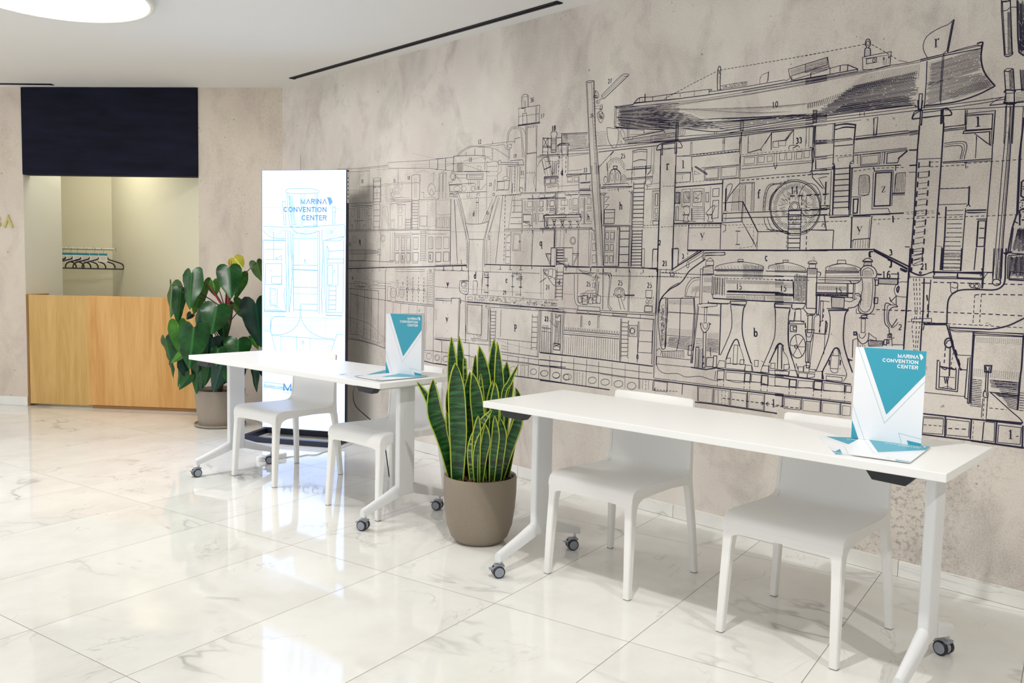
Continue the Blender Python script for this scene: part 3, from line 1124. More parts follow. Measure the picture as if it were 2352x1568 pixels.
S c 3197,2141 2,17 15,4 22,-2 12,-14 -5,-16
L c 3200,2135 -1,-96
L c 3243,2130 1,-94
H b 5 3203,2128 37,-3 2,-34 -38,4
V b 4 3205,2091 0,-38 36,-3 1,37
H b 4 3206,2053 37,-3 1,-14 -38,3
L d 3131,2135 0,-88
L c 3173,2131 2,-100
L c 3131,2133 70,-9
L b 3130,2083 72,-9
L b 3140,2126 31,-53
L b 3163,2124 -27,-48
L b 3130,2077 73,-11
R b 3128,2050 44,-4 0,-17 -44,4
L d 3285,2149 5,-66
L b 3243,2122 40,1
L d 3291,2142 199,-14
L b 3294,2136 196,-16
H c 10 3291,2132 199,-16 8,-76 -149,11
L c 3497,2068 1,-24
S d 3251,2076 28,10 61,-6 3,-8 -64,4 -28,-2
L b 3256,2072 3,-60
L b 3327,2071 2,-65
H a 4 3265,2061 62,-6 1,-18 -62,5
S b 3263,2036 17,9 17,-12
E b 3283,2018 15,-1 -16,19
L d 3338,2066 -1,-61
L c 3340,2070 4,-171
D d 3270,2011 -2,-107
D d 3326,2006 -2,-105
D b 3295,2009 1,-106
L c 3108,2026 240,-9 154,-5
L c 3108,2032 156,-8
L c 3339,2036 165,-8
L b 3346,2005 159,1
L c 3347,2043 154,-1
S b 3109,1988 29,21 34,10
L b 3126,2001 27,-89
L c 3172,2019 45,-111
L b 3184,2018 44,-111
L d 3146,1941 55,15
L b 3159,1988 61,-2 2,-78
L b 3237,1907 0,73 25,5
L b 3251,1906 1,65 11,1
L b 3349,1919 106,0
T 33 3479,1926 1,-24
T d 3296,1935 1,-33
L d 3352,1899 168,-8
L c 3688,2251 -1,-112
L c 3697,2254 0,-116
E c 3693,2250 8,-1 -9,6
L c 3695,2248 120,-1 2,7 12,2
L c 3695,2244 113,-6 109,-4 202,-16
L b 3696,2239 117,-7
L d 3814,2254 167,-5 137,-7
L c 3826,2261 14,9 19,9 93,-5 165,-3
L b 3859,2279 -2,-24
L b 3869,2266 12,-1 0,-13
L e 3894,2297 1,-45
L b 3948,2275 -2,-22
L b 4038,2270 -2,-23
D b 4021,2251 40,16 55,15
H c 26 3701,2234 281,-19 122,-130 -400,60
H c 9 3984,2171 137,-5 4,-76 -184,19
P 9 24 3704,2222 12,-1 63,-91 -69,7
P 8 40 3918,2219 201,-10 2,-43 -137,5
H c 5 3844,2176 231,-19 28,-51 -163,18
S c 3632,2143 55,-11 28,-9 2,-52 -13,-41 -20,-5 -26,24 -19,41 -7,53
L d 3687,2141 207,-33 130,-20
L c 3700,2134 194,-33 4,-19
L c 3894,2108 1,-26
R c 3772,2165 24,-3 -1,-11 -22,2
L c 3778,2153 3,-88
L c 3790,2151 1,-87
S b 3735,2119 7,3 18,-25 6,-23 -12,-7 -15,21 -6,20 2,11
S b 3740,2063 0,-14 18,-13 9,11 -3,13
R c 3752,2071 65,2 1,-12 -61,0
L d 3820,2072 211,13
L c 3820,2063 285,5
S c 4031,2085 0,-11 7,1
L b 3900,2079 88,7
L b 3905,2085 55,5
L c 4028,2092 76,-4
L b 3800,2086 95,-6
R c 4103,2119 15,-2 0,-94 -13,2
H b 9 3558,2125 72,-3 8,-71 -75,-5
H b 9 3721,2109 14,2 3,-77 -19,-2
H b 6 3767,2058 176,2 1,-30 -171,5
H b 7 3961,2066 144,0 2,-33 -145,1
L c 3945,2068 -1,-36
L c 3954,2069 0,-38
L c 3566,2044 152,-6 226,-6 183,-2
L c 3572,2026 147,-2 271,2 138,-7
L d 3575,2010 110,0 306,-1
L c 3685,2006 -104,-84
L d 3687,2004 -21,-18
L b 3666,1990 2,-35
L b 3581,1934 15,-1
T 25 3755,1987 1,-27
S b 3648,1917 1,28 28,17 24,4 31,-6 25,-24 7,-39
S b 3658,1913 4,23 20,18 20,2 25,-4 20,-19 6,-27
D b 3668,1928 14,16 20,2 30,-8 8,-16
L d 3639,1945 7,-47
R d 3688,1922 28,-2 -2,-15 -25,2
S c 3665,1878 9,22 15,3 25,-2 20,-13 11,-15
L b 3699,1902 4,-27
H b 6 3762,1932 15,-1 -3,-46 -7,1
L d 3781,1894 36,0
L c 3823,2000 0,-133
L c 3920,1995 -1,-134
S d 3823,1992 47,8 50,-6
S c 3826,1984 45,4 47,-6
S d 3828,1935 45,8 42,-6
D c 3827,1904 95,-1
L c 3827,1897 121,-3
L b 3952,2004 -2,-120 -17,-21
L b 3968,2004 2,-146
S c 3983,1984 4,20 26,14 94,3
L c 3983,1984 27,0
L d 4013,2017 10,-1 0,-59 -7,0 0,59
L c 4028,1984 81,2
L c 4027,2013 78,2
L b 4014,1957 2,-103
L d 4101,2021 11,-1 -2,-63 -7,2 0,60
L d 4112,1957 1,-109
T r 4059,1906 1,-30
L c 3149,1895 111,-3
L c 3149,1893 2,-46
R b 3158,1886 96,0 -1,-36 -90,0
R b 3204,1885 38,-1 1,-25 -38,0
L b 3160,1846 1,-43
L b 3178,1833 84,-1 170,0
R d 3333,1898 108,-3 6,-6 -111,-2
R b 3339,1881 40,-1 1,-23 -40,0
R b 3394,1879 33,-1 1,-22 -34,0
L b 3337,1851 100,-2
L c 3433,1881 0,-76
L d 3447,1893 72,-3
L d 3488,1890 -1,-37
L d 3443,1843 80,1
L c 3443,1841 78,-3
L c 3439,1807 83,-1
L d 3439,1801 83,-3
S c 3517,1801 -1,16 8,10
L c 3116,1802 323,-5 94,-3
D b 3116,1794 418,-7
L d 3117,1770 132,0
L b 3117,1764 133,-1
L d 3328,1777 100,-1
L d 3443,1775 83,-4
H b 4 3443,1773 83,-2 0,-12 -83,3
L c 3249,1794 7,-122
L c 3263,1793 2,-121
L d 3246,1785 -26,-22
L b 3348,1787 30,-25
D b 3272,1793 -1,-121
D b 3322,1790 4,-120
S b 3174,1693 -2,57 9,4 5,-9 -3,-48
R b 3199,1748 42,1 -2,-33 -38,0
R b 3201,1705 42,-1 0,-10 -42,0
R b 3202,1687 41,-1 1,-9 -42,-1
R b 3294,1748 53,0 1,-32 -52,0
R b 3293,1701 29,1 1,-11 -30,1
R b 3361,1750 13,0 2,-56 -13,-2
R b 3387,1753 42,0 -1,-40 -40,-1
R b 3389,1702 42,0 1,-10 -43,-1
R b 3389,1685 43,-1 0,-16 -42,2
R b 3117,1752 28,-1 1,-35 -28,-1
R b 3119,1704 27,-1 1,-12 -28,0
S b 3454,1695 -1,50 7,6 7,-8 -2,-51
R b 3499,1752 31,-2 1,-35 -33,-1
R b 3501,1699 30,0 1,-9 -33,0
L c 3436,1801 2,-139
L d 3482,1755 3,-154
L b 3474,1755 3,-154
R b 3458,1674 11,1 -2,-35 -8,-2
L b 3499,1676 39,1
L b 3497,1674 2,-56 41,-2
T h 3514,1659 1,-33
L d 3151,1663 304,-6
R c 3160,1665 290,-6 6,-16 -299,4
S b 3166,1663 18,8 18,-8
S b 3229,1662 18,11 18,-10
S b 3295,1661 17,10 18,-9
S b 3353,1660 20,12 14,-11
S b 3416,1660 16,9 18,-9
L d 3157,1663 9,-75
S d 3444,1653 15,-22 -11,-12
L d 3167,1625 22,1
L d 3231,1623 24,-1
L d 3293,1621 29,0
L d 3357,1620 26,-1
L d 3417,1618 23,0
S c 3173,1625 10,-20 -11,-18 21,0 -10,18 7,19
S c 3234,1623 9,-20 -8,-17 21,-1 -10,18 6,20
S c 3299,1621 11,-20 -13,-16 27,-1 -11,17 6,20
S c 3363,1619 10,-19 -12,-17 26,-1 -10,18 5,19
S c 3424,1618 11,-20 -11,-14 23,-1 -7,15 3,19
H b 4 3173,1644 269,-1 1,-22 -270,6
L b 3189,1602 257,-2
L b 3457,1602 84,0
L b 3121,1626 37,-1
L c 3123,1584 121,0 303,-5
L c 3123,1580 424,-8
D b 3123,1569 408,-2
L d 3148,1579 2,-24
L d 3244,1577 1,-113
L c 3253,1577 -2,-113
L d 3341,1575 1,-24
L c 3442,1573 2,-217
L b 3433,1573 5,-217
L b 3523,1571 2,-214
D a 3268,1572 -2,-104
D a 3295,1572 1,-104
D a 3330,1571 -8,-104
E c 3398,1505 22,0 -23,22
E b 3398,1505 14,0 -15,15
L b 3540,1554 0,-71 -7,-126
R b 3551,1547 11,2 4,-42 -16,1
R b 3551,1487 19,2 4,-44 -23,0
R b 3550,1420 28,2 3,-46 -29,-2
L d 3531,1575 33,-18
L d 3221,1464 179,-1
L c 3221,1462 4,-108
L c 3400,1460 -2,-105
L d 3177,1428 46,0
L b 3187,1420 29,-59
L c 3177,1428 42,-70
L d 3396,1429 51,0
L c 3447,1428 -43,-68
L b 3408,1420 25,0 -27,-43
Z c 6 3269,1461 -2,-102 58,102 1,-102
T 21 3348,1403 0,-22
L c 3269,1381 112,-26
S c 3369,1372 1,-15 17,-2
L b 3331,1459 4,-104
L e 3131,1352 121,1
L e 3329,1353 205,-3
L d 3542,1350 -2,-27
L e 3545,1350 280,-1 188,-2
L d 3350,1325 -3,19 11,0
L b 3444,1352 1,-17
L c 3553,1353 79,0
L c 3522,1937 11,-125 29,-209 26,-246
L b 3531,1937 7,-125 30,-209 26,-246
L d 3580,1933 12,-124 26,-232 19,-219
L b 3571,1934 13,-125 28,-232 19,-219
L b 3561,1935 17,-166 23,-192 22,-220
P 3 70 3539,1932 16,-1 55,-570 -16,0
S c 3589,1830 8,-9 1,-16 43,-3
S b 3619,1822 10,0 156,-2 13,-11
L c 3619,1820 174,0
L d 3608,1810 219,-10
L c 3603,1801 224,-4
S c 3641,1929 6,-25 6,-74
S c 3661,1830 1,40 9,24 29,10 32,-18 11,-25 -1,-36
E b 3681,1861 10,-1 -11,23
E b 3720,1862 10,0 -11,23
L c 3702,1900 1,-73
S b 3618,1849 10,15 15,3
E b 3634,1848 13,-1 -14,21
E b 3764,1848 19,-2 -20,22
E b 3764,1848 10,-1 -11,11
R c 3689,1921 26,-2 -2,-16 -24,2
L c 3605,1773 45,0
R c 3599,1774 38,-2 0,-8 -38,1
L d 3626,1766 4,-173
L b 3610,1763 8,-186
L b 3600,1759 12,-182
L c 3635,1751 29,-1 -28,-29
L c 3636,1708 30,-1 -29,-23
R d 3632,1679 76,-2 -2,-79 -73,1
L c 3633,1661 74,-1
L c 3633,1630 73,-1
L d 3727,1797 2,-20
D b 3657,1787 155,6
T h 3751,1718 2,-41
L d 3622,1590 203,-6
L c 3633,1583 198,-5
L c 3822,1915 -1,-99
L b 3837,1914 0,-59
L d 3780,1894 168,-2
L c 3832,1905 116,-1
L d 3915,1908 1,-102
L d 3787,1846 178,0
L c 3785,1838 178,1
S c 3948,1906 1,-31 -26,-20
L d 3828,1776 7,-421
L b 3820,1776 -3,-179
L c 3802,1777 26,-17
Z d 9 3836,1823 1,-207 72,205 2,-207
Z c 3 3837,1612 -1,-44 76,42 -1,-44
Z d 12 3839,1562 -2,-207 69,206 1,-205
L c 3816,1577 4,-222
L c 3823,1576 4,-221
R b 3930,1804 84,4 0,-30 -83,0
D c 3919,1779 96,-2
E b 3937,1813 20,-1 -21,21
L c 3963,1767 53,-1
L b 3966,1763 1,-147
L b 3976,1762 1,-146
R b 3988,1754 17,-1 -1,-68 -17,1
R b 3988,1674 16,0 0,-32 -16,0
R b 3988,1633 16,1 -1,-19 -14,0
L b 3963,1608 53,0
L b 3963,1606 -2,-13
D c 3915,1582 102,1
D b 3916,1570 96,0
L e 4012,1901 4,-193 1,-234 0,-183
L e 4111,1894 2,-267 0,-154 -1,-131
L b 3962,1905 2,-94
D b 4036,1788 70,0
D b 4032,1570 79,2
T 2 4027,1498 1,-26
T 21 4065,1388 2,-27
R d 3639,1581 105,-2 1,-223 -105,0
R c 3648,1550 21,-1 0,-39 -21,0
R c 3682,1549 26,0 0,-39 -25,0
R c 3648,1480 21,-1 1,-33 -22,-1
R c 3683,1479 23,0 1,-33 -25,0
R c 3648,1416 21,0 0,-40 -21,0
R c 3682,1416 23,0 0,-39 -22,-1
L b 3640,1558 74,-1 -3,-58 -69,1
L b 3640,1490 71,0
L b 3642,1436 68,2 1,-72
L b 3731,1579 -2,-223
Z d 5 3750,1576 0,-220 66,219 1,-218
L d 3736,1574 -2,-12
R c 3908,1455 17,0 2,-103 -16,0
L c 4015,1453 -31,0 -3,-100
L c 4116,1452 33,0 1,-86 -36,-24
L d 3733,1344 -2,-20
L d 3825,1345 -2,-22
L d 3923,1340 -2,-20
L d 4013,1345 -2,-16
L d 3635,1347 3,-25
R c 4112,1753 28,-1 2,-57 -27,-3
H b 7 4122,1747 18,-1 2,-48 -18,1
R b 4123,1676 15,0 2,-73 -16,1
L d 4115,1589 32,-1
D b 3703,1301 457,5
S c 3331,1309 176,3 45,-10
L c 3552,1315 118,2
S c 3450,1339 12,-13 45,-12 66,3
S c 3665,1319 27,-6 6,-28
S c 3649,1312 27,-4 9,-23
R b 3589,1336 14,0 -2,-12 -11,0
L d 3131,1352 130,3
L c 3331,1346 212,2 1,-23
L b 3265,1346 -1,-189
L b 3278,1346 -2,-188
L d 3327,1346 -2,-196
Z c 8 3270,1328 -2,-171 59,171 -2,-168
L b 3165,1345 2,-197
L b 3141,1344 5,-191
R c 3161,1332 80,4 -3,-51 -67,17
L c 3157,1326 87,-84
R c 3174,1326 34,-2 -4,-22 -25,6
E b 3218,1284 12,0 -13,9
L d 3134,1252 54,29
S c 3240,1242 21,-6 3,31 -21,18
S b 3241,1336 37,-14 2,-31 -29,-12
T d 3297,1274 1,-31
T 24 3202,1238 1,-28
T 25 3529,1264 1,-27
T 25 3764,1277 1,-28
T 25 3968,1268 1,-28
L b 3332,1313 150,1 55,-7
S c 3458,1333 24,-6 70,-11 0,-8
S c 3332,1307 143,4 77,-15
S c 3604,1315 67,3 26,-8 -2,-40 -10,-115 8,-28 19,-17
S c 3605,1309 59,2 19,-7 2,-46 -7,-115 9,-28 18,-11
S c 3416,1306 5,-131 13,-41 21,-17
S c 3444,1306 1,-130 5,-30 24,-17
L b 3434,1347 2,-35
R b 3561,1258 19,1 -1,-26 -17,-1
W b 3548,1313 56,1 2,-46 -56,-1
L c 3582,1308 5,-116
L c 3593,1308 1,-116
L d 3606,1268 -4,-87
S c 3472,1188 15,7 99,3
S b 3502,1201 23,10 46,4 6,41
L c 3472,1188 -3,-29
R c 3452,1176 28,1 1,-36 -27,-1
R d 3483,1183 39,1 2,-53 -39,-1
R c 3534,1170 31,1 1,-35 -31,-1
R c 3564,1186 23,0 2,-46 -23,-1
R c 3594,1192 31,-10 -3,-41 -26,-1
W c 3484,1180 103,3 2,-43 -104,-4
R c 3455,1120 165,-2 1,-23 -170,1
L c 3633,1341 6,-234
L b 3641,1341 5,-234
D b 3336,1187 88,-1
D b 3617,1182 393,-1
D c 3650,1304 152,-2 199,-1
E c 3759,1209 36,1 -37,27
E b 3759,1209 25,1 -26,19
E b 3760,1189 14,1 -14,8
S b 3756,1192 -8,22 10,18 12,-17 -10,-23
L b 3720,1196 36,-7
L b 3783,1232 -20,-34
S c 3795,1207 5,-31 -10,-11
L c 3716,1202 4,-17
L c 3749,1186 25,-73
L c 3767,1189 35,-77
R d 3799,1196 67,2 -4,-5 -63,-1
L c 3825,1340 -2,-123 1,-113
L c 3833,1323 -2,-123 0,-95
L d 3821,1343 12,-20
R c 3944,1226 42,1 -1,-41 -40,0
L d 3947,1186 39,-2
E b 3956,1166 10,3 -10,5
E b 3977,1164 10,3 -11,5
E b 3957,1149 10,0 -10,6
R d 3941,1140 50,1 0,-32 -52,-2
D b 3996,1194 -2,-49
L c 4022,1345 -2,-254
L c 4039,1342 -6,-239
L d 4016,1348 0,-246
D c 4050,1326 109,-1
E c 4115,1314 10,8 -20,0
L c 4078,1346 -5,-19
L c 4117,1346 40,24
S d 4161,1272 -59,-31 -56,-67 -7,-60
D b 4034,1302 126,0
L c 3299,1101 152,-2
L c 3620,1100 390,2
L d 3140,1079 101,1 148,-5 232,-1 204,-4 183,-1
L b 3139,1094 160,1
R c 3249,1093 91,-2 0,-15 -90,1
R c 3444,1092 85,0 -1,-13 -84,-1
R c 3537,1091 91,0 -1,-12 -89,-1
R c 3717,1088 101,0 0,-10 -101,-2
L d 3628,1089 379,2
L c 3912,1092 -1,-23
L c 3345,1067 -4,-246
L b 3337,1066 -4,-246
L d 3480,1064 -1,-71
L b 3488,1065 -1,-71
L c 3608,1062 0,-67
L b 3618,1063 0,-67
L d 3607,1065 15,1
L d 3776,1062 3,-245
L b 3783,1063 4,-245
T 0 3545,1035 1,-26
T 0 3902,867 2,-27
V c 26 3352,940 -2,-124 425,1 -2,131
L d 3345,944 428,1
L c 3344,967 428,1
L b 3345,955 428,2
N b 23 3348,967 424,1 0,20 -425,0
Z c 9 3783,1051 2,-213 45,213 1,-209
L d 3900,1052 2,-230
D b 3833,1054 6,-237
R c 3838,1026 56,2 -1,-62 -54,-2
R b 3849,1015 31,1 -2,-41 -29,-2
E d 3860,996 16,1 -17,14
R c 3909,1002 88,2 1,-122 -95,-3
L c 3908,941 90,2
L b 3910,1052 1,-50
L d 4001,1066 -1,-246
L b 4008,1066 1,-256
L e 3149,817 249,0 233,-1 378,-6
T 23 3199,1038 1,-25
L b 3231,1018 47,-37
V c 5 3161,949 1,-134 80,4 -4,129
L c 3156,974 81,-2
L b 3157,952 81,-4
V c 5 3269,1017 -4,-135 50,-2 -1,134
R c 3261,882 58,1 -3,-40 -54,-1
L c 3265,876 50,-8
L c 3315,880 -49,-16
L b 3238,1071 4,-252
L b 3250,1071 5,-251
L b 3316,1065 5,-246
L c 3267,1066 9,-24 32,14
L c 3150,774 85,1 189,-1 198,0 194,-2 191,-1
L b 3152,733 273,1
L d 3237,738 196,-3 194,1 191,-4 105,0 89,3
L b 3635,731 183,-5
L c 3234,806 4,-158
L c 3334,805 -1,-156
L c 3430,807 2,-156
L c 3532,807 -1,-158
L c 3624,803 3,-158
L b 3724,806 1,-138
L b 3818,806 3,-139
L c 3915,807 2,-132
L d 4033,867 -1,-41
L e 3155,643 209,3 167,1 181,-1
E c 3192,690 31,3 -32,15
E c 3290,689 30,3 -31,14
E c 3384,688 31,3 -31,15
E c 3579,687 31,3 -31,16
E c 3676,687 32,4 -33,14
E c 3774,687 33,4 -33,15
E c 3868,686 31,4 -32,16
L b 3441,727 2,-75
D b 3481,725 0,-75
L b 3504,724 -1,-75
L b 3461,726 1,-75
L c 3924,726 2,-53
L b 3944,728 -1,-53
D c 3965,728 1,-54
L b 3984,730 0,-53
L c 3683,2253 134,-3 3,8
S c 3820,2257 15,13 25,11 82,-7 96,-1 259,-8 3,-10
L b 3857,2280 -1,-25
L d 3895,2297 1,-45
L c 3946,2275 0,-27
L b 4037,2271 -2,-26
L b 4124,2267 0,-20
L b 4212,2267 -1,-26
L d 3820,2258 226,-14 252,-6 228,-2 225,4 179,4
L c 4300,2254 46,-3 179,-1 197,3
L b 3720,2246 186,-12 354,-13 286,3 206,3 179,4
L b 3968,2219 292,-5 287,-1 205,5 179,7
L b 4089,2210 458,-1 384,10
D c 4027,2255 59,17 114,37 144,42
D c 4363,2353 207,-2 194,-1 160,1
S d 4349,2256 -4,74 6,40 12,-6 1,-37 0,-50 4,-24
L c 4349,2357 12,-25
L c 4360,2355 -10,-21
H b 5 4347,2325 17,-3 0,-36 -15,2
L c 4349,2256 21,-1
R b 4367,2274 149,0 1,-16 -152,-2
X b 50 4375,2270 136,0 1,-10 -136,-1
L c 4299,2267 2,-28
S b 4588,2252 1,29 14,15 27,5
L d 4631,2305 -1,-43
L c 4623,2254 7,8
R c 4736,2300 190,24 2,-34 -185,-25
H b 5 4744,2293 182,22 2,-25 -178,-20
L c 4743,2265 17,-18 169,22
L c 4722,2246 35,15
L d 4753,2255 0,-13
L c 4849,2268 1,-23
L d 4758,2243 172,1
H b 3 4495,2229 435,7 1,-7 -435,-7
T 10 4674,2157 1,-28
H c 24 3697,2246 391,-32 234,-150 -621,72
H c 12 3895,2213 312,-66 224,-99 -459,77
P 12 60 3895,2213 687,-96 354,13 -160,-14
P 8 60 4089,2199 442,-80 246,-20 -457,11
H c 12 4208,2123 474,-35 257,-13 2,-29
H c 10 4093,2116 440,-34 406,-3 1,-27
H d 5 4152,2105 673,-29 115,-13 -563,-5
S d 3695,2136 217,-30 122,-15
S d 4153,2084 114,-24 89,-14 127,3 457,14
L c 4426,2034 514,20
R d 4104,2120 15,-2 0,-89 -14,1
R c 4489,2087 19,-2 -1,-50 -17,2
H c 9 4492,2082 14,-1 1,-43 -16,1
R c 4870,2092 18,-2 1,-58 -16,2
H c 9 4872,2087 15,-2 2,-51 -15,2
L c 4356,2046 0,-12
L c 4342,2047 1,-11
L c 3787,2043 321,2 386,-15 447,11
L d 3787,2038 319,-15 389,0 379,-4
L b 4127,2016 368,-5 447,5
S b 4153,2081 -5,-23 -17,-13
S b 4164,2080 -4,-26 -23,-10
H b 6 3962,2081 191,0 -17,-27 -172,-18
L d 4500,2029 -2,-18
L c 4500,2013 -7,-40
L b 4490,2005 -3,-31
L b 4537,2007 2,-38
L c 4395,2010 -1,-28
L b 4403,2011 -1,-30
L c 4878,2019 0,-81
L c 4885,2022 0,-85
L b 4840,2014 3,-73
L c 4664,2010 -34,-50
L d 4662,2011 1,-54
L c 4662,2011 115,1 1,-65
L c 4777,2012 -41,-44 -62,-1 -2,-10
L b 4770,2004 -29,-41
T 33 4807,1972 1,-26
L b 4205,2009 0,-10
D c 4818,2349 148,3 135,2
D c 5130,2347 61,-42 50,-38
S b 5252,2259 38,-13
R c 4820,2311 108,14 9,-45 -115,-8
H b 5 4821,2306 108,13 6,-37 -113,-6
L c 4937,2280 7,-9
S c 4850,2268 92,5 48,5 35,-2
L c 4942,2271 1,-23
L c 4851,2268 0,-22
L d 4990,2278 0,-27
L d 5025,2276 0,-26
L d 5025,2276 46,-25 0,-10
L d 4824,2244 117,2 130,3
L b 4825,2231 135,2 145,7
H b 3 4824,2240 247,1 1,-4 -248,-4
L c 4825,2225 178,6 102,3 94,10
L b 4825,2218 179,6 126,6 81,6 133,2
S d 5100,2300 0,32 8,5 -7,15 3,20 14,-1 6,-23 -10,-12 9,-6 3,-23 -4,-7
E c 5112,2356 7,-1 -8,11
H b 4 5102,2326 21,-2 1,-24 -22,1
S c 5096,2243 -4,46 10,10 106,3 8,-5 -1,-52
L c 5096,2243 59,-6 62,6
L b 5102,2291 106,-1
R c 5109,2288 45,-1 1,-20 -45,-1
E c 5143,2276 6,0 -6,7
E c 5186,2278 3,0 -3,5
E c 5209,2281 3,0 -3,4
V b 5 5183,2270 1,-20 31,-1 -2,36
S c 5199,2244 91,-1 53,4 97,9 72,11 52,4 11,-8
L d 5342,2241 91,8 146,6
L c 5343,2249 232,18
S c 5370,2252 -18,38 2,34 18,24 43,19 29,7 21,15
L e 5468,2391 -17,-131
L c 5462,2384 -15,-116 -11,-8 -1,-11
T r 5405,2325 2,-35
S e 5562,2277 21,1 -1,-23 -1,-37 10,-46 19,-36 30,-39
S e 5640,2097 -64,-27 -88,-18 -122,-1
L d 5578,2270 3,-19
H c 20 5375,2220 206,35 10,-83 -211,-37
H c 16 5372,2144 227,12 37,-59 -262,-43
P 16 14 5376,2232 54,7 3,-112 -56,-3
P 12 22 5450,2091 161,38 19,-31 -142,-39
H c 40 5049,2177 293,25 1,-144 -505,2
P 14 36 5106,2222 238,7 0,-62 -379,-33
P 10 34 4839,2124 375,70 -38,-55 -336,-36
H d 7 5011,2099 287,4 22,-42 -352,10
L d 5370,2238 2,-94 -2,-103
L c 5437,2253 -1,-80 -1,-119
L c 5432,2250 -1,-76 0,-108
S c 4834,2056 264,4 214,0 20,-6 15,-6
R d 5346,2104 13,-1 -1,-64 -12,3
L c 4834,2048 265,-1 244,3
L c 4835,2033 264,2 247,1
L b 4836,2020 264,2
L c 5359,2044 75,-1 161,3 85,3
L c 5446,2030 150,4 84,6
L d 5624,2022 123,-1
S c 5624,2022 19,16 30,11
L c 5454,2023 225,-14 70,-6
R c 4871,2091 18,-2 1,-56 -18,2
H c 7 4873,2086 14,-2 2,-47 -15,2
L c 5092,2056 1,-16
L c 5113,2056 0,-17
S d 5321,2002 5,19 18,13 98,-3 22,-1 18,-29 -31,0
L d 5321,2002 35,0
L d 5365,2003 82,0
L c 5364,2024 82,0
R d 5356,2033 7,-1 0,-60 -7,1
L d 5446,2030 1,-58 -5,-3 0,58
L d 5353,1973 1,-79
L d 5451,2001 1,-116
R c 5158,2024 16,2 -1,-78 -14,0
L c 4980,2021 -2,-93
L b 4971,2022 0,-93
S e 4980,2011 48,1 48,-9
S d 4981,1992 48,5 45,-7
L e 5076,2007 -4,-87
D c 4885,1948 173,-4
L d 4979,1946 83,-2
L b 4886,2021 85,-1
L c 4882,2017 2,-80
L b 4875,2018 2,-80
L c 5079,1951 231,3
L c 5079,1942 232,2
L b 5080,1935 231,2
L c 5314,1949 37,1
L b 5315,1943 35,-1
L c 5315,1934 35,2
L b 5533,2016 2,-61
L b 5541,2015 1,-61
L c 5454,1954 83,-1
L b 5456,1945 82,-1
L c 5455,1936 83,2
R c 5537,1989 101,-2 0,-59 -96,4
L c 5536,1999 111,0 0,-132
S c 5535,1933 -3,-11 14,-4 88,-1
L d 5535,1929 105,-2
L c 5575,1915 51,-46
L b 5582,1905 2,-32
L c 5633,1919 0,-51
T l 5586,1982 2,-40
S d 5643,2426 17,-2 17,2
L d 5643,2433 3,-44 21,-177
L c 5647,2425 4,-37 19,-173
L d 5675,2426 10,-109 10,-103
H b 3 5648,2428 27,-3 0,-6 -26,4
S c 5647,2389 19,0 9,7 20,-1 9,-10 2,-36
S d 5667,2212 13,-6 15,6 1,9
S c 5668,2219 12,-6 14,5
V c 5 5668,2381 12,-164 15,-3 -14,165
P 3 40 5655,2377 10,-2 13,-158 -9,1
L e 5700,2421 11,-145 8,-59 18,-17
V c 9 5703,2421 19,-204 15,-13 -13,212
S d 5670,2153 14,-6 18,8
S c 5670,2153 10,6 20,-3
L d 5670,2153 11,-89 -3,-36
L d 5702,2155 9,-81 3,-62
V c 5 5687,2147 8,-70 15,1 -10,70
P 3 20 5674,2145 10,-2 7,-66 -10,1
S e 5675,2065 7,10 30,-6 0,-6
R c 5681,2062 31,-2 3,-37 -32,4
P 4 8 5682,2060 14,-2 2,-31 -14,2
S e 5676,2024 22,-6 27,4
L d 5710,2071 35,-1
L d 5727,2148 11,-85
V c 4 5728,2146 10,-83 8,0 -6,83
H b 6 5717,2059 29,0 2,-33 -29,2
L e 5725,2022 23,-1
L c 5684,2014 2,-150
L d 5714,2012 2,-151
L b 5699,2014 6,-152
P 3 36 5686,2009 10,-2 3,-142 -10,0
L d 4010,1989 5,-187 -1,-330 0,-86
L d 4111,1970 3,-189 -3,-210 2,-185
S d 3984,1988 7,17 24,11 91,4
L d 3984,1986 38,2
L c 4022,1990 79,-4
L b 4021,2010 85,2
L d 4021,2015 3,-58 -8,1
S d 4121,2018 15,-6 12,-26 -29,0
L d 4112,2024 3,-64 -8,-2
L d 4111,2118 -1,-89
L d 4118,2117 1,-89
T r 4061,1909 2,-34
T l 4159,1917 2,-40
L c 3958,2034 148,-7 388,3 381,0
L c 4124,2018 371,-4 380,8
L b 4118,1940 92,2
L c 4118,1942 92,-7 4,-81
L b 4201,2011 0,-68
L b 4210,2010 0,-68
L c 4210,1942 283,4
D c 4216,1941 277,-4
L d 4213,1932 280,3
L b 4395,2009 2,-66
L b 4404,2010 1,-68
L b 4488,1984 2,-42
L d 4497,2030 0,-19
L c 4500,2011 -1,-93 -1,-74 2,-66
L c 4492,2012 -1,-93
S d 4497,1918 -2,-28 5,-47
L c 4537,2009 1,-85
L d 4538,1924 69,12 6,-9
L c 4607,1936 55,72
L d 4662,2011 2,-84
L c 4662,2011 115,1 1,-68
R b 4672,1967 29,-1 2,-29 -30,2
R b 4701,1966 37,-1 1,-24 -37,3
L c 4738,1965 37,43
L b 4733,1970 34,41
S c 4757,1923 4,16 39,-2 12,-12
L d 4776,1926 24,9
T 33 4805,1973 2,-27
L b 4841,2017 0,-92
L b 4855,2015 2,-92
L c 4875,2022 1,-105
L c 4885,2021 -1,-100
D b 4505,1918 371,-1
L c 4508,1908 369,1
L b 4507,1862 372,-2
L c 4508,1847 372,5
R b 4519,1902 59,-1 -1,-31 -58,0
R b 4594,1901 36,-1 -1,-29 -31,0
R b 4645,1899 27,0 0,-27 -26,0
R b 4709,1910 30,-2 -1,-34 -27,0
R b 4746,1909 27,0 0,-36 -25,0
R b 4797,1907 28,-1 0,-33 -27,0
R b 4835,1908 28,0 -1,-33 -26,0
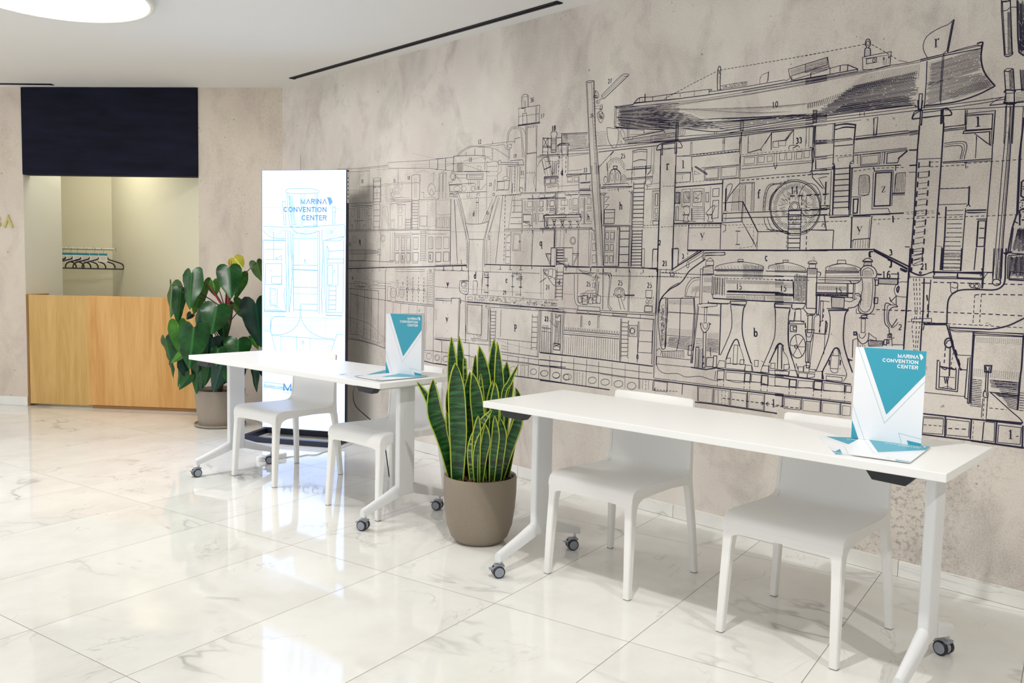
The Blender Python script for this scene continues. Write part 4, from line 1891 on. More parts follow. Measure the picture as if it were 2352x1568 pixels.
L b 4589,1901 1,-39
L b 4682,1912 0,-54
L b 4694,1913 2,-56
L b 4787,1910 1,-43
L d 4682,1858 9,-24 8,22
S e 4876,1917 -1,-26 5,-39
S c 4881,1921 6,-18 -3,-52
L c 4878,1847 -1,-39
D d 4511,1791 372,4 71,-1
L c 4500,1801 194,6 183,-1
L d 4877,1812 76,-1
L d 4880,1808 3,-27 54,-55
S c 4911,1775 19,3 25,3
L c 4916,1771 30,-46
R b 4114,1846 94,1 -1,-42 -91,-2
L d 4113,1855 95,-3
L b 4159,1843 -1,-25
L d 4208,1854 -1,-44
S d 4230,1879 65,-40 11,-6 -6,10 -64,38
L c 4216,1878 9,-74
R b 4231,1857 35,-17 -34,-1
R b 4294,1860 78,2 0,-48 -73,0
R b 4288,1863 89,6 0,-60 -84,1
R b 4392,1861 89,0 -3,-46 -82,0
R b 4384,1863 107,4 0,-60 -103,1
L c 4271,1869 220,1
L b 4290,1832 4,-30
L c 4296,1805 106,-2 98,1
D b 4116,1801 373,1
L e 4115,1779 154,1 132,2
L d 4400,1801 7,-213
L c 4405,1800 -1,-21
D b 4031,1788 76,-1
R d 4121,1751 26,-1 0,-58 -27,2
H c 8 4124,1746 21,-1 1,-48 -20,1
R c 4169,1751 35,0 1,-56 -34,1
W b 4175,1746 25,-2 2,-44 -25,1
R c 4230,1750 49,0 0,-56 -46,0
W b 4236,1745 38,0 2,-46 -38,2
R b 4156,1764 56,2 1,-94 -53,3
R b 4221,1765 66,-1 3,-95 -65,3
R c 4305,1741 17,0 1,-49 -16,1
R c 4346,1758 37,1 0,-41 -37,0
R c 4349,1698 34,1 1,-89 -36,-3
L b 4295,1766 6,-175
L b 4332,1769 2,-106
S c 4169,1664 6,12 29,-1 5,-37 -26,-6 -10,17
S c 4170,1630 7,-11 -4,-24 32,-1 -7,20 8,14
L d 4168,1632 41,-3
S c 4322,1629 -12,6 32,32 20,4 -13,-38 -16,-6
S c 4319,1625 9,-15 -5,-17 31,-1 -9,17 2,15
L d 4316,1627 31,-2
H c 6 4222,1662 81,2 3,-58 -81,2
R c 4220,1662 5,0 3,-59 -6,0
R b 4124,1676 15,-1 0,-72 -13,1
L d 4116,1589 291,-6 119,3
L d 4116,1584 292,-5
D c 4120,1574 282,-2
L c 4118,1604 131,-9
R c 4209,1581 193,-1 -2,-20 -191,2
L d 4208,1579 -2,-134
L d 4402,1581 1,-132
L b 4304,1576 0,-14
T y 4295,1533 2,-39
L e 4206,1444 405,0 161,-2 201,-2
L b 4206,1438 102,3
D b 4031,1571 77,0
R c 3976,1605 38,-1 -2,-20 -35,-2
R b 3986,1753 17,-1 -2,-66 -15,1
R b 3987,1674 17,-1 -1,-30 -16,-1
R b 3988,1633 16,0 -2,-17 -13,0
T 2 4026,1500 1,-28
S c 4116,1453 33,-1 -2,-66
T 3 4179,1425 1,-24
D b 4206,1433 -1,-22
L c 4273,1438 -97,-51
L c 4308,1438 -91,-51
L d 4291,1438 -94,-51
L c 4311,1433 120,-1 -2,-12 -109,-4 -21,-29
R d 4421,1754 5,0 0,-109 -4,0
S c 4423,1721 1,38 13,16 21,-2 -9,-34 -20,-33
S d 4501,1778 -31,-31 -30,-36 -10,-19
L b 4404,1779 1,-95
V b 6 4465,1752 -6,-113 49,-2 -9,113
D b 4465,1738 -6,-99
L d 4408,1684 113,2
L e 4521,1686 91,-152
L c 4519,1684 -1,-94
L c 4524,1679 -1,-89
L d 4411,1631 361,-1 191,-1
L d 4415,1605 105,0 254,-2 190,4
L c 4411,1631 -1,-43
R b 4411,1629 19,-1 -1,-36 -18,1
S b 4413,1636 8,9 17,-8
V b 5 4501,1773 -4,-136 42,-1 -4,135
L c 4501,1778 81,-1 2,-143
L b 4504,1773 73,0
R b 4567,1772 6,-1 2,-132 -7,1
L b 4533,1767 4,-131
T f 4610,1739 2,-40
T c 4664,1416 1,-23
L c 4520,1590 85,-128
L b 4537,1566 62,-90
L c 4612,1534 -1,-86
L b 4603,1457 6,28
D b 4424,1571 347,-2
D b 4501,1557 87,1 2,-96 -87,-9
R b 4499,1531 0,0 0,-54 0,0
L d 4488,1540 27,-2
L d 4491,1473 25,-1
L b 4499,1536 0,-61
L d 4612,1534 160,-1
L c 4408,1574 19,-1 4,-28 -16,-10
L c 4657,1545 115,-12
E d 4801,1644 126,-5 -133,130
E c 4801,1644 131,-5 -138,138
Q b 84 4801,1644 118,-4 -125,123
E c 4801,1651 24,-1 -25,23
E c 4801,1651 16,-1 -17,17
S d 4668,1636 5,59 21,31 38,27
S c 4645,1632 2,64 11,45 24,17 54,4 29,16
S c 4635,1632 2,69 13,45 22,17 54,2
S c 4642,1605 9,-37 27,-28 25,-1
S c 4677,1604 25,-42 41,-33
S c 4660,1604 28,-56 85,-26
D b 4639,1651 5,68 28,40 74,13
T 14 4795,1745 2,-34
D e 4774,1700 185,-1
D c 4774,1695 0,-50
D d 4834,1696 1,-62
D c 4857,1695 2,-80
Z d 9 4771,1645 4,-202 60,200 2,-200
D c 4770,1529 -3,-86
D d 4868,1536 0,-94
L d 4840,1529 33,9 95,-5
D c 4770,1574 196,-1
R c 4927,1648 35,1 0,-15 -34,1
L e 4950,1756 1,-53
D d 4950,1695 0,-48
L d 4950,1604 13,-70
S b 4939,1552 7,13 14,-5
L c 4888,1951 58,-3
L b 4889,1942 57,-1
L c 4889,1936 57,-1
L c 4893,1872 57,0
L b 4893,1864 57,-1
L b 4887,2020 8,-204
L c 4896,1859 2,-39 55,-4
L d 4880,1849 -1,-37
L b 4885,2022 91,-2
L c 4887,1938 87,2
L b 4887,1933 88,0
L b 4886,1943 88,5
L c 4887,1875 91,3
L b 4893,1864 91,3
L b 4893,1862 3,-43 87,2
L d 4868,1811 116,2
D d 4869,1798 100,-5
S d 4862,1922 18,-9 5,-53 -10,-15
L c 4882,2020 0,-108
L d 4977,2022 3,-185
L d 5074,2004 -1,-164
S c 4982,2009 45,6 47,-9
S d 4982,1991 45,8 43,-6
D d 4985,1945 80,0
L c 4980,1937 369,9
L d 4981,1917 88,-1
L c 5077,1951 234,2
L c 5078,1938 234,5
L c 5155,2023 7,-73
L c 5175,2023 -5,-74
L c 5311,1950 38,1
L b 5312,1938 38,1
D c 4989,1872 77,-1
S b 5006,1845 -1,18 66,2
L c 5076,1878 232,2
L c 5077,1867 231,8
R c 5105,1868 89,0 0,-47 -86,-2
R b 5112,1859 75,2 -1,-35 -73,-2
R d 5224,1865 85,5 -30,-27 -8,-23 -47,1
L e 5272,1837 39,31
L e 5316,1870 36,-2
L d 5214,1874 -2,-55
L b 5204,1872 -2,-52
S b 5079,1870 13,-1 2,-41
L d 5069,1812 98,1 119,-4
D c 5080,1796 87,7 139,-5
L e 5322,1804 31,0
L c 5321,1775 29,-1
L d 5167,1808 6,-18 80,-1
L d 5264,1810 1,-24
L d 5254,1810 25,-2
R e 5179,1782 69,-1 1,-145 -70,0
L c 5168,1787 2,-163 72,0
L c 5255,1789 2,-156
T z 5217,1722 2,-27
S c 5107,1690 -1,76 12,10 26,-2 8,-16 0,-65 -45,-4
V c 6 5113,1774 2,-79 36,1 -2,73
S c 5266,1692 0,74 17,9 26,0
V c 7 5269,1771 -4,-76 44,-3 -1,81
L e 5256,1688 54,-1
L c 5254,1682 56,-2
L c 5242,1624 12,-28
R e 5084,1671 22,0 -2,-62 -18,-2
L c 5076,1682 39,-2 2,-77
L b 5118,1682 36,6
L c 5067,1810 1,-215
L d 5072,1814 1,-214
L c 4973,1806 3,-208
L e 4985,1836 5,-234
L d 5061,1825 6,-225
Z d 8 4989,1826 2,-203 67,203 6,-203
L d 4975,1834 10,5
E d 4982,1821 5,0 -5,5
E c 5070,1837 7,0 -7,6
S d 5060,1838 1,-23 14,-6
L e 4974,1593 96,2
L d 4973,1603 4,26
L c 4973,1603 276,-7
L e 5086,1597 93,2 131,2
L b 5071,1590 108,0
D c 4880,1574 186,0
D c 5180,1576 112,2
L e 5264,1591 3,-30
L e 5081,1594 3,-144
L d 5172,1589 -5,-139
L c 5086,1594 80,-1
L b 5164,1582 -2,-89
T y 5120,1547 2,-36
L d 5087,1481 8,8 69,4
V c 7 5092,1484 -2,-34 72,0 0,38
L d 5164,1495 3,-7
D c 4874,1702 100,0
L e 4950,1758 1,-60
D d 4950,1688 -1,-32
S c 4926,1647 13,-11 32,12
R c 4927,1647 44,1 0,-16 -43,2
L d 4877,1633 95,1
L c 4879,1604 94,-1
L d 4949,1601 14,-63
S c 4940,1551 5,14 9,-9 -2,-10
E c 4875,1675 56,-2 -60,82
L d 4882,1537 117,-3
L d 4999,1534 -1,-86
L e 4887,1443 300,1
L d 5187,1447 160,-77
L e 5188,1440 152,-80
S e 5185,1434 -15,-2 1,-20 8,2
S e 5255,1399 13,-7 1,-23 -5,-2
L d 5311,1362 30,-12
L d 5309,1355 27,-10
T 3 5263,1444 2,-26
L d 5345,2069 3,-27
L e 5355,1969 -3,-102 2,-252 -4,-265
L e 5453,1971 -1,-170 -3,-209 0,-236
L e 5342,2079 4,-39 12,-2 3,38
S d 5323,2002 8,18 23,12
L d 5323,2000 33,1
L d 5370,2001 68,2
L c 5368,2023 74,1
R d 5355,2034 8,-1 -1,-59 -7,0
R d 5439,2026 9,-1 -1,-54 -7,-1
S d 5448,2028 21,-3 13,-22 -30,-2
L c 5455,1952 82,3
L c 5455,1941 84,4
L b 5456,1937 84,2
R c 5537,1994 102,-7 0,-59 -99,3
L c 5535,2013 2,-56
L c 5542,2012 -1,-14
T l 5585,1979 2,-36
S d 5534,1930 -2,-9 9,-2 90,-2
L e 5540,1929 101,-2
L c 5576,1914 63,-54
L d 5631,1917 3,-54
L c 5584,1902 0,-88
L d 5647,1999 -2,-140 1,-54
L c 5639,1987 0,-127
S c 5459,1886 84,-4 -2,-69
S b 5459,1878 76,-2 -3,-62
S c 5460,1871 67,-3 -2,-54
L d 5457,1808 187,-1
L c 5459,1803 183,-3
L c 5548,1799 1,-24
L d 5542,1799 13,-1
D c 5408,1812 46,-2
D c 5409,1792 135,-2
D c 5557,1796 90,0 49,0 66,0
L c 5356,1828 93,-3
D e 5362,1815 -2,-171 -3,-294
D e 5406,1817 -2,-175 -4,-252
H d 19 5363,1798 42,0 0,-418 -44,-10
T 21 5408,1383 1,-27
L d 5646,1805 -4,-220 -3,-231
L c 5454,1697 111,-2
D c 5454,1698 111,-2
L e 5568,1702 1,-77
L c 5451,1631 111,-1
S d 5561,1619 8,8 7,-9
S c 5557,1612 5,-12 11,-8 63,0
L e 5564,1603 73,-1
L c 5567,1595 71,-3
L e 5453,1599 5,-11
D b 5319,1604 120,2
D b 5322,1596 126,2
D c 5323,1576 126,4
D c 5454,1577 187,1 121,1
L e 5482,1622 2,-126 -3,-139
L d 5559,1607 -2,-113 -1,-139
H d 14 5484,1607 71,-1 -1,-244 -69,1
L d 5475,1453 -1,-96
R d 5610,1559 28,-1 0,-104 -28,0
L e 5610,1559 0,-105
L d 5616,1528 19,0
L d 5616,1489 20,0
L d 5603,1566 39,-1
L c 5610,1454 -3,-96
L b 5450,1458 25,-3
L d 5323,1455 21,-1
L e 5451,1348 93,-2 96,3
L c 5449,1356 5,-19
S d 5350,1350 44,-16 41,10 12,8
E c 5395,1342 3,0 -3,4
L c 5345,1368 7,-51
L d 5544,1343 2,-22
L c 5687,2017 3,-117 -4,-135 -4,-272 -3,-170
L d 5711,2018 0,-254 -4,-272 2,-168
L c 5702,2006 -2,-242 -6,-272 -2,-169
P 3 70 5692,2007 12,-1 -4,-605 -13,0
P 3 40 5690,2008 12,-2 0,-197 -13,1
L b 5706,2006 0,-242 -4,-272 0,-168
S e 5674,2028 29,-11 20,4
L c 5747,2001 1,-151
L e 5752,1960 -7,-154 5,-224 -13,-54 -10,-100
L d 5748,1939 1,-133 5,-224
L e 5767,1715 -8,-8 1,-54 11,-9
L e 5774,1603 -15,-8 4,-59
L d 5759,1635 13,0
W d 5755,1698 12,-1 9,-143 -11,-18
L d 5741,1528 -6,-95 -20,-9
L d 5710,1428 17,-2 16,7
V d 9 5758,1527 -15,-90 41,-9 -6,99
H d 2 5735,1428 50,-4 0,-3 -50,5
V d 10 5740,1415 1,-78 49,-1 -5,83
L d 5740,1555 16,-10
S c 5645,1323 12,22 16,5
L b 5644,1350 38,0
L b 5635,1599 4,5
L d 4018,1339 -4,-230 4,-363
L c 4031,1339 -4,-254 3,-263
D c 4039,1333 -6,-223
L d 4107,1456 6,-128
R c 4115,1453 34,0 -1,-88 -31,-19
R c 3981,1450 34,0 0,-99 -34,-3
T 21 4064,1389 1,-28
T 3 4178,1425 1,-22
L d 3958,1345 61,-3
L c 4019,1342 104,-2
S c 4101,1340 1,-24 12,-7 12,7 -2,18
L e 4119,1346 177,97
L c 4151,1371 125,72
S c 4131,1331 71,34 102,54 0,12
S c 4211,1389 -9,-24 11,-13 6,14 -4,20
S c 4304,1431 -6,-21 7,-8 13,17 108,0 4,15
L c 4311,1428 121,6
L e 4205,1446 206,-2 343,-3
D b 4209,1434 1,-27
L c 4039,1324 172,-4 84,-2 240,2 226,-2
D c 3960,1304 329,-3
S e 4033,1110 12,69 54,54 57,29 35,31 26,37 35,27 67,42
L c 4033,1110 11,10
T 15 4521,1275 1,-28
T c 4666,1415 1,-26
T b 4624,1059 2,-43
S c 4202,1203 5,48 33,43 49,10
S b 4209,1203 9,42 30,37 41,10
S b 4265,1205 6,24 18,6
P 8 12 4242,1252 45,7 1,-18 -51,-25
D b 4177,1190 25,14 88,-4
L c 4202,1200 88,0
R c 4290,1348 14,0 2,-183 -12,-1
R d 4306,1357 59,10 5,-44 -65,-4
R c 4323,1389 44,0 1,-22 -48,-1
S c 4323,1389 23,16 21,-16
H b 5 4311,1354 51,4 1,-32 -51,-4
L b 4306,1313 58,1
P 8 14 4313,1304 48,1 1,-26 -48,-1
H c 6 4312,1257 48,1 1,-32 -51,1
L d 4364,1311 1,-97
L d 4374,1308 1,-93
L d 4395,1306 0,-88
L d 4425,1303 1,-90
L c 4384,1308 3,-93
L c 4408,1306 2,-90
L c 4438,1307 1,-93
H b 14 4375,1302 63,0 0,-80 -63,-2
S c 4382,1349 6,15 66,15 65,6 64,-5 63,-14 4,-17
R c 4509,1398 28,0 2,-10 -32,0
S b 4513,1382 19,4 19,-4
V b 14 4403,1347 -15,20 258,-1 1,-17
H b 5 4389,1349 258,0 0,-14 -261,0
L e 4373,1343 280,1
L d 4665,1341 94,0
L c 4377,1314 384,1
S c 4677,1350 5,17 36,8 39,6
V b 12 4683,1353 -1,16 76,6 1,-24
D c 4445,1301 316,0
P 8 40 4445,1295 317,-2 1,-16 -317,-2
T 1 4751,1271 1,-21
H c 12 4448,1240 317,1 0,-8 -317,-2
L c 4449,1220 316,5
L d 4368,1220 5,-23 187,0
L e 4373,1197 294,-4 100,2
V c 12 4565,1221 1,-23 94,-2 2,25
V b 26 4538,1379 4,-79 107,-1 0,70
P 6 20 4449,1214 110,1 1,-14 -110,-1
P 6 12 4677,1222 88,0 1,-19 -88,-1
L c 4665,1218 0,-28
S d 4041,1179 37,10 12,-15 3,-61 -4,-87 1,-92 -11,-23 -19,8 -14,67 -10,68 3,94 10,31
L d 4090,1187 0,-99 -4,-167
L c 4079,1186 4,-265
X b 200 4043,1148 26,1 10,-223 -19,-1
X b 90 4075,1180 15,1 4,-253 -8,-1
L d 4090,1187 169,6
L d 4097,1113 162,-1
P 6 20 4097,1178 159,6 1,-27 -159,-1
L d 4174,1190 2,-207 -15,-75
L d 4255,1196 7,-75 -9,-272
L d 4260,1196 8,-75 -4,-271
P 7 20 4100,1027 156,0 1,-33 -159,-4
L c 4095,987 159,1
H c 14 4099,978 159,4 -1,-66 -163,12
L e 4421,1169 2,-111 0,-152
L c 4263,1112 154,-4
L c 4346,1113 71,1
P 7 10 4350,1018 65,2 1,-27 -64,-1
H c 16 4345,988 75,0 0,-71 -76,6
H c 6 4279,984 42,0 -2,-45 -41,0
L d 4289,1152 -19,-205 -13,-98
L c 4282,1152 -21,-236
S c 4282,1146 6,18 96,7 14,-11 -30,-5 -65,-8
R c 4324,1148 15,0 -1,-80 -13,-1
S d 4307,1069 1,-29 22,-23 26,26 -1,29
S c 4317,1067 4,-21 15,-11 10,13 -1,21
L e 4300,1060 7,0
L e 4358,1063 9,1
R d 4323,1017 17,1 2,-185 -14,-1
L d 4331,1148 13,0
S c 4031,898 14,13 16,-11 -3,-25
V d 13 4069,898 1,-34 139,8 -1,40
L c 4061,897 147,15
L c 4032,867 217,0
L c 4032,826 222,2
L d 4031,860 0,-44
R d 4235,941 21,2 -1,-52 -21,-1
R d 4281,936 18,1 1,-108 -21,-2
V d 6 4282,930 -3,-103 46,1 -2,105
R d 4349,887 41,4 -1,-48 -41,-3
R d 4390,900 20,1 0,-59 -21,-2
L d 4368,942 5,-47
E d 4329,889 4,0 -4,4
E d 4330,856 4,0 -4,4
L e 4254,828 92,-4 67,16
S d 4343,1172 14,1 107,1 9,15
S c 4346,1184 11,-14 107,1
S d 4477,1166 10,-58 -3,-75 -54,-127
S e 4561,1169 -11,-34 3,-115 54,-139
L d 4477,1169 84,-3
R d 4476,1186 91,2 -3,-16 -87,0
L c 4722,1187 1,-22
S d 4719,1187 1,-22 7,-22 2,-100 -10,-51 -49,-122
S d 4767,1183 -48,1
L c 4720,1168 48,-1
S e 4464,886 12,36 24,54 15,18 13,-5 11,-28
S c 4532,978 29,-67 5,-34
R c 4507,965 22,1 -1,-98 -23,-2
R c 4464,894 26,3 0,-27 -25,-2
R c 4546,893 22,2 -2,-24 -22,-2
R c 4425,879 33,0 2,-35 -47,-4
R c 4465,868 111,4 -2,-29 -108,-1
L e 4413,837 67,-3 129,4 176,-5
L c 4427,835 282,7
R c 4576,869 35,1 1,-32 -41,2
L d 4611,873 8,-31
R c 4625,897 22,2 -1,-32 -19,1
L d 4600,895 14,-19
L c 4663,897 12,-4
S c 4707,884 -5,-23 3,-16
R c 4670,875 37,1 -1,-34 -44,1
S e 4706,890 22,52 22,41 12,6 16,-9
L c 4747,977 3,-111
L c 4765,979 6,-111
R c 4715,891 22,2 0,-26 -23,-2
L c 4708,856 76,2
R d 4417,825 40,4 -1,-47 -40,-1
R c 4467,824 108,2 -1,-40 -105,-3
R e 4575,829 32,0 -2,-43 -31,0
R c 4613,827 53,0 -1,-37 -53,-3
R e 4669,827 34,0 1,-45 -36,-1
L c 4710,823 76,2
L c 4407,824 -5,-45
D c 4419,778 -1,-39
D c 4456,782 -1,-41
D c 4574,783 -1,-44
D c 4605,786 1,-46
D c 4668,781 -1,-40
D c 4702,782 -1,-40
S c 4034,823 17,-30 45,-14 74,7 58,-13 85,12 83,-12 60,11
S c 4469,783 66,-7 70,12 69,0 38,-8 76,3
L e 4019,736 189,-1 210,1 196,2 176,1
L c 4022,746 395,-1 373,2
R c 4023,730 87,0 -2,-50 -87,-3
L d 4015,739 -1,-63
L d 4110,730 -2,-50
L d 4207,735 -2,-59
L d 4302,733 3,-79
L d 4398,731 0,-80
L d 4497,734 0,-83
L e 4594,733 2,-84
L d 4689,735 1,-85
L c 4784,735 -1,-47
R b 4308,726 83,2 0,-75 -81,-1
R b 4405,726 84,1 0,-74 -84,2
R b 4505,724 84,0 1,-70 -87,0
R b 4605,727 78,2 1,-74 -80,-2
L e 4289,646 106,3 201,0 162,-1
D c 4021,683 153,6
D d 4454,687 232,1
D d 4701,689 92,0
L d 4673,694 16,-5 -15,-10
L d 4710,698 -12,-10 13,-10
L c 4036,694 -15,-11 13,-5
L b 4425,725 4,-70
D b 4449,728 0,-74
D b 4467,727 2,-70
T 1 4739,716 2,-39
L e 4709,1441 340,1 138,2
L e 5172,1434 1,-23
L d 5172,1434 15,1
L d 5187,1444 159,-77
L e 5190,1437 150,-80
S e 5252,1399 15,-7 1,-20 -7,-7
T 3 5265,1441 2,-22
L e 5308,1362 32,-14
L d 5309,1355 24,-10
L e 5347,1448 -2,-98 -1,-198 -1,-142
T 16 5250,1349 2,-33
T 15 4762,1274 1,-29
T 15 5037,1270 1,-27
T 2 5323,1117 1,-25
S c 4712,1378 36,3 23,4 47,-9 47,-16 10,-19
R c 4753,1395 28,0 -1,-11 -25,0
V b 16 4714,1345 4,30 130,-10 24,-21
H b 4 4713,1347 159,0 0,-11 -158,-1
L d 4714,1342 164,-3
R d 4880,1357 48,-2 4,-186 -48,0
S c 4881,1382 6,8 16,2 17,-2 6,-8
L d 4880,1381 48,-2
R c 4887,1376 33,1 1,-19 -33,0
H b 8 4883,1352 42,-2 0,-21 -42,0
L c 4715,1320 176,-5 321,3 99,-1
L d 4716,1298 95,-1
D c 4716,1300 175,1
P 9 30 4716,1287 92,2 2,-28 -92,1
H c 7 4719,1234 95,0 1,-11 -95,0
L e 4811,1294 7,-81
V d 12 4815,1332 4,-141 61,0 -5,142
P 5 24 4720,1215 89,0 1,-16 -89,-1
L e 4721,1190 159,1
R c 4722,1181 86,1 1,-13 -86,-4
S d 4811,1185 4,-22 49,3 16,22
L d 4723,1165 80,-1
S d 4929,1342 17,-5 -2,-16
S c 4976,1345 -1,19 77,16 75,-17 2,-16
R c 5025,1396 37,0 4,-16 -42,0
V c 22 4984,1345 4,22 118,-2 22,-18
S b 4977,1366 48,14 49,-2 53,-15
L d 4967,1345 161,0
L d 4968,1337 160,3
L c 4970,1343 0,-51
H b 4 4970,1337 158,3 2,-39 -157,-6
L c 4936,1305 194,-1
L d 4929,1289 181,1
P 8 30 4935,1276 144,1 1,-19 -144,-1
L e 4931,1243 176,3
H c 5 4934,1238 147,2 1,-8 -148,-2
L d 4928,1291 1,-64
L d 4932,1230 176,-4
L d 5076,1292 2,-65
L c 5081,1292 2,-65
L d 5105,1295 1,-77
L c 5112,1296 2,-78
S d 5137,1324 -2,29 12,15 21,5 26,-10 14,-25 -4,-20
S c 5145,1324 -1,23 12,12 15,3 16,-9 7,-20
H b 7 5151,1350 33,1 7,-26 -41,0
S d 5141,1391 10,10 18,4 18,-11
L e 5140,1391 48,-1
R c 5149,1388 31,1 3,-18 -36,0
H b 4 5149,1386 31,0 2,-13 -34,0
S d 5086,1303 14,-13 20,3 13,8 7,16
S d 5196,1318 7,-20 2,-51 -1,-61 -14,-26 -20,-7 -27,7 -11,23 6,31
S c 5189,1315 4,-33 -1,-76 -8,-31 -20,-12 -19,10 -9,20
S c 5143,1312 5,-41 -4,-26 -2,-52
P 16 6 5141,1296 16,1 1,-113 -8,-1
P 16 6 5169,1297 16,0 3,-112 -15,-1
S d 5115,1244 18,1 9,-16 -6,-26 -20,-19 -31,-6
S c 5067,1211 27,-4 15,8 15,9
S c 5121,1236 16,-2 11,-20
R d 5201,1229 18,1 -1,-26 -15,-1
L c 5208,1331 20,0
L d 5208,1336 23,-2
L d 5270,1337 32,-1 -1,-17
R d 5204,1310 13,-2 -1,-23 -13,0
R d 5217,1316 84,-1 -1,-25 -82,2
H b 5 5219,1313 80,-1 -2,-17 -77,0
L e 5299,1345 4,-13
L d 5303,1330 0,-40
S c 5343,1303 -36,-3 -18,-26 6,-29 20,-7 29,-1
S e 5308,1285 -9,-13 5,-15 5,23
S d 5278,1201 -18,7 -9,-15 4,-71 19,-24 4,-25
S c 5293,1200 -25,-1 -6,-16 3,-55 14,-25
S d 5308,1193 -24,-4 -14,-21 2,-40 16,-24
S d 5284,1099 9,15 15,26
S c 5289,1099 14,11 9,15
L d 5269,1234 8,-18 21,24 2,-40 8,-5
L c 5272,1219 26,-19
L d 5275,1073 13,1
R c 5270,1070 19,1 0,-15 -18,-1
E d 5280,1064 5,0 -6,5
L c 5301,1057 -11,-3 3,-35 10,-1
L c 5293,1026 49,2
D d 5214,1177 143,0
R d 5004,1225 62,-1 0,-47 -57,0
V b 10 5007,1225 2,-48 57,3 -1,44
L d 4985,1171 105,2
L e 4993,1163 92,5
S d 4993,1166 11,-42 -2,-74 -16,-65 -38,-111
S e 5088,1170 -15,-32 2,-126 47,-127
S e 4980,839 1,38 20,45 24,55 13,14 14,-4 9,-23
S c 5052,984 25,-66 19,-46 -15,-33
S e 4978,877 8,-37
R c 5018,955 38,1 -2,-61 -38,-1
S c 5016,891 9,-13 17,-3 10,6 2,11
S c 5026,956 2,26 13,7 9,-10 4,-24
D e 5011,933 -1,-37
D e 5063,938 -1,-43
R c 4999,857 76,0 1,-18 -76,-1
L c 4993,867 98,-1
L d 4803,1157 -7,-33 8,-143 54,-144
L c 4723,1159 6,-61
S d 4803,1163 -7,-39 6,-137 42,-107
S c 4775,957 25,-31 15,-54
S e 4733,959 11,23 14,10 13,-10 7,-25
L c 4750,977 1,-111
L c 4771,973 3,-105
R c 4784,891 27,3 -1,-25 -26,-3
L c 4738,864 66,-2
R c 4738,859 72,1 1,-19 -72,-2
R c 4815,866 38,1 8,-29 -50,-3
L e 4739,837 119,-2 125,-1 136,-4
L d 4846,902 10,-26
R c 4858,887 26,2 0,-24 -25,0
R c 4887,895 25,2 2,-32 -28,0
R c 4913,881 34,-2 -5,-11 -28,0
R c 4862,860 44,-1 -2,-22 -42,1
R c 4906,859 37,1 -2,-14 -34,-9
S c 4941,884 12,-10 25,3
S c 4803,1102 24,2 3,55 11,6 15,-5 5,-54 15,0
L c 4824,1104 3,44
R d 4803,1105 73,1 -2,-13 -73,-4
R d 4807,1081 32,2 1,-30 -31,0
R d 4822,1076 18,1 0,-16 -17,-1
E d 4850,985 40,3 -43,54
L c 4850,982 -38,6
L c 4850,982 27,43
L c 4850,982 38,3
L c 4850,982 26,-44
L c 4850,982 -21,-43
L c 4847,990 -11,49
E d 4842,982 8,0 -9,8
R d 4884,1066 45,3 -14,-58 -20,-1
S c 4889,1064 5,-27 17,-2 7,31
L e 4882,1099 4,-25
R d 4894,1134 23,2 1,-81 -22,-2
R c 4888,1142 40,1 -3,-7 -36,-2
S d 4870,1166 24,-23 34,1 4,25
R d 4892,1010 20,1 -1,-97 -17,-2
L d 4901,1005 4,-92
R d 4897,912 20,-1 -1,-24 -17,-2
S c 4927,1055 -1,65 13,17 15,-5 1,-75
L d 4927,1053 56,-2
L c 4983,1051 -1,-94
L c 4927,1045 -10,-131
R d 4934,1233 14,0 -1,-91 -11,0
L c 4952,1207 45,-4
R c 4953,1204 13,1 0,-94 -9,0
L e 4985,1115 -2,-61
D e 4957,1111 -2,-54
D d 4971,1170 -2,-58
S d 4980,1112 11,-10 -3,-43
L c 4977,1053 17,-1
L c 5124,1177 1,-21 85,0
L d 5139,1136 42,0
R c 5150,1132 18,1 1,-62 -17,-1
S d 5133,1069 7,-31 21,-19 23,17 3,36
S c 5143,1064 4,-15 13,-4 10,11 4,13
R e 5119,1070 11,1 1,-13 -11,-1
R d 5149,1147 26,2 -2,-11 -26,0
S c 5190,1067 21,-14 10,-4 -2,-11 -28,4
R d 5186,1036 66,2 -1,-25 -61,-2
H d 4 5192,1031 61,2 -2,-18 -58,-2
R d 5257,1044 12,3 -1,-25 -12,1
R d 5269,1045 8,0 1,-15 -8,-1
L c 5277,1048 14,1
L d 5116,1036 2,-83
S c 5119,1034 18,6 5,-43
L c 5151,1013 -1,-18
L c 5162,1014 0,-18
L c 5172,1014 0,-18
L d 5185,1005 29,-3
L e 5097,943 22,-3
L d 5100,949 6,-18
L c 4740,828 77,-3
R c 4740,825 75,-3 -1,-39 -72,0
R e 4818,822 35,1 -1,-36 -36,-1
R c 4862,821 74,3 -1,-33 -75,-4
R e 4942,827 39,1 -1,-40 -39,-2
R c 4989,824 101,0 -1,-32 -100,-6
L e 5090,824 0,-32
R c 5096,822 25,0 0,-29 -25,-1
D c 4817,783 0,-44
D c 4852,787 -1,-47
D c 4941,786 -1,-43
D c 4980,788 0,-46
D c 5092,793 0,-48
S c 4742,781 60,3 58,1 58,7 68,-3 135,3
L e 4744,736 176,4 204,1
L c 4744,743 380,6
L d 4788,735 0,-55
L d 4885,736 -1,-55
L e 4980,737 1,-54
L d 5076,738 0,-56
R c 4796,731 82,-1 0,-50 -83,-2
R b 4892,729 83,2 -1,-49 -82,-3
R b 4989,730 82,2 0,-48 -82,-3
R b 5085,728 37,0 0,-43 -38,-2
D d 4747,683 136,6
L d 4749,646 12,1
L e 5346,1448 0,-115 -1,-174 -3,-152
L d 5398,1448 0,-51
D e 5354,1448 1,-103
H d 4 5355,1437 41,1 0,-44 -39,-20
T 21 5407,1384 2,-24
S d 5348,1348 46,-17 45,16
E c 5394,1344 5,0 -5,4
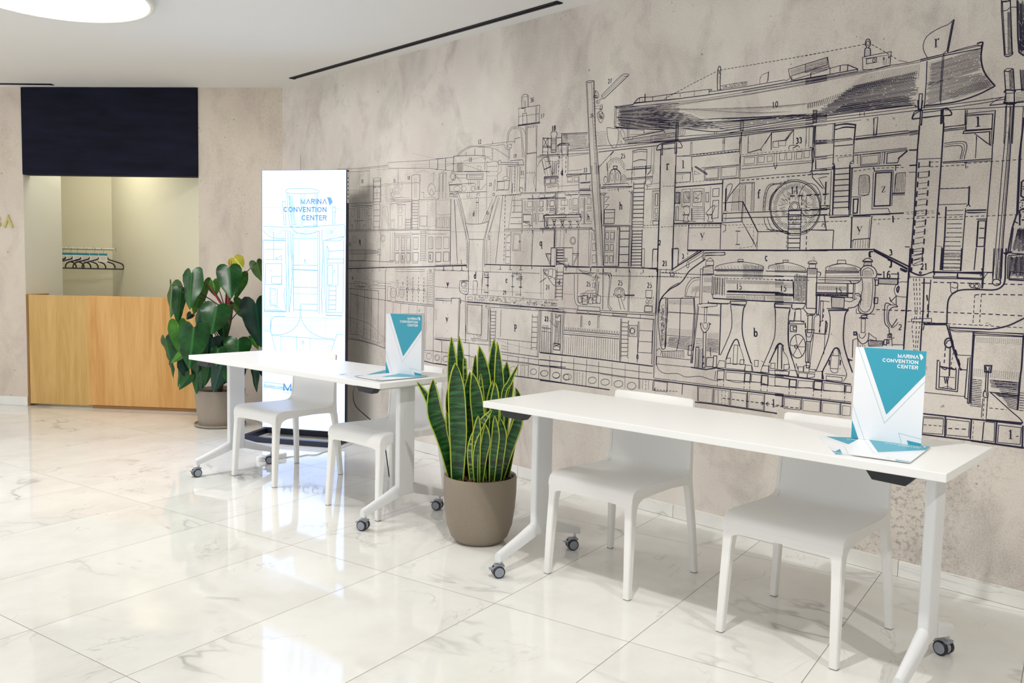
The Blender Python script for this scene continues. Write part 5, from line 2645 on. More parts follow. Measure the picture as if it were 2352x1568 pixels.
L c 5350,1325 94,-2
L e 5445,1346 98,0 94,-3
L d 5447,1448 1,-102
L e 5477,1448 0,-93
L c 5484,1448 1,-93
L e 5554,1447 1,-94
H d 6 5483,1428 71,0 2,-76 -74,1
L c 5608,1447 -2,-90
L e 5640,1447 0,-98 1,-66
L d 5447,1363 4,-28 -5,-9
L d 5634,1365 6,-16 -9,-17
R d 5449,1326 95,2 0,-7 -95,0
R d 5547,1325 89,-1 0,-5 -89,2
L d 5543,1342 0,-22
L c 5640,1349 35,-2
D d 5450,1304 342,-2
D c 5367,1319 11,-100 6,-58 -11,-53 15,-109
D c 5392,1320 12,-158 0,-52 -5,-110
D c 5378,1319 12,-117 0,-52 3,-150
L e 5411,1320 4,-146 -2,-80 0,-93
L d 5439,1315 -3,-94 1,-69
L d 5401,1300 38,0
D e 5426,1249 8,-45 0,-52
S c 5520,1286 -1,16 13,4 14,-6 0,-14 -10,-5 -13,5
S c 5520,1286 3,-23 15,-2 9,14 -1,17
S c 5593,1290 -1,11 15,2 20,1 6,-10 -2,-11 -15,0 -21,5
E c 5620,1292 7,0 -7,8
E c 5603,1293 7,1 -8,7
S e 5514,1128 -2,79 6,34 19,23 31,11 61,3 55,0 28,13 11,27 -2,75 -1,53
L d 5705,1446 2,-107 0,-38
L d 5676,1446 1,-107 2,-22
P 3 30 5676,1441 12,0 3,-118 -10,-1
V c 4 5686,1446 2,-126 18,-2 -3,128
E d 5693,1309 15,0 -16,13
L d 5729,1414 3,-91
L d 5736,1414 1,-93
L e 5737,1321 54,-2
V c 12 5743,1414 -2,-85 50,-2 -6,93
L d 5729,1417 56,5
L d 5714,1425 10,-3 4,14
R c 5740,1353 49,-5 2,-23 -52,1
D c 5615,1255 0,-127
D c 5640,1259 0,-129
D d 5640,1259 155,2
D d 5615,1255 25,4
D d 5324,1179 187,-1 144,1 145,-1
L b 5644,1284 1,65
L e 5420,1122 94,5
L e 5419,1126 95,5
L d 5423,1117 -4,-20
R c 5369,1143 82,7 1,-17 -83,-2
D c 5352,1131 265,0 41,1 54,-2 91,1
S e 5525,1115 124,2 39,2 58,17 55,33
L c 5515,1111 32,-12 102,5 155,4
L c 5526,1106 278,-1
L e 5514,1125 10,-30 22,-72 34,-84
L d 5522,1126 7,-28 23,-80 24,-60
D e 5554,1024 29,-85
L d 5582,942 21,1
L c 5558,1002 59,2
E e 5526,1050 16,1 -17,19
S d 5516,1044 5,14 13,4
L c 5531,1031 4,-122
L c 5535,1031 3,-121
D d 5514,1032 -1,-68
D c 5547,1012 -7,-57
L d 5494,971 -9,2 2,-123 85,-2 0,99
L d 5496,968 2,-111 66,-1 -2,87
L e 5495,948 61,-8
S d 5524,948 -4,-12 -17,7
S d 5540,949 16,-9 5,9
L c 5532,909 0,-51
T w 5527,906 1,-29
L c 5495,905 63,1
S b 5503,855 29,11 24,-11
L c 5437,830 167,1
L e 5619,1101 1,-105 1,-190
L d 5624,1093 -1,-103 4,-189
L d 5605,994 -3,-168 11,-4
L d 5613,998 1,-193 8,-2
L d 5619,1098 186,-1
L c 5625,1090 176,4 3,-125 -2,-170
P 4 22 5630,1082 169,4 -1,-24 -166,-2
P 6 22 5628,952 172,0 0,-32 -172,-1
H d 16 5626,907 38,-1 4,-111 -45,0
H d 16 5701,910 99,-1 2,-110 -36,9
H c 8 5691,911 109,1 0,-30 -107,-1
H d 5 5709,861 94,5 -3,-22 -71,3
H d 8 5803,872 16,-1 4,-72 -18,0
L e 5803,1102 1,-133 -4,-60 0,-110
L d 5699,860 104,-2
R e 5670,967 25,2 -1,-27 -22,0
S d 5675,962 4,-16 7,1 2,16
L d 5677,940 1,-71
L d 5685,941 1,-72
S d 5678,869 -6,-15 2,-16 14,1 0,20 -2,10
S c 5676,860 5,3 3,-21
S d 5694,862 21,-17 51,-43 46,-37 10,-15
L c 5689,859 -1,-111
D c 5676,832 0,-86
D c 5688,834 0,-86
L c 5671,832 -1,-81
D c 5698,795 64,1
L e 5688,745 134,5
L e 5436,737 101,2 93,1 51,2 137,2
L c 5440,725 86,5
L e 5531,737 3,-85
L e 5633,738 0,-82
L d 5681,736 -2,-84
L e 5728,740 1,-86
L e 5823,740 3,-86
R c 5537,727 89,1 1,-64 -88,-5
R c 5443,720 81,5 1,-65 -84,-7
R c 5736,730 82,1 0,-68 -82,-5
D b 5641,733 2,-75
D c 5445,690 86,5
D d 5545,688 83,8
L e 5439,647 92,2 105,2 90,0 106,1
L d 5636,648 196,1
T 1 5782,717 2,-37
L c 5802,693 9,2
L c 5686,737 35,0 2,-78 -39,-1
'''
LEDART='''
S b 199,1883 23,19 91,4 131,-8 23,-24 -131,-7 -114,4 -23,12
L b 212,1871 8,-144 19,-109
L b 461,1870 -1,-250
L a 227,1871 24,-253
V a 12 222,1867 29,-244 40,0 -35,244
V a 7 416,1870 12,-246 29,1 -1,245
R b 173,1810 23,0 9,-177 -15,0
D a 13,1763 640,-1
D a 541,1780 140,-41
S a 245,1633 69,6 46,-15 108,11
S b 239,1623 75,-10 92,1 68,11
S b 587,1636 3,72 -4,51 13,11 12,-10 -5,-52 -3,-70
L b 592,1729 17,0
L b 13,1621 186,-7 275,11 202,14
S b 245,1618 46,-42 103,-9 80,22
H a 12 18,1611 181,-4 0,-79 -93,5
S b 12,1589 47,-41 70,-20 70,0
S b 682,1637 4,-72 -31,-42 -68,-6 -67,5
H a 12 497,1604 182,23 -2,-83 -146,-17
L c 12,1516 187,-1
L b 514,1519 168,31
T 10 576,1595 0,-21
L b 199,1596 12,-626
L b 220,1597 9,-626
L b 239,1592 18,-336 -23,-285
L a 251,1592 15,-335
L b 262,1566 7,-594
V a 6 220,1518 -21,-527 64,2 0,526
L b 468,1594 -3,-616
L b 483,1594 -1,-626
L b 499,1599 10,-181 -10,-313 6,-136
L b 514,1522 20,-552
V a 5 480,1418 -4,-419 58,-29 -14,448
S b 199,1160 -11,-64 17,-126
L b 263,1529 200,3
L b 263,1330 201,2
L c 263,1297 201,-3
L b 267,1164 197,1
L a 267,1114 198,1
L b 321,1037 144,2
L b 267,993 198,-4
T n 364,1374 0,-29
T z 77,1297 0,-25
T f 605,1300 1,-31
T n 349,757 0,-28
L b 100,1580 0,-211
L b 12,1516 11,-552
L b 30,1447 146,2
L b 30,1368 146,3
L b 118,1370 46,32 6,-31
L b 123,1391 0,-21
R b 30,1336 140,3 0,-158 -140,-4
R b 83,1242 87,2 -3,-61 -85,6
R b 71,1152 58,-9 0,-128 -58,4
R a 82,1131 33,1 0,-37 -33,-1
R a 80,1067 32,1 0,-43 -32,-1
L b 23,985 153,0
L c 23,973 176,2
R a 35,1071 0,-64 106,-2 0,-5
L b 542,1481 18,-41 -6,-63
L b 554,1439 129,8
R b 543,1382 135,3 0,-31 -135,-3
L b 542,1481 1,-500
R b 549,1336 39,0 1,-145 -39,-6
Z b 6 561,1195 -2,-209 58,211 -2,-209
L b 633,1348 1,-166
L b 539,980 136,0
L c 534,959 136,-1
L b 677,1524 -2,-539
D a 544,1252 90,4
D a 11,857 659,23
D a 153,968 0,-170
D a 408,913 0,-127
D a 534,959 0,-157
S b 321,1032 0,-59 -5,-63 -47,-65 -81,-41 -106,-9
S b 333,1032 -3,-79 20,-63 58,-62 92,-38 103,-7
D a 408,913 149,5
L b 76,934 -5,-107
S b 76,805 6,97 36,33 81,3
L b 11,824 65,-3
L b 625,816 51,2
L b 625,816 -44,-128
L b 76,821 42,-153
L b 293,792 0,-117
L a 159,787 0,-117
L a 403,786 0,-106
L a 546,728 46,-3
L b 88,790 526,-17
T y 203,698 0,-21
R b 23,426 177,-12 0,-22 -177,2
L b 11,404 422,-42
L c 11,388 583,-39
V b 8 23,415 0,-27 525,-30 0,21
V a 10 314,1867 12,-233 34,0 -1,233
V a 6 268,1519 1,-526 47,1 -2,525
V a 5 417,1521 2,-418 40,1 -2,417
H a 8 251,1602 217,2 0,-72 -217,-3
D a 200,906 173,6
L a 23,932 635,5
H a 4 23,980 176,0 0,-10 -176,-4
'''
# leaves: attachment and tip from the pot centre, width, roll, fold, kind
PHILO= [(-0.218,-0.15,1.249,-0.202,-0.25,0.963,0.15,35.0,0.35,0),(-0.314,-0.12,1.096,-0.304,-0.2,0.829,0.106,-25.0,0.4,0),(-0.436,0.0,1.147,-0.449,-0.02,0.875,0.097,50.0,0.4,2),(0.068,-0.1,1.295,0.115,-0.2,1.056,0.197,0.0,0.18,0),(0.062,0.05,1.381,0.146,0.0,1.301,0.124,-20.0,0.2,3),(0.099,0.1,1.246,0.059,0.08,1.041,0.119,20.0,0.2,1),(0.245,0.05,1.346,0.294,0.05,1.19,0.113,-15.0,0.25,2),(-0.191,0.05,1.178,-0.252,0.0,0.906,0.139,-20.0,0.3,1),(0.036,-0.3,0.995,0.023,-0.38,0.782,0.23,5.0,0.22,0),(0.253,0.0,1.011,0.306,-0.02,0.652,0.241,-10.0,0.25,4),(0.051,0.08,1.012,0.18,0.05,0.863,0.109,20.0,0.25,1),(-0.411,-0.2,0.722,-0.368,-0.2,0.517,0.124,40.0,0.5,0),(-0.375,-0.2,0.542,-0.355,-0.2,0.403,0.034,60.0,0.3,0),(-0.1,-0.42,0.823,-0.108,-0.5,0.519,0.226,8.0,0.25,0),(-0.307,-0.2,0.844,-0.294,-0.2,0.599,0.139,-15.0,0.3,1),(-0.016,-0.25,0.739,-0.016,-0.28,0.593,0.212,10.0,0.3,4),(0.178,-0.22,0.728,0.191,-0.28,0.543,0.213,-5.0,0.22,0),(0.222,0.0,0.736,0.273,0.0,0.629,0.061,10.0,0.3,1),(-0.15,-0.2,0.537,-0.162,-0.22,0.282,0.119,20.0,0.35,0),(-0.014,-0.3,0.55,-0.06,-0.3,0.351,0.108,-20.0,0.35,0),(0.081,-0.32,0.545,0.013,-0.33,0.317,0.147,15.0,0.3,4),(0.134,-0.3,0.504,0.158,-0.3,0.334,0.098,-20.0,0.3,0),(-0.258,-0.2,0.555,-0.231,-0.2,0.389,0.09,-35.0,0.4,4),(-0.213,-0.22,0.437,-0.289,-0.25,0.321,0.079,20.0,0.4,0),(-0.288,-0.2,0.509,-0.318,-0.2,0.33,0.042,40.0,0.4,0),(0.265,-0.1,0.485,0.286,-0.1,0.288,0.061,30.0,0.4,4),(0.281,0.0,0.474,0.307,0.0,0.41,0.041,10.0,0.3,4),(-0.041,-0.28,0.617,-0.045,-0.3,0.416,0.123,5.0,0.3,0),(-0.258,-0.25,0.61,-0.35,-0.25,0.533,0.061,10.0,0.2,1),(-0.277,0.0,0.915,-0.316,0.0,0.868,0.056,10.0,0.2,4),(-0.158,-0.1,0.963,-0.207,-0.1,0.83,0.076,40.0,0.3,0),(-0.131,0.1,1.184,-0.104,0.08,1.06,0.114,0.0,0.2,1),(0.036,-0.1,0.48,0.022,-0.12,0.349,0.131,0.0,0.3,4),(0.148,-0.1,0.482,0.124,-0.12,0.331,0.111,0.0,0.3,4),(-0.111,-0.15,0.846,-0.119,-0.2,0.688,0.13,15.0,0.3,4),(0.025,-0.12,0.847,0.044,-0.15,0.728,0.111,-15.0,0.3,0),(-0.102,-0.3,0.677,-0.078,-0.34,0.543,0.118,10.0,0.3,0),(0.108,-0.25,0.638,0.127,-0.28,0.502,0.128,-10.0,0.3,4),(-0.268,-0.15,0.721,-0.257,-0.18,0.563,0.11,-25.0,0.3,4),(0.046,-0.3,0.661,0.044,-0.34,0.526,0.118,10.0,0.3,0),(-0.134,-0.1,0.781,-0.101,-0.14,0.623,0.121,0.0,0.3,4),(-0.076,-0.28,0.457,-0.095,-0.3,0.33,0.088,20.0,0.3,0),(0.156,-0.25,0.459,0.133,-0.27,0.341,0.089,-15.0,0.3,0)]
SNAKE= [([-0.149,-0.028,0.994,-0.14,-0.025,0.812,-0.122,-0.023,0.558,-0.111,-0.02,0.337],0.0446,0),([-0.117,0.042,0.994,-0.105,0.038,0.842,-0.089,0.034,0.548,-0.085,0.03,0.326],0.0359,0),([-0.124,-0.112,0.879,-0.116,-0.101,0.729,-0.106,-0.091,0.527,-0.107,-0.08,0.351],0.0704,0),([-0.311,-0.028,0.775,-0.246,-0.025,0.672,-0.193,-0.023,0.498,-0.136,-0.02,0.333],0.0302,0),([-0.233,-0.042,0.792,-0.223,-0.038,0.631,-0.17,-0.034,0.486,-0.125,-0.03,0.332],0.0618,0),([-0.087,0.028,0.889,-0.085,0.025,0.844,-0.072,0.023,0.551,-0.069,0.02,0.329],0.0187,1),([-0.059,0.0,0.826,-0.067,0.0,0.687,-0.064,0.0,0.511,-0.061,0.0,0.334],0.0431,0),([-0.043,-0.07,0.828,-0.022,-0.063,0.697,-0.004,-0.057,0.523,-0.001,-0.05,0.339],0.0532,0),([-0.018,0.028,0.949,0.008,0.025,0.788,0.014,0.023,0.553,0.011,0.02,0.33],0.0546,0),([-0.037,0.07,0.901,-0.039,0.063,0.767,-0.038,0.057,0.545,-0.034,0.05,0.322],0.0287,0),([0.051,0.07,0.981,0.052,0.063,0.806,0.043,0.057,0.547,0.04,0.05,0.324],0.0489,0),([0.068,0.028,0.973,0.081,0.025,0.774,0.087,0.023,0.554,0.088,0.02,0.332],0.0446,0),([0.117,0.07,0.871,0.112,0.063,0.756,0.105,0.057,0.548,0.099,0.05,0.325],0.0446,0),([0.172,0.0,0.864,0.134,0.0,0.779,0.103,0.0,0.691,0.099,0.0,0.337],0.0216,0),([0.162,0.07,0.745,0.18,0.063,0.653,0.154,0.057,0.512,0.125,0.05,0.326],0.0395,0),([0.185,-0.028,0.668,0.174,-0.025,0.579,0.133,-0.023,0.454,0.096,-0.02,0.334],0.0446,0),([0.054,-0.14,0.666,-0.003,-0.127,0.586,-0.044,-0.113,0.469,-0.037,-0.1,0.358],0.0302,1),([-0.008,0.0,0.819,-0.003,0.0,0.717,0.015,0.0,0.557,0.026,0.0,0.335],0.0244,1),([0.051,-0.028,0.789,0.042,-0.025,0.664,0.039,-0.023,0.488,0.041,-0.02,0.341],0.0359,0),([0.066,-0.07,0.785,0.065,-0.063,0.67,0.061,-0.057,0.495,0.064,-0.05,0.348],0.0395,0),([-0.01,-0.14,0.638,-0.016,-0.127,0.536,-0.018,-0.113,0.433,-0.012,-0.1,0.336],0.0359,0),([0.025,-0.126,0.594,0.027,-0.114,0.506,0.013,-0.102,0.431,0.004,-0.09,0.342],0.0395,0),([-0.166,-0.056,0.641,-0.149,-0.051,0.548,-0.129,-0.045,0.452,-0.117,-0.04,0.338],0.0273,0),([-0.16,0.042,0.767,-0.16,0.038,0.65,-0.131,0.034,0.473,-0.114,0.03,0.325],0.0287,0),([0.148,0.056,0.785,0.135,0.051,0.699,0.116,0.045,0.551,0.106,0.04,0.328],0.0244,0),([0.091,-0.084,0.617,0.1,-0.076,0.529,0.091,-0.068,0.426,0.086,-0.06,0.344],0.0431,0),([-0.101,-0.028,0.618,-0.092,-0.025,0.515,-0.09,-0.023,0.412,-0.089,-0.02,0.338],0.0316,0),([0.066,-0.112,0.635,0.072,-0.101,0.533,0.063,-0.091,0.43,0.057,-0.08,0.344],0.0331,0)]
# ------------------------------------------------------------ materials
def plaster(name,base,dark,light,amt=1.0,patch=None):
    m=mat(name,base,.75,spec=.25); N=NT(m); v=N.coord()
    w1=N.mapping(v,(1,.7,1))
    big=N.noise(w1,1.3,5,.6,.3); c=N.ramp(big,(.32,dark),(.5,base),(.68,light))
    col=N.mix(.8*amt,base,c)
    pink=N.noise(N.mapping(v,(1,.6,1),(5,3,0)),2.1,3,.5); col=N.mix(N.math('MULTIPLY',N.math('SUBTRACT',pink,.42),1.5),col,C3(208,192,187))
    st=N.noise(N.mapping(v,(1.5,.8,1),(1,7,0)),2.6,6,.65,.5); f=N.math('MULTIPLY',N.ramp(st,(.5,(0,0,0,1)),(.75,(1,1,1,1))),.5*amt)
    col=N.mix(f,col,C3(150,139,134))
    # fine gritty stain, heavier in patches
    gm=N.noise(N.mapping(v,(1,1,1),(2,9,4)),1.1,2); gr=N.noise(v,42,5,.75)
    g_=N.math('MULTIPLY',N.ramp(gm,(.5,(0,0,0,1)),(.68,(1,1,1,1))),N.ramp(gr,(.5,(0,0,0,1)),(.62,(1,1,1,1))))
    if patch:
        sp_=N.n('ShaderNodeSeparateXYZ'); N.l(v,sp_.inputs[0])
        a1=N.n('ShaderNodeMapRange'); N.l(sp_.outputs[0],a1.inputs[0]); a1.inputs[1].default_value=patch[0]; a1.inputs[2].default_value=patch[0]+.5
        a2=N.n('ShaderNodeMapRange'); N.l(sp_.outputs[1],a2.inputs[0]); a2.inputs[1].default_value=patch[1]; a2.inputs[2].default_value=patch[1]-.35
        k_=N.math('ADD',.22,N.math('MULTIPLY',N.math('MULTIPLY',a1.outputs[0],a2.outputs[0]),.78))
        g_=N.math('MULTIPLY',g_,k_)
    else: g_=N.math('MULTIPLY',g_,.5)
    col=N.mix(N.math('MULTIPLY',g_,.55*amt),col,C3(120,108,96))
    sp=N.noise(v,26,2,.5); spf=N.math('MULTIPLY',N.ramp(sp,(.73,(0,0,0,1)),(.76,(1,1,1,1))),.55); col=N.mix(spf,col,C3(95,85,85))
    fine=N.noise(v,150,2,.6); col=N.mix(.16,col,N.ramp(fine,(.3,(0,0,0,1)),(.7,(1,1,1,1))),'OVERLAY')
    N.l(col,N.b.inputs['Base Color']); N.bump(N.noise(v,90,3,.6),.12,.004)
    return m
M_wall=plaster('printed_plaster_wall',C3(221,214,204),C3(190,182,174),C3(235,229,221),1.0,(4.1,.75))
M_wall2=plaster('plaster_back_wall',C3(220,208,192),C3(204,190,176),C3(230,220,206),.7)
M_ink=mat('mural_ink',C3(46,42,66),.7,spec=.2)
M_ceil=mat('ceiling_paint',C3(236,235,231),.85,spec=.2)
M_coat=mat('coatroom_paint',C3(216,212,190),.85,spec=.2)
M_coat2=mat('coatroom_return_paint',C3(216,216,208),.85,spec=.2)
M_navy=mat('navy_panel',C3(30,30,52),.7,spec=.12)
N=NT(M_navy); st_=N.noise(N.mapping(N.coord(),(1,5,1),rot=(0,0,.45)),2.2,3); N.l(N.ramp(st_,(.3,C3(17,17,31)),(.7,C3(27,28,47))),N.b.inputs['Base Color'])
def marble(name,tiles):
    m=mat(name,C3(236,234,226),.07,spec=.36); N=NT(m); v=N.coord()
    sp=N.n('ShaderNodeSeparateXYZ'); N.l(v,sp.inputs[0]); X,Y=sp.outputs[0],sp.outputs[1]
    dx,dy=tiles
    tx=N.math('DIVIDE',X,dx); ty=N.math('DIVIDE',Y,dy)
    cx=N.math('FLOOR',tx); cy=N.math('FLOOR',ty)
    cb=N.n('ShaderNodeCombineXYZ'); N.l(cx,cb.inputs[0]); N.l(cy,cb.inputs[1])
    wn=N.n('ShaderNodeTexWhiteNoise',noise_dimensions='3D'); N.l(cb.outputs[0],wn.inputs['Vector'])
    sc=N.n('ShaderNodeVectorMath',operation='SCALE'); N.l(wn.outputs['Color'],sc.inputs[0]); sc.inputs['Scale'].default_value=40
    ad=N.n('ShaderNodeVectorMath',operation='ADD'); N.l(v,ad.inputs[0]); N.l(sc.outputs[0],ad.inputs[1]); P=ad.outputs[0]
    def ridge(scale,detail,dist,w,rough=.55,mp=(1,1,1),loc=(0,0,0)):
        n_=N.noise(N.mapping(P,mp,loc),scale,detail,rough,dist); a=N.math('ABSOLUTE',N.math('SUBTRACT',n_,.5))
        return N.math('SUBTRACT',1,N.math('MINIMUM',N.math('DIVIDE',a,w),1))
    v1=ridge(.85,5,.45,.010,.58,(1,.7,1)); v2=ridge(1.7,5,.7,.007,.6,(.6,1.2,1),(3,1,2)); v3=ridge(.85,5,.45,.045,.58,(1,.7,1))
    mk=N.noise(P,1.6,3); mk1=N.ramp(mk,(.50,(0,0,0,1)),(.68,(1,1,1,1)))
    mk2=N.ramp(N.noise(N.mapping(P,(1,1,1),(8,8,8)),2.2,3),(.48,(0,0,0,1)),(.66,(1,1,1,1)))
    cloud=N.noise(P,2.2,5,.6)
    base=N.ramp(cloud,(.3,C3(226,224,218)),(.55,C3(237,236,231)),(.8,C3(241,241,237)))
    col=N.mix(N.math('MULTIPLY',N.math('MULTIPLY',v3,mk1),.13),base,C3(176,172,166))
    col=N.mix(N.math('MULTIPLY',N.math('MULTIPLY',v1,mk1),.6),col,C3(140,140,136))
    col=N.mix(N.math('MULTIPLY',N.math('MULTIPLY',v2,mk2),.4),col,C3(160,156,150))
    def edge(t,d):
        fr=N.math('FRACT',t); e=N.math('MINIMUM',fr,N.math('SUBTRACT',1,fr)); return N.math('LESS_THAN',N.math('MULTIPLY',e,d),.0014)
    gl=N.math('MAXIMUM',edge(tx,dx),edge(ty,dy))
    col=N.mix(N.math('MULTIPLY',gl,.9),col,C3(128,124,112)); N.l(col,N.b.inputs['Base Color'])
    N.l(N.math('ADD',.055,N.math('MULTIPLY',gl,.6)),N.b.inputs['Roughness'])
    N.bump(N.math('ADD',N.noise(v,6,2),N.math('MULTIPLY',gl,-.4)),.015,.004)
    return m
M_floor=marble('marble_floor_tile',(1.1975,.5886))
M_base=marble('marble_baseboard_tile',(.5975,50))
NT(M_base).b.inputs['Roughness'].default_value=.2
def wood(name,a,b):
    m=mat(name,a,.45,spec=.35); N=NT(m); v=N.coord()
    n1=N.noise(N.mapping(v,(7,.55,1)),1.6,5,.6,.6); n2=N.noise(N.mapping(v,(60,1.4,1)),3,3,.6)
    c=N.ramp(n1,(.35,a),(.6,b)); c=N.mix(.18,c,N.ramp(n2,(.3,(.2,.2,.2,1)),(.7,(.8,.8,.8,1))),'OVERLAY'); N.l(c,N.b.inputs['Base Color']); return m
M_wood1=wood('beech_veneer_pale',C3(196,156,88),C3(212,174,108))
M_wood2=wood('beech_veneer',C3(206,152,84),C3(224,176,110))
M_woodd=mat('veneer_edge',C3(150,108,62),.6)
M_white=mat('white_laminate',C3(244,244,242),.32,spec=.5)
M_edge=mat('white_table_edge',C3(228,227,224),.4)
M_metal=mat('white_powder_coat',C3(232,233,234),.35)
M_chair=mat('white_polypropylene',C3(247,246,243),.42,spec=.45)
M_foot=mat('grey_glide',C3(150,148,142),.6)
M_black=mat('black_plastic',C3(28,28,38),.5)
M_blackm=mat('black_metal_frame',C3(22,28,52),.4,spec=.5)  # black body; blue of the screen's halo is put into the colour
M_tyre=mat('caster_tyre',C3(34,34,42),.55)
M_hub=mat('caster_hub',C3(150,156,166),.4)
M_chrome=mat('steel',C3(190,192,196),.25,metal=1)
M_paper=mat('folder_card',C3(240,241,245),.35,spec=.5)
M_teal=mat('folder_teal',C3(52,160,184),.35,spec=.5)
M_pot1=mat('taupe_pot',C3(144,132,116),.55); 
N=NT(M_pot1); N.l(N.mix(.2,C3(144,132,116),N.noise(N.coord(),220,2),'OVERLAY'),N.b.inputs['Base Color'])
M_pot2=mat('greige_pot',C3(160,148,134),.6)
N=NT(M_pot2); N.l(N.mix(.25,C3(160,148,134),N.noise(N.coord(),220,2),'OVERLAY'),N.b.inputs['Base Color'])
M_bark=mat('bark_chip',C3(104,66,48),.9); M_soil=mat('potting_soil',C3(48,34,28),.95)
M_lampface=mat('lamp_diffuser',(1,1,1,1),.5,emit=(1,.985,.96,1),es=22.0)
M_rail=mat('rail_enamel',C3(196,194,178),.5)
M_rim=mat('lamp_rim',C3(225,225,215),.5)
M_gap=mat('slot_black',C3(14,14,20),.6)
M_brass=mat('letter_olive_gold',C3(196,188,112),.5)
M_cable=mat('white_cable',C3(225,225,228),.5); M_cableb=mat('black_cable',C3(25,28,40),.5)
M_card=mat('hanger_card_white',C3(215,212,205),.6); M_cardt=mat('hanger_card_teal',C3(30,125,145),.6)
# ------------------------------------------------------------ the room
CO=Vector((-2.03521,7.52279,0)); UM=Vector((.7018979,-.7122776,0)); UB=Vector((.996103,-.088199,0)); NB=Vector((.088199,.996103,0))
def frame(o,X,org):
    Z=X.cross(Vector((0,0,1))); o.matrix_world=Matrix(((X.x,0,Z.x,org[0]),(X.y,0,Z.y,org[1]),(0,1,0,org[2]),(0,0,0,1)))
H=2.862
def at(X,org,mb,name,mats,**k):
    p=k.pop('parent',None)
    o=mb.build(name,mats,**k); frame(o,X,org); return o
# mural wall, the engraving printed on it
mb=MB(); mb.box(-.0,11.3,0,H,-.15,0,0)
drawing(mb,MURAL,.0006,1)
for s in ([(.30,2.27),(.305,2.13)],[(.33,2.12),(.335,2.07)]): strip(mb,s,.003,.0006,1)
o=at(UM,CO,mb,'wall_mural',[M_wall,M_ink],smooth='raw'); struct(o)
mb=MB(); mb.box(0,11.3,0,.072,0,.011,0); struct(at(UM,CO,mb,'baseboard_mural',M_base,bevel=.002))
# back wall in two pieces with the coatroom opening between them
mb=MB(); mb.box(-5,-2.399,0,H,-.12,0); struct(at(UB,CO,mb,'wall_back_left',M_wall2))
mb=MB(); mb.box(-.7615,0,0,H,-.12,0); struct(at(UB,CO,mb,'wall_back_right',M_wall2))
mb=MB(); mb.box(-5,-2.397,0,.083,0,.010); struct(at(UB,CO,mb,'baseboard_back_left',M_base,bevel=.002))
mb=MB(); mb.box(-.7615,-.012,0,.083,0,.010); struct(at(UB,CO,mb,'baseboard_back_right',M_base,bevel=.002))
# coatroom shell behind the opening
mb=MB(); mb.box(-2.50,-2.399,0,2.8,-.55,-.12); mb.box(-2.399,-2.3965,0,2.8,-.55,-.0005); struct(at(UB,CO,mb,'wall_coatroom_return',M_coat2))
PR=CO+UB*(-.7615); CN=Vector((-2.791-.702*2.27,7.59+.712*2.27,0))
mb=MB(); mb.box(-2.27,.0,0,2.8,-.1,0); struct(at(UM,Vector((-2.791+.02,7.59+.09,0)),mb,'wall_coatroom_right',M_coat))
mb=MB(); mb.box(-2.6,.12,0,2.8,-.1,0); struct(at(UB,CN+Vector((.02,.09,0)),mb,'wall_coatroom_back',M_coat))
mb=MB(); mb.box(-5,-4.9,0,2.8,-2.2,-.12); struct(at(UB,CO,mb,'wall_coatroom_left',M_coat))
mb=MB(); mb.box(-5,-.6,2.8,2.86,-2.4,-.115); struct(at(UB,CO,mb,'ceiling_coatroom',M_coat))
mb=MB(); mb.box(-2.393,-.7635,2.093,2.858,-.10,.014); o=at(UB,CO,mb,'wall_opening_header',M_navy,bevel=.002); struct(o)
m_=MB(); m_.box(-2.5,8.6,-3.15,-3,0,H); struct(m_.build('wall_rear_light_block',M_coat2))  # added out of view behind the camera to block world light at right
# floor and ceiling
TX=Vector((math.sin(-.978229616),math.cos(-.978229616),0)); TW=Vector((math.cos(-.978229616),-math.sin(-.978229616),0))
# floor plane in tile axes: local x along TW (tile length), local y along TX (tile width)
fl=MB(); org=TW*(1.4944-1.1975*4)+TX*(3.0453-.5886*8)
fm=Matrix(((TW.x,TX.x,0,org.x),(TW.y,TX.y,0,org.y),(0,0,1,0),(0,0,0,1))); inv=fm.inverted()
def poly(pts,z): return [tuple((inv@Vector((x,y,z)))) for x,y in pts]
FP=[(-8.5,-3),(8.6,-3),(-2.0,7.7),(-2.6,8.4),(-4.0,9.9),(-8.5,9.9)]
fl.face(poly(FP,0)); fl.face(poly(FP,-.1)[::-1])
o=fl.build('floor',M_floor,smooth='raw'); o.matrix_world=fm; struct(o)
cl=MB(); CP=[(-8.5,-3),(8.6,-3),(-1.93,7.63),(-8.5,8.2)]
cl.face([(x,y,H) for x,y in CP][::-1]); cl.face([(x,y,H+.1) for x,y in CP])
o=cl.build('ceiling',M_ceil,smooth='raw'); struct(o)
# linear air slots let into the ceiling
def slot(name,a,b,wd,label):
    a=Vector(a);b=Vector(b); d=(b-a); L=d.length; X=d.normalized()
    t=thing(name,label,'air vent',(a.x,a.y,H),math.atan2(X.y,X.x))
    m=MB(); m.box(0,L,-wd/2,wd/2,-.004,-.0005); m.build('slot_opening',M_gap,t)
    m=MB(); m.box(.0,L,-wd*.08,wd*.02,-.0065,-.0035); m.box(0,.03,-wd/2,wd/2,-.006,-.003); m.box(L-.03,L,-wd/2,wd/2,-.006,-.003); m.build('slot_blade',M_navy,t)
    return t
slot('linear_slot_vent',(-1.858,7.145),(.232,5.024),.05,'long narrow black air slot in the ceiling beside the mural wall')
slot('linear_slot_vent',(-6.2,7.70),(-4.06,7.580),.05,'dark air slot in the ceiling at the far left above the coatroom')
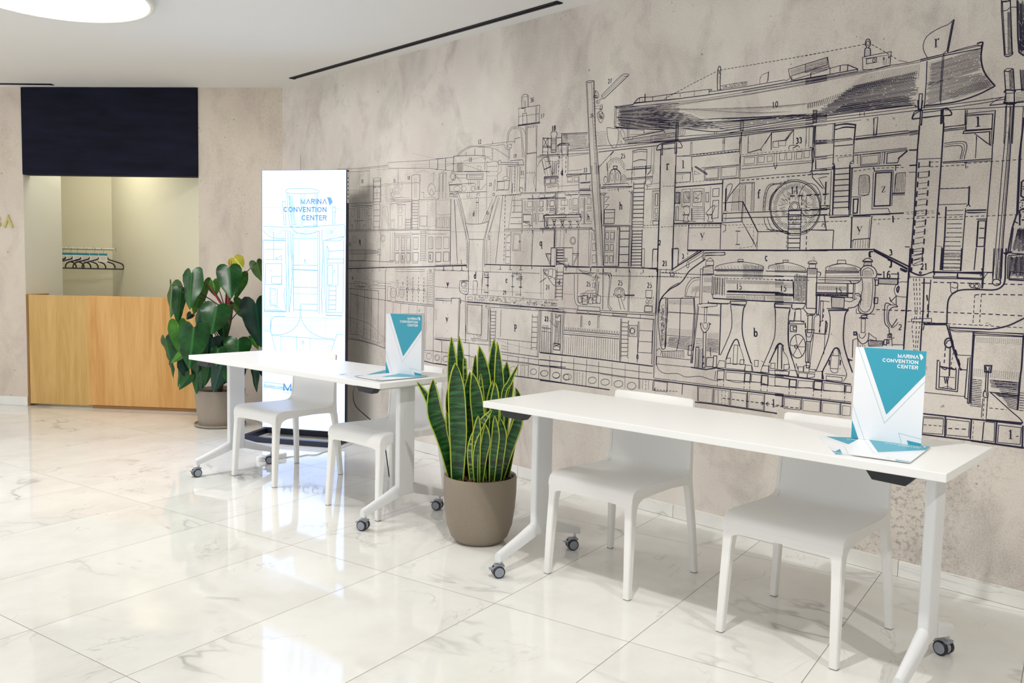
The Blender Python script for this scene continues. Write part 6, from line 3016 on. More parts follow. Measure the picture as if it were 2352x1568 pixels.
# round ceiling lamp
t=thing('round_ceiling_lamp','large round glowing white ceiling lamp with thin pale rim','ceiling lamp',(-2.66,5.0,H))
m=MB(); m.lathe([(.50,-.036),(.0001,-.036)],72,cap=False); m.build('diffuser',M_lampface,t,smooth='raw')
m=MB(); m.lathe([(.535,-.0005),(.535,-.034),(.528,-.042),(.508,-.042),(.500,-.036),(.500,-.0005)],72,cap=False); m.build('rim',M_rim,t,smooth=40)
# coatroom counter
def atb(mb,name,mats,parent,**k):
    o=mb.build(name,mats,parent,**k); return o
t=thing('coatroom_counter','waist-high beech veneer counter closing the coatroom opening under the navy header','counter',CO,math.atan2(UB.y,UB.x))
# in this empty's frame: x right, -y towards the room, z up
def woodbox(name,x0,x1,y0,y1,z0,z1,m,par):
    q=MB(); q.box(x0,x1,z0,z1,-y1,-y0); o=q.build(name,m,par,bevel=.0015)
    o.matrix_local=Matrix(((1,0,0,0),(0,0,-1,0),(0,1,0,0),(0,0,0,1))); return o
woodbox('front_panel',-2.372,-1.805,-.004,.016,.022,1.018,M_wood1,t)
woodbox('front_panel',-1.80,-.775,-.014,.016,.030,1.022,M_wood2,t)
woodbox('end_board',-2.394,-2.374,-.006,.30,.003,1.020,M_woodd,t)
woodbox('plinth',-1.775,-.79,-.006,.012,.0,.030,M_woodd,t)
woodbox('worktop',-2.37,-1.08,.018,.26,.93,.955,M_wood2,t)
# GUARDAROBA wall letters: the last two stand in view
for ch,xr,lab in (('B',-2.606,'olive gold letter B on the wall at the far left edge'),('^',-2.492,'olive gold letter A without crossbar on the wall left of the coatroom')):
    m=MB(); sans(m,ch,xr+(.012 if ch=='B' else 0),1.617,.104,.006,0,left=xr-.098)
    o=m.build('wall_letter',M_brass,smooth='raw'); frame(o,UB,CO); tag(o,lab,'letter')
    md=o.modifiers.new('s','SOLIDIFY'); md.thickness=.010; md.offset=1 if False else 0
# ------------------------------------------------------------ hangers on the rail
RZ=math.atan2(UB.y,UB.x)
def rayp(px,py,Y):
    d=M_.transposed()@Vector((px-1176,py-784,1956.08)); k=Y/d.y; return Vector((0,0,1.3))+d*k
re_=rayp(264.5,572.5,8.99)
t=thing('clothes_rail','thin steel clothes rail carrying the hangers in the coatroom','clothes rail',re_,RZ)
m=MB(); m.tube([(-1.7,0,0),(0,0,0)],.0115,12); m.build('rail',M_rail,t,smooth=40)
m=MB(); m.box(-.006,.004,-.018,.018,-.020,.020); m.box(-.005,0,-.008,.008,.02,.05); m.build('flange',M_rail,t,bevel=.003)
def hanger():
    r=thing('coat_hanger','','hanger',(0,0,0))
    m=MB()
    hook=[(.012,0,-.060),(.004,0,-.035)]+[(.016*math.cos(a)*1.0+.0,0,.0+.018*math.sin(a)) for a in [math.radians(x) for x in (-60,-20,20,60,100,140,180,215)]]
    m.tube([(0,0,-.075)]+hook,.0018,6); m.build('hook',M_chrome,r,smooth=60)
    m=MB(); body=[]
    for s in (1,-1): body.append([(0,0,-.078)]+[tuple(p) for p in []])
    HS=.93; R=[(.0,-.078),(.035,-.088),(.06,-.118),(.13,-.140),(.168,-.152),(.196,-.165),(.212,-.19),(.214,-.213),(.200,-.222)]
    pts=[(x*HS,0,z*.93) for x,z in R]; left=[(-x*HS,0,z*.93) for x,z in R[::-1]]
    loop=left+pts[1:]+[(-.200*HS,0,-.222*.93)]
    m.tube(loop,.0070,7,cap=False); m.build('frame',M_black,r,smooth=60)
    m=MB(); m.box(-.040,.040,-.0075,-.0060,-.135,-.068,0); m.box(-.040,.040,-.0078,-.0058,-.068,-.046,1)
    for k in range(3): m.box(-.026,.026,-.0080,-.0076,-.084-.014*k,-.081-.014*k,2)
    m.build('card',[M_card,M_cardt,M_foot],r)
    return r
h0=hanger(); pos=[(.02,8,'rightmost black hanger on the coatroom rail with a white and teal card'),(-.075,8,'second hanger from the right end of the coatroom rail'),(-.165,-6,'third hanger from the right end of the coatroom rail'),(-.255,10,'middle one of the seven black hangers on the coatroom rail'),(-.325,-4,'third hanger from the coatroom return wall at left'),(-.405,10,'second hanger from the coatroom return wall at left'),(-.475,-8,'leftmost black hanger beside the coatroom return wall')]
base=rayp(236.5,571,8.99)-re_
for i,(dx,tw,lab) in enumerate(pos):
    o=h0 if i==0 else copy_tree(h0)
    o.location=re_+Vector((base.x+dx-.02,base.y,-.0005+.0)); o.location.z=re_.z-.0
    o.rotation_euler=(0,0,RZ+math.radians(20+tw)); tag(o,lab,'hanger','coat hangers on the coatroom rail')
# ------------------------------------------------------------ LED totem screen
LA=math.radians(103.5); LX=Vector((math.sin(LA),math.cos(LA),0)); L0=Vector((-1.93,6.55,0))
M_led=mat('led_screen_white',(0.02,.02,.02,1),.6,emit=(.70,.95,1.55,1),es=1.6)
M_ledink=mat('led_screen_lines',(0.02,.02,.02,1),.6,emit=C3(132,198,246),es=1.0)
M_ledtxt=mat('led_screen_letters',(0.02,.02,.02,1),.6,emit=C3(70,140,214),es=1.0)
M_ledmk=mat('led_screen_mark',(0.02,.02,.02,1),.6,emit=C3(110,180,235),es=1.0)
t=thing('led_totem','tall glowing white LED display totem on a black tube stand in front of the mural','display',L0,math.atan2(LX.y,LX.x))
def totem(mb,name,mats,**k):
    o=mb.build(name,mats,t,**k); o.matrix_local=Matrix(((1,0,0,0),(0,0,-1,0),(0,1,0,0),(0,0,0,1))); return o
# screen frame: x right, y up, z towards viewer
m=MB(); m.box(.003,.693,.074,2.041,-.002,.0,0); 
def scr(mb):
    drawing(mb,LEDART,.0008,0,k=2.4,seed=9)
m.mi=[0]*len(m.f); a=len(m.f); scr(m)
for i in range(a,len(m.f)): m.mi[i]=1
sans(m,'MARIN^'.replace('A','^'),.5385,1.7885,.0405,.0010,2,wk=1.06,wt=.165)
sans(m,'CONVENTION',.5385,1.7290,.0395,.0010,2,wk=1.04,wt=.165); sans(m,'CENTER',.5385,1.6680,.0395,.0010,2,wk=1.04,wt=.165)
m.face([(.540,1.842,.001),(.572,1.838,.001),(.587,1.804,.001),(.562,1.778,.001)],3)
sans(m,'M^CC',0,.365,.058,.0010,2,left=.179,wk=1.4); m.face([(.512,.426,.001),(.532,.420,.001),(.540,.388,.001),(.524,.362,.001)],3)
sans(m,'M^RIN^ CONVENTION CENTER',0,.345,.0095,.0010,2,left=.179,wk=1.5)
totem(m,'screen',[M_led,M_ledink,M_ledtxt,M_ledmk],smooth='raw')
m=MB(); m.box(0,.696,.071,2.044,-.045,-.0025,0); m.box(-.0005,.003,.071,2.044,-.0025,.001,0); m.box(.693,.6965,.071,2.044,-.0025,.001,0); totem(m,'cabinet',M_blackm,bevel=.001)
m=MB(); m.box(.6965,.698,1.80,2.03,-.04,-.008,0)
for k in range(6): m.box(.698,.6985,1.83+.03*k,1.838+.03*k,-.034,-.014,1)
totem(m,'side_label',[M_card,M_black])
def tubeb(x0,x1,y0,y1,z0,z1): # in empty frame x right, y back, z up
    q=MB(); q.box(x0,x1,y0,y1,z0,z1); return q
m=MB(); m.box(-.065,.715,-.235,-.195,.0,.04); m.box(-.065,.715,.12,.16,0,.04); m.box(-.065,-.025,-.195,.12,0,.04); m.box(.675,.715,-.195,.12,0,.04)
m.build('base_frame',M_blackm,t,bevel=.004)
for x in (.02,.636): q=MB(); q.box(x,x+.04,.046,.086,.04,1.6); q.build('upright',M_blackm,t,bevel=.004)
q=MB(); q.box(.06,.636,.05,.084,.075,.145); q.build('crossbar',M_blackm,t,bevel=.004)
# ------------------------------------------------------------ folding tables
def ringarm(x,y,z,w_,hh,tilt=0):
    r=[]
    for a in (0,30,60,90,120,150,180): r.append((x+w_/2*math.cos(math.radians(a)),y,z+hh-w_/2+w_/2*math.sin(math.radians(a))))
    r+= [(x-w_/2,y,z),(x+w_/2,y,z)]
    return r
def caster(par,x,y,ang,lock=True):
    c=bpy.data.objects.new('caster',None)
    m=MB()
    # hood between the wheels, fork head, stem
    pts=[]
    for s in (-.0085,.0085):
        pts.append([(.0235*math.cos(math.radians(a))+0,s,.026+.0235*math.sin(math.radians(a))) for a in range(-50,231,14)])
    m.loft(pts,0)
    m.box(-.016,.024,-.018,.018,.046,.055,0)
    m.lathe([(.009,.054),(.009,.060),(.0065,.062),(.0065,.083)],12,(.012,0,0),1)
    if lock: m.box(-.040,-.018,-.013,.013,.036,.040,0)
    o=m.build('caster',[M_hub,M_chrome],par,smooth=45); o.location=(x,y,0); o.rotation_euler=(0,0,ang)
    for s in (-1,1):
        q=MB(); y0,y1=s*.010,s*.026
        def disc(r,yy): return [(r*math.cos(2*pi*k/28),yy,.026+r*math.sin(2*pi*k/28)) for k in range(28)]
        q.loft([disc(.024,y0),disc(.026,y0+s*.002),disc(.026,y1-s*.003),disc(.0235,y1),disc(.0205,y1)],0)
        q.loft([disc(.0205,y1),disc(.0195,y1+s*.001),disc(.008,y1+s*.0016)],1)
        w_=q.build('wheel',[M_tyre,M_hub],o,smooth=40)
    return o
def table(name,label,loc,rz,L,D,lc,rc,angs,clipx):
    t=thing(name,label,'table',loc,rz)
    z=.752; th=.027
    m=MB(); m.box(-L/2,L/2,-D/2,D/2,z-th,z,0); m.build('tabletop',M_white,t,bevel=.002)
    m=MB(); m.box(lc,rc,-.02,.02,z-.062,z-th-.012); m.box(lc-.03,rc+.03,.06,.09,z-.05,z-th-.0); m.box(lc+.05,rc-.05,-.19,-.16,z-.045,z-th); m.build('crossbeam',M_metal,t,bevel=.003)
    for x in (lc,rc):
        m=MB(); m.box(x-.018,x+.018,-.055,.055,.135,z-.048); 
        m.build('column',M_metal,t,bevel=.008,seg=3)
        m=MB(); m.box(x-.03,x+.03,-.20,.20,z-.048,z-th); m.box(x-.024,x-.018,-.05,.05,z-.09,z-.048); m.build('bracket',M_metal,t,bevel=.003)
        for s in (-1,1):
            m=MB(); m.loft([ringarm(x,s*.054,.135,.040,.060),ringarm(x,s*.15,.107,.037,.050),ringarm(x,s*.285,.072,.032,.038)],0)
            m.build('foot_arm',M_metal,t,smooth=35)
    i=0
    for x in (lc,rc):
        for s in (-1,1): caster(t,x-.012*math.cos(angs[i]),s*.262-.012*math.sin(angs[i]),angs[i]); i+=1
    for x in clipx:
        m=MB(); a=.075;b=.055
        y0,y1=-D/2+.012,-D/2+.06
        top=[(x-a,y0,z-th),(x+a,y0,z-th),(x+a,y1,z-th),(x-a,y1,z-th)]
        bot=[(x-b,y0+.004,z-th-.030),(x+b-.012,y0+.004,z-th-.034),(x+b-.012,y1,z-th-.034),(x-b,y1,z-th-.030)]
        m.loft([bot,top],0); m.build('tilt_lever',M_black,t,bevel=.003)
    return t
RT2=math.radians(90-131.2); RT1=math.radians(90-130.2)
table('folding_table','white folding table on casters nearest the camera at right',(.757,3.240,0),RT2,1.838,.562,-.812,.822,[.98,.98,1.3,-.33],(-.755,.76))
table('folding_table','white folding table on casters standing before the glowing totem',(-1.155,4.908,0),RT1,1.80,.535,-.80,.795,[1.4,1.05,.35,.35],(-.755,.775))
# ------------------------------------------------------------ stacking chairs
def make_chair():
    t=thing('side_chair','','chair',(0,0,0))
    # side profile of the one-piece shell: waterfall front, flat seat, upswept back. (y, z) of the top surface
    top=[(-.232,.392),(-.231,.412),(-.226,.428),(-.214,.440),(-.196,.447),(-.17,.450),(-.10,.448),(0,.444),(.08,.4415),(.145,.442),(.172,.446),(.188,.456),(.197,.473),(.201,.4995)]
    T_=.012
    def offs(pr,d):
        out=[]
        for i,(y,z) in enumerate(pr):
            a=pr[max(i-1,0)];b=pr[min(i+1,len(pr)-1)]; vy,vz=b[0]-a[0],b[1]-a[1]; l=math.hypot(vy,vz); out.append((y+vz/l*d,z-vy/l*d))
        return out
    def shell(pr,W,th,dish=0,curve=0,n=12,crown=None):
        m=MB(); bt=offs(pr,th); rings=[]
        g1=[];g2=[]
        for (pa,gr) in ((pr,g1),(bt,g2)):
            for j,(y,z) in enumerate(pa):
                row=[]
                for i in range(n+1):
                    u=-1+2*i/n; hw=W(j); dz=-dish*(1-u*u) if dish else 0
                    zz=z+dz*(crown(j) if crown else 1); yy=y+curve*(1-u*u)*(j/(len(pr)-1))
                    row.append((u*hw,yy,zz))
                gr.append(row)
        idx={}
        def V(gr,k,j,i):
            key=(k,j,i)
            if key not in idx: idx[key]=len(m.v); m.v.append(gr[j][i])
            return idx[key]
        J=len(pr)
        def F(*q): m.f.append(q); m.mi.append(0); m.uv.append([(0,0)]*len(q))
        for j in range(J-1):
            for i in range(n):
                F(V(g1,0,j,i),V(g1,0,j,i+1),V(g1,0,j+1,i+1),V(g1,0,j+1,i)); F(V(g2,1,j,i),V(g2,1,j+1,i),V(g2,1,j+1,i+1),V(g2,1,j,i+1))
            for i in (0,n): F(V(g1,0,j,i),V(g1,0,j+1,i),V(g2,1,j+1,i),V(g2,1,j,i))
        for j in (0,J-1):
            for i in range(n): F(V(g1,0,j,i),V(g1,0,j,i+1),V(g2,1,j,i+1),V(g2,1,j,i))
        return m
    m=shell(top,lambda j:.2202,T_,dish=.006,crown=lambda j:(1 if 3<j<12 else 0))
    # side rails under the seat, front apron
    for s in (-1,1):
        y=[-.215,-.15,-.05,.05,.15,.185,.205]; zt=[.438,.4475,.4455,.4425,.442,.455,.485]; zb=[.372,.400,.406,.408,.404,.400,.400]
        m.loft([[(s*.196,a,b),(s*.2186,a,b),(s*.2186,a,c-.002),(s*.196,a,c-.002)] for a,b,c in zip(y,zb,zt)],0)
    m.loft([[(x,-.2315,zb),(x,-.2315,.412),(x,-.214,.44),(x,-.190,.43),(x,-.196,zb)] for x,zb in ((-.2174,.352),(-.185,.368),(-.16,.376),(0,.380),(.16,.376),(.185,.368),(.2174,.352))],0)
    m.build('seat',M_chair,t,smooth=50)
    back=[(.201,.4995),(.204,.525),(.206,.56),(.209,.62),(.215,.70),(.223,.765),(.2235,.772)]
    m=shell(back,lambda j:[.2202,.2192,.2175,.216,.213,.208,.197][j],.013,curve=.012)
    for s in (-1,1):
        m.loft([[(s*.205,.193,.44),(s*.2178,.193,.44),(s*.2178,.226,.44),(s*.205,.226,.44)],[(s*.205,.201,.52),(s*.2172,.201,.52),(s*.2172,.226,.52),(s*.205,.226,.52)],[(s*.203,.212,.66),(s*.214,.212,.66),(s*.214,.229,.66),(s*.203,.229,.66)]],0)
    m.build('backrest',M_chair,t,smooth=50)
    # legs: inner faces flare near the rail so the corners read as fillets
    for s in (-1,1):
        def R(xo,xi,yf,yb,z,c=.004): return [(s*(xi+c),yf,z),(s*(xo-c),yf,z),(s*xo,yf+c,z),(s*xo,yb-c,z),(s*(xo-c),yb,z),(s*(xi+c),yb,z),(s*xi,yb-c,z),(s*xi,yf+c,z)]
        m=MB(); m.loft([R(.226,.198,-.247,-.219,.004),R(.223,.190,-.240,-.206,.20),R(.220,.184,-.2335,-.196,.33),R(.2193,.180,-.232,-.190,.365),R(.2193,.172,-.2315,-.183,.380),R(.2193,.158,-.230,-.168,.395),R(.2193,.14,-.226,-.145,.408)],0)
        m.loft([R(.2255,.1985,-.2465,-.2195,0),R(.2255,.1985,-.2465,-.2195,.004)],1)
        m.build('leg',[M_chair,M_foot],t,smooth=25)
        m=MB(); m.loft([R(.243,.216,.236,.264,.004),R(.232,.203,.221,.253,.20),R(.222,.192,.205,.240,.34),R(.2193,.188,.197,.236,.385),R(.2193,.186,.188,.232,.402),R(.2193,.180,.170,.230,.414),R(.2193,.195,.180,.229,.44),R(.2193,.200,.196,.228,.47)],0)
        m.loft([R(.2425,.2165,.2365,.2635,0),R(.2425,.2165,.2365,.2635,.004)],1)
        m.build('leg',[M_chair,M_foot],t,smooth=25)
    return t
ch=make_chair()
for i,(x,y,a,lab) in enumerate(((.491,3.661,132.9,'white plastic chair under the left half of the nearest table'),(1.107,3.087,132.2,'white plastic chair under the right end of the nearest table, behind the standing folder'),(-1.414,5.312,129.5,'white plastic chair tucked in directly before the glowing totem'),(-.687,4.677,131,'white plastic chair at the far table beside the snake plant'))):
    o=ch if i==0 else copy_tree(ch); o.location=(x,y,0); o.rotation_euler=(0,0,math.radians(90-a)); tag(o,lab,'chair','white plastic chairs at the two tables')
# ------------------------------------------------------------ presentation folders
def cover(m,fx,lift):
    # fx maps (s,t) on the 223 x 317 mm cover (t from the top) to a point; lift = sheet height step
    def P(s,t_): return fx(s,t_)
    def face(pts,mi): m.face([P(*p) for p in pts],mi)
    face([(.115,0),(1,0),(1,.245),(.4925,.704)],1)
    face([(0,.80),(.107,1),(0,1)],1); face([(.80,.955),(1,.972),(1,1),(.825,1)],1)
    class Q:                       # collects strips drawn in cover millimetres
        def __init__(s,mi): s.mi=mi
        def face(s,pts,mi): m.face([P(p[0]/.223,1-p[1]/.317) for p in pts],s.mi)
    k=Q(1)
    def line(pts,q=k,wd=.0007): strip(q,[(s*.223,(1-t_)*.317) for s,t_ in pts],wd,0)
    line([(.038,0),(.472,.80),(1,.318)]); line([(0,.635),(.195,1)]); line([(1,.925),(.68,.888),(.735,1)])
    w_=Q(2)
    for s_,tb,hh in (('M^RIN^',.085,.0125),('CONVENTION',.141,.0125),('CENTER',.196,.0125)):
        sans(w_,s_,.897*.223,(1-tb)*.317,hh,0,0,fn=w_,wk=1.03)
    m.face([P(*p) for p in ((.902,.032),(.938,.037),(.962,.066),(.930,.098))],2)
def standing(label,BL,ang,ang2,z0,ang1tilt=0):
    d1=Vector((math.sin(math.radians(ang)),math.cos(math.radians(ang)),0)); d2=Vector((math.sin(math.radians(ang2)),math.cos(math.radians(ang2)),0))
    t=thing('presentation_folder',label,'folder',(BL[0],BL[1],z0))
    n=Vector((d1.y,-d1.x,0))
    if n.dot(Vector((BL[0],BL[1],0)))>0: n=-n
    up=Vector((0,0,1))
    m=MB()
    c=[Vector((0,0,0)),d1*.223,d1*.223+up*.317,up*.317]
    m.loft([[tuple(p) for p in c],[tuple(p-n*.0012) for p in c]],0)
    cover(m,lambda s,t_:tuple(d1*(.223*s)+up*(.317*(1-t_))+n*.0006),0)
    # offset drawing layers so colours do not share one plane
    for fi,f in enumerate(m.f):
        k=m.mi[fi]
        if k==2:
            for vi in f: m.v[vi]=tuple(Vector(m.v[vi])+n*.0005)
    m.build('front_cover',[M_paper,M_teal,M_paper],t,smooth='raw')
    m=MB(); c=[Vector((0,0,0)),d2*.223,d2*.223+up*.317,up*.317]; nn=Vector((d2.y,-d2.x,0))
    m.loft([[tuple(p-n*.0014) for p in c],[tuple(p-n*.0014-nn*.0012*(1 if nn.dot(n)>0 else -1)) for p in c]],0); m.build('back_cover',M_paper,t)
    return t
def lying(label,P1,P2,z0,group=None,thick=.0025):
    P1=Vector((*P1,0));P2=Vector((*P2,0)); dx=(P2-P1).normalized(); dy=Vector((-dx.y,dx.x,0))
    t=thing('presentation_folder',label,'folder',(P1.x,P1.y,z0),group=group); m=MB()
    c=[Vector((0,0,0)),dx*.223,dx*.223+dy*.317,dy*.317]
    m.loft([[tuple(p) for p in c],[tuple(p+Vector((0,0,thick*.4))) for p in c]],0); 
    m.loft([[tuple(p+Vector((0,0,thick*.6))) for p in c],[tuple(p+Vector((0,0,thick))) for p in c]],0)
    a=len(m.f); cover(m,lambda s,t_:tuple(dx*(.223*s)+dy*(.317*(1-t_))+Vector((0,0,thick+.0002))),0)
    for fi in range(a,len(m.f)):
        if m.mi[fi]==2:
            for vi in m.f[fi]: m.v[vi]=(m.v[vi][0],m.v[vi][1],m.v[vi][2]+.0002)
    m.build('cover',[M_paper,M_teal,M_paper],t,smooth='raw'); return t
ZT=.7522
lying('lower folder lying rotated beneath another on the nearest table',(1.030,2.657),(1.249,2.617),ZT)
lying('upper folder lying flat before the standing one on the nearest table',(1.034,2.679),(1.2135,2.547),ZT+.0028)
standing('large white and teal folder standing upright on the nearest table',(1.187,2.930),125.3,66,ZT+.0060)
lying('lower folder of the flat pair on the far table, pointing left',(-.905,4.44),(-.722,4.312),ZT)
lying('upper folder lying flat before the standing one on the far table',(-.813,4.365),(-.654,4.209),ZT+.0028)
standing('white and teal folder standing upright on the far table beside the totem',(-.674,4.541),116,60,ZT+.0060)
# ------------------------------------------------------------ cables and socket strip
def pz(px,py,z):
    d=M_.transposed()@Vector((px-1176,py-784,1956.08)); k=(z-1.3)/d.z; return Vector((0,0,1.3))+d*k
a=pz(592,1060,0);b=pz(655,1050,0); dd=(b-a); 
t=thing('socket_strip','white rounded multi-socket power strip on the floor under the far table','power strip',a,math.atan2(dd.y,dd.x))
m=MB(); rr=[]; L_=dd.length
def pill(x0,x1,r,z,n=8): return [(x1+r*math.cos(math.radians(-90+180*i/n)),r*math.sin(math.radians(-90+180*i/n)),z) for i in range(n+1)]+[(x0+r*math.cos(math.radians(90+180*i/n)),r*math.sin(math.radians(90+180*i/n)),z) for i in range(n+1)]
m.loft([pill(.02,L_-.02,.026,0),pill(.02,L_-.02,.027,.006),pill(.02,L_-.02,.027,.030),pill(.02,L_-.02,.022,.036)],0); m.build('housing',M_white,t,smooth=50)
for k in range(3):
    q=MB(); q.lathe([(.014,.0355),(.014,.0378),(.011,.0378),(.0105,.0362)],16,(.045+.05*k,0,0)); q.build('socket',M_card,t,smooth=40)
cp=[pz(x,y,.004) for x,y in ((657,1050),(668,1048),(690,1047),(705,1044),(725,1044),(742,1038),(752,1035),(775,1031),(800,1022),(806,1020),(812,1008),(822,1003))]
m=MB(); m.tube([tuple(p) for p in spline([(q.x,q.y) for q in cp],4) and [(p.x,p.y,.004) for p in spline([(q.x,q.y) for q in cp],4)]],.0035,6)
tag(m.build('power_cable',M_cable,smooth=60),'thin white power cable snaking over the floor from the socket strip to the totem','cable')
def pn(px,py,nv):
    n_=Vector((.6455,.7638,0)); d=M_.transposed()@Vector((px-1176,py-784,1956.08)); return Vector((0,0,1.3))+d*(nv/d.dot(n_))
lp=[pn(822,872,3.14),pn(815,886,3.20),pn(811,906,3.30),pn(817,932,3.36),pn(843,957,3.42),pn(872,982,3.46),pn(884,1010,3.5),pn(886,1035,3.52)]
lp[0].z=.722; lp.append(Vector((lp[-1].x+.02,lp[-1].y+.03,.004)))
sp_=[]
for i in range(len(lp)-1):
    for k in range(5):
        t_=k/5; A0,B0,C0,D0=[lp[max(0,min(len(lp)-1,j))] for j in (i-1,i,i+1,i+2)]
        q=.5*((2*B0)+(C0-A0)*t_+(2*A0-5*B0+4*C0-D0)*t_*t_+(3*B0-A0-3*C0+D0)*t_**3); q.z=max(q.z,.004); sp_.append(q)
sp_.append(lp[-1])
m=MB(); m.tube([tuple(p) for p in sp_],.0035,6); tag(m.build('table_cable',M_cableb,smooth=60),'thin black cable hanging down behind the right end of the far table','cable')
# ------------------------------------------------------------ plants
def leafmat(name,a,b,rough=.3,back=None):
    m=mat(name,a,rough,spec=.35,coat=.0); N=NT(m); uv=N.n('ShaderNodeUVMap').outputs[0]
    sp=N.n('ShaderNodeSeparateXYZ'); N.l(uv,sp.inputs[0]); u=N.math('ABSOLUTE',sp.outputs[0]); v=sp.outputs[1]
    mid=N.math('LESS_THAN',u,.035); q=N.math('SUBTRACT',v,N.math('MULTIPLY',u,.45)); vein=N.math('LESS_THAN',N.math('FRACT',N.math('MULTIPLY',q,6.5)),.09)
    n_=N.noise(N.coord(),9,3); c=N.ramp(n_,(.35,a),(.65,b))
    lt=tuple(min(1,x*2.1+.01) for x in b[:3])+(1,)
    c=N.mix(N.math('MULTIPLY',vein,.13),c,lt); c=N.mix(N.math('MULTIPLY',mid,.55),c,lt); N.l(c,N.b.inputs['Base Color'])
    N.b.inputs['Subsurface Weight'].default_value=0
    N.bump(N.math('ADD',N.math('MULTIPLY',vein,-1),N.math('MULTIPLY',mid,-1)),.25,.002)
    return m
LM=[leafmat('leaf_deep_green',C3(12,50,18),C3(26,80,28)),leafmat('leaf_mid_green',C3(44,98,28),C3(76,130,40),.35),leafmat('leaf_olive_green',C3(46,74,34),C3(70,100,48),.4),leafmat('leaf_yellow_young',C3(150,150,42),C3(176,170,60),.3),leafmat('leaf_dark_blue_green',C3(9,42,30),C3(16,58,42))]
M_stem=mat('dark_petiole',C3(62,52,44),.5); M_red=mat('red_petiole',C3(170,48,50),.5); M_trunk=mat('plant_trunk',C3(96,74,52),.85)
N=NT(M_trunk); N.l(N.ramp(N.noise(N.mapping(N.coord(),(1,1,5)),14,3),(.35,C3(54,40,30)),(.65,C3(128,104,74))),N.b.inputs['Base Color'])
PC=Vector((-2.36,6.98,0))
pt=thing('potted_philodendron','big leafy philodendron in a grey beige pot beside the totem','plant',PC)
OUT=[(0,0),(.05,-.09),(.16,-.17),(.30,-.19),(.42,-.13),(.485,0),(.50,.14),(.47,.30),(.40,.48),(.30,.65),(.18,.81),(.07,.94),(0,1)]
def heart(A,T,wd,roll,fold,rnd):
    A=Vector(A);T=Vector(T); y=(T-A); L=y.length; y.normalize()
    view=(PC+A).normalized(); x=y.cross(view).normalized(); nrm=x.cross(y).normalized()
    if nrm.dot(view)>0: x=-x; nrm=-nrm            # faces the room
    r=Matrix.Rotation(math.radians(roll),3,y); x=r@x; nrm=r@nrm
    ww=1.03*wd/max(.45,math.cos(math.radians(roll)))
    mb=MB(); K=[0,.28,.56,.8,1.0]; idx={}
    ph=rnd.uniform(0,6); bend=rnd.uniform(.04,.12)
    def pt_(side,i,k):
        ox_,oy_=OUT[i]; my=min(1,max(0,(oy_+.05)*.95)) if i else 0
        if i==len(OUT)-1: my=1
        px=ox_*K[k]; py=my+(oy_-my)*K[k]**1.3
        z=-fold*abs(px)*ww*(1.2) + .045*ww*math.sin(9*py+ph)*(K[k]**2)*4*abs(px) - bend*L*max(0,py-.25)**2*1.4
        return A+x*(side*px*ww)+y*(py*L)+nrm*z,(side*px,py)
    for side in (-1,1):
        for i in range(len(OUT)-1):
            for k in range(len(K)-1):
                q=[pt_(side,i,k),pt_(side,i,k+1),pt_(side,i+1,k+1),pt_(side,i+1,k)]
                if side<0: q=q[::-1]
                mb.face([a for a,_ in q],0,[b for _,b in q])
    return mb,A,y,nrm
rnd=random.Random(4)
for (ax,ay,az,tx,ty,tz,wd,roll,fold,kd) in PHILO:
    mb,A,y,nrm=heart((ax,ay,az),(tx,ty,tz),wd,roll,fold,rnd)
    # petiole back to the trunk
    hz=min(.95,max(.36,az-.12-rnd.uniform(0,.12))); s0=Vector((-.03+.05*(hz-.3),.0,hz)); mid=(s0+A)/2+Vector((0,0,.07+.05*rnd.random()))
    pts=[s0.lerp(mid,t_).lerp(mid.lerp(A,t_),t_) for t_ in [i/7 for i in range(8)]]
    mb.tube([tuple(p) for p in pts],[.0055-.0004*i for i in range(8)],6,mi=1)
    o=mb.build('leaf',[LM[kd],M_red if kd==3 else M_stem],pt,weld=True,smooth=180)
m=MB(); m.tube([(-.05,0,.28),(-.035,0,.45),(-.017,0,.60),(-.005,0,.72),(.03,0,.86),(.046,0,.95),(.05,.0,1.03)],[.028,.03,.028,.026,.024,.020,.010],10); m.build('trunk',M_trunk,pt,smooth=60)
m=MB()
for a,b in (((.03,-.03,.93),(-.095,-.1,1.17)),((.03,-.03,.95),(.075,-.05,1.36)),((.04,0,.98),(.03,.02,1.36))):
    a=Vector(a);b=Vector(b); m.tube([tuple(a.lerp(b,t_)+Vector((0,-.02*math.sin(t_*3),0))) for t_ in (0,.25,.5,.75,1)],[.007,.006,.006,.004,.002],6)
m.build('young_shoot',M_red,pt,smooth=60)
def lathe_obj(name,prof,c,m,par,seg=56,**k): q=MB(); q.lathe(prof,seg,c); return q.build(name,m,par,smooth=40,**k)
lathe_obj('pot',[(.165,.012),(.172,.03),(.186,.14),(.197,.25),(.201,.295),(.199,.302),(.192,.302),(.188,.295),(.186,.26),(.0,.255)],(-.043,0,0),M_pot2,pt)
lathe_obj('saucer',[(.0,.0),(.185,.0),(.203,.008),(.206,.022),(.200,.024),(.19,.012),(.0,.012)],(-.043,0,0),M_pot2,pt)
lathe_obj('soil',[(.0,.27),(.10,.272),(.187,.268)],(-.043,0,0),M_soil,pt)
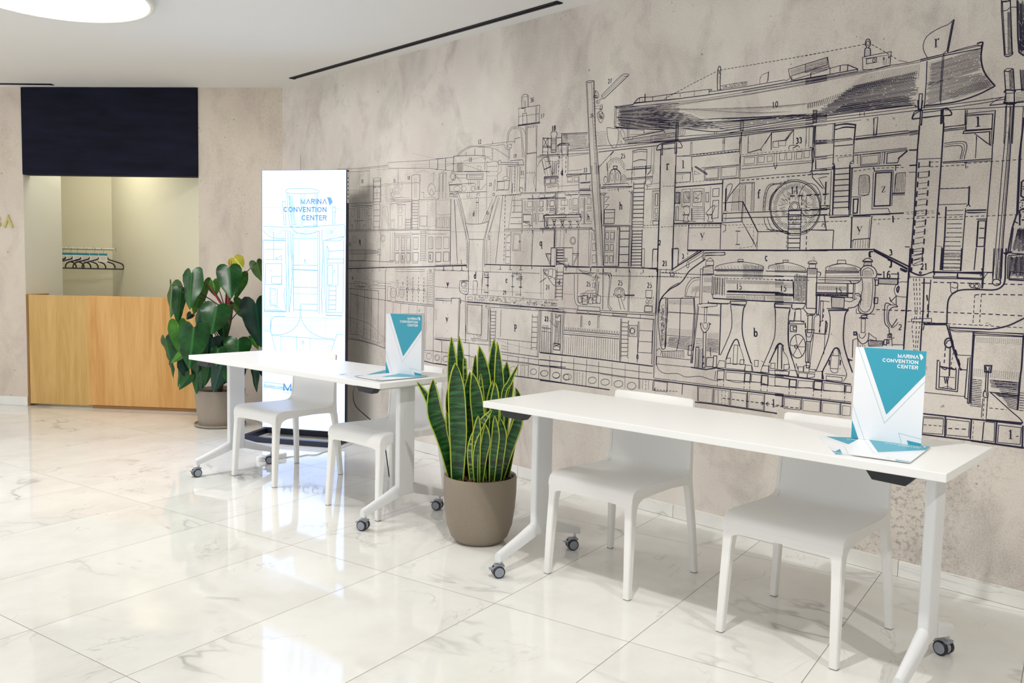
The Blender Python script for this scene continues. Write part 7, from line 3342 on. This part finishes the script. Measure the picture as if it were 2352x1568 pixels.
# snake plant
def snakemat(name,pale):
    m=mat(name,C3(30,80,36),.33,spec=.5,coat=.1); N=NT(m); uv=N.n('ShaderNodeUVMap').outputs[0]
    wv=N.noise(N.mapping(uv,(.9,62,1)),1,4,.6,.25); v=N.coord()
    band=N.ramp(wv,(.40,C3(10,34,18)),(.50,C3(22,72,28)),(.64,C3(54,116,52) if not pale else C3(150,176,120)))
    dk=N.mix(.2 if not pale else .1,band,C3(22,62,28))
    N.l(dk,N.b.inputs['Base Color']); return m
M_sn=snakemat('sansevieria_blade',False); M_snp=snakemat('sansevieria_blade_pale',True); M_sny=mat('sansevieria_margin',C3(176,190,62),.4)
SC=Vector((-.140,4.08,0))
st=thing('potted_snake_plant','upright snake plant with yellow edged blades in a taupe pot between the tables','plant',SC)
for pts,wd,pale in SNAKE:
    p=[Vector(pts[i:i+3]) for i in range(0,12,3)]       # tip .. base
    p=p[::-1]; p[0].z=.295; p[0].y=min(max(p[0].y,-.075),.10)
    if abs(p[0].x)>.13: p[0].x=math.copysign(.13,p[0].x)
    n=16; C=[]
    for i in range(n+1):
        t_=i/n*3; k=min(int(t_),2); t_-=k
        A0,B0,C0,D0=[p[max(0,min(3,j))] for j in (k-1,k,k+1,k+2)]
        C.append(.5*((2*B0)+(C0-A0)*t_+(2*A0-5*B0+4*C0-D0)*t_*t_+(3*B0-A0-3*C0+D0)*t_**3))
    yaw=rnd.uniform(-.35,.35); tw=rnd.uniform(-.4,.4); mb=MB(); prev=None
    for i,c in enumerate(C):
        s=i/n; prof=(.62+.38*min(1,s/.35)) if s<.35 else 1.0
        if s>.62: prof=max(0,1-((s-.62)/.38)**1.9)
        hw=wd*.62*max(prof,.015); d=(C[min(i+1,n)]-C[max(i-1,0)]).normalized()
        view=(SC+c); view.z=0; view.normalize(); x=d.cross(view).normalized(); x=Matrix.Rotation(yaw+tw*(s-.4),3,d)@x; nr=x.cross(d)
        if nr.dot(view)>0: nr=-nr
        mg=min(.0045/max(hw,1e-4),.6)
        us=[-1,-(1-mg),-.45,0,.45,(1-mg),1]; row=[]
        for u in us: row.append((c+x*(u*hw)-nr*(wd*.20*(1-u*u)*(1 if prof>.2 else prof*4)),(u,s*(C[0]-C[-1]).length*1.0)))
        if prev:
            for k in range(6):
                q=[prev[k],prev[k+1],row[k+1],row[k]]; mb.face([a for a,_ in q],1 if k in (0,5) else 0,[(b[0]*wd*6,b[1]) for _,b in q])
        prev=row
    o=mb.build('leaf',[M_snp if pale else M_sn,M_sny],st,weld=True,smooth=180)
    md=o.modifiers.new('s','SOLIDIFY'); md.thickness=.0025; md.offset=0
lathe_obj('pot',[(.0,.0),(.105,.0),(.118,.006),(.140,.03),(.160,.085),(.171,.16),(.177,.24),(.178,.315),(.176,.324),(.168,.326),(.162,.320),(.160,.28),(.0,.27)],(0,0,0),M_pot1,st,64)
lathe_obj('soil',[(.0,.300),(.1,.300),(.161,.298)],(0,0,0),M_soil,st)
for k in range(34):
    a=rnd.uniform(0,2*pi); r=.140*math.sqrt(rnd.uniform(.2,1)); m=MB(); L=rnd.uniform(.02,.045); w_=L*rnd.uniform(.4,.7); h_=rnd.uniform(.006,.014)
    R=Matrix.Translation((r*math.cos(a),r*math.sin(a),.300+h_*.5+rnd.uniform(0,.008)))@Matrix.Rotation(rnd.uniform(0,6),4,'Z')@Matrix.Rotation(rnd.uniform(-.5,.5),4,'X')
    b1=[(-L/2,-w_/2,-h_/2),(L/2,-w_*.3,-h_/2),(L*.4,w_/2,-h_/2),(-L*.35,w_*.4,-h_/2)]; b2=[(x*.7+rnd.uniform(-.002,.002),y*.7,h_/2+rnd.uniform(-.002,.002)) for x,y,z in b1]
    m.loft([[tuple(R@Vector(q)) for q in b1],[tuple(R@Vector(q)) for q in b2]],0); m.build('bark_chip',M_bark,st)
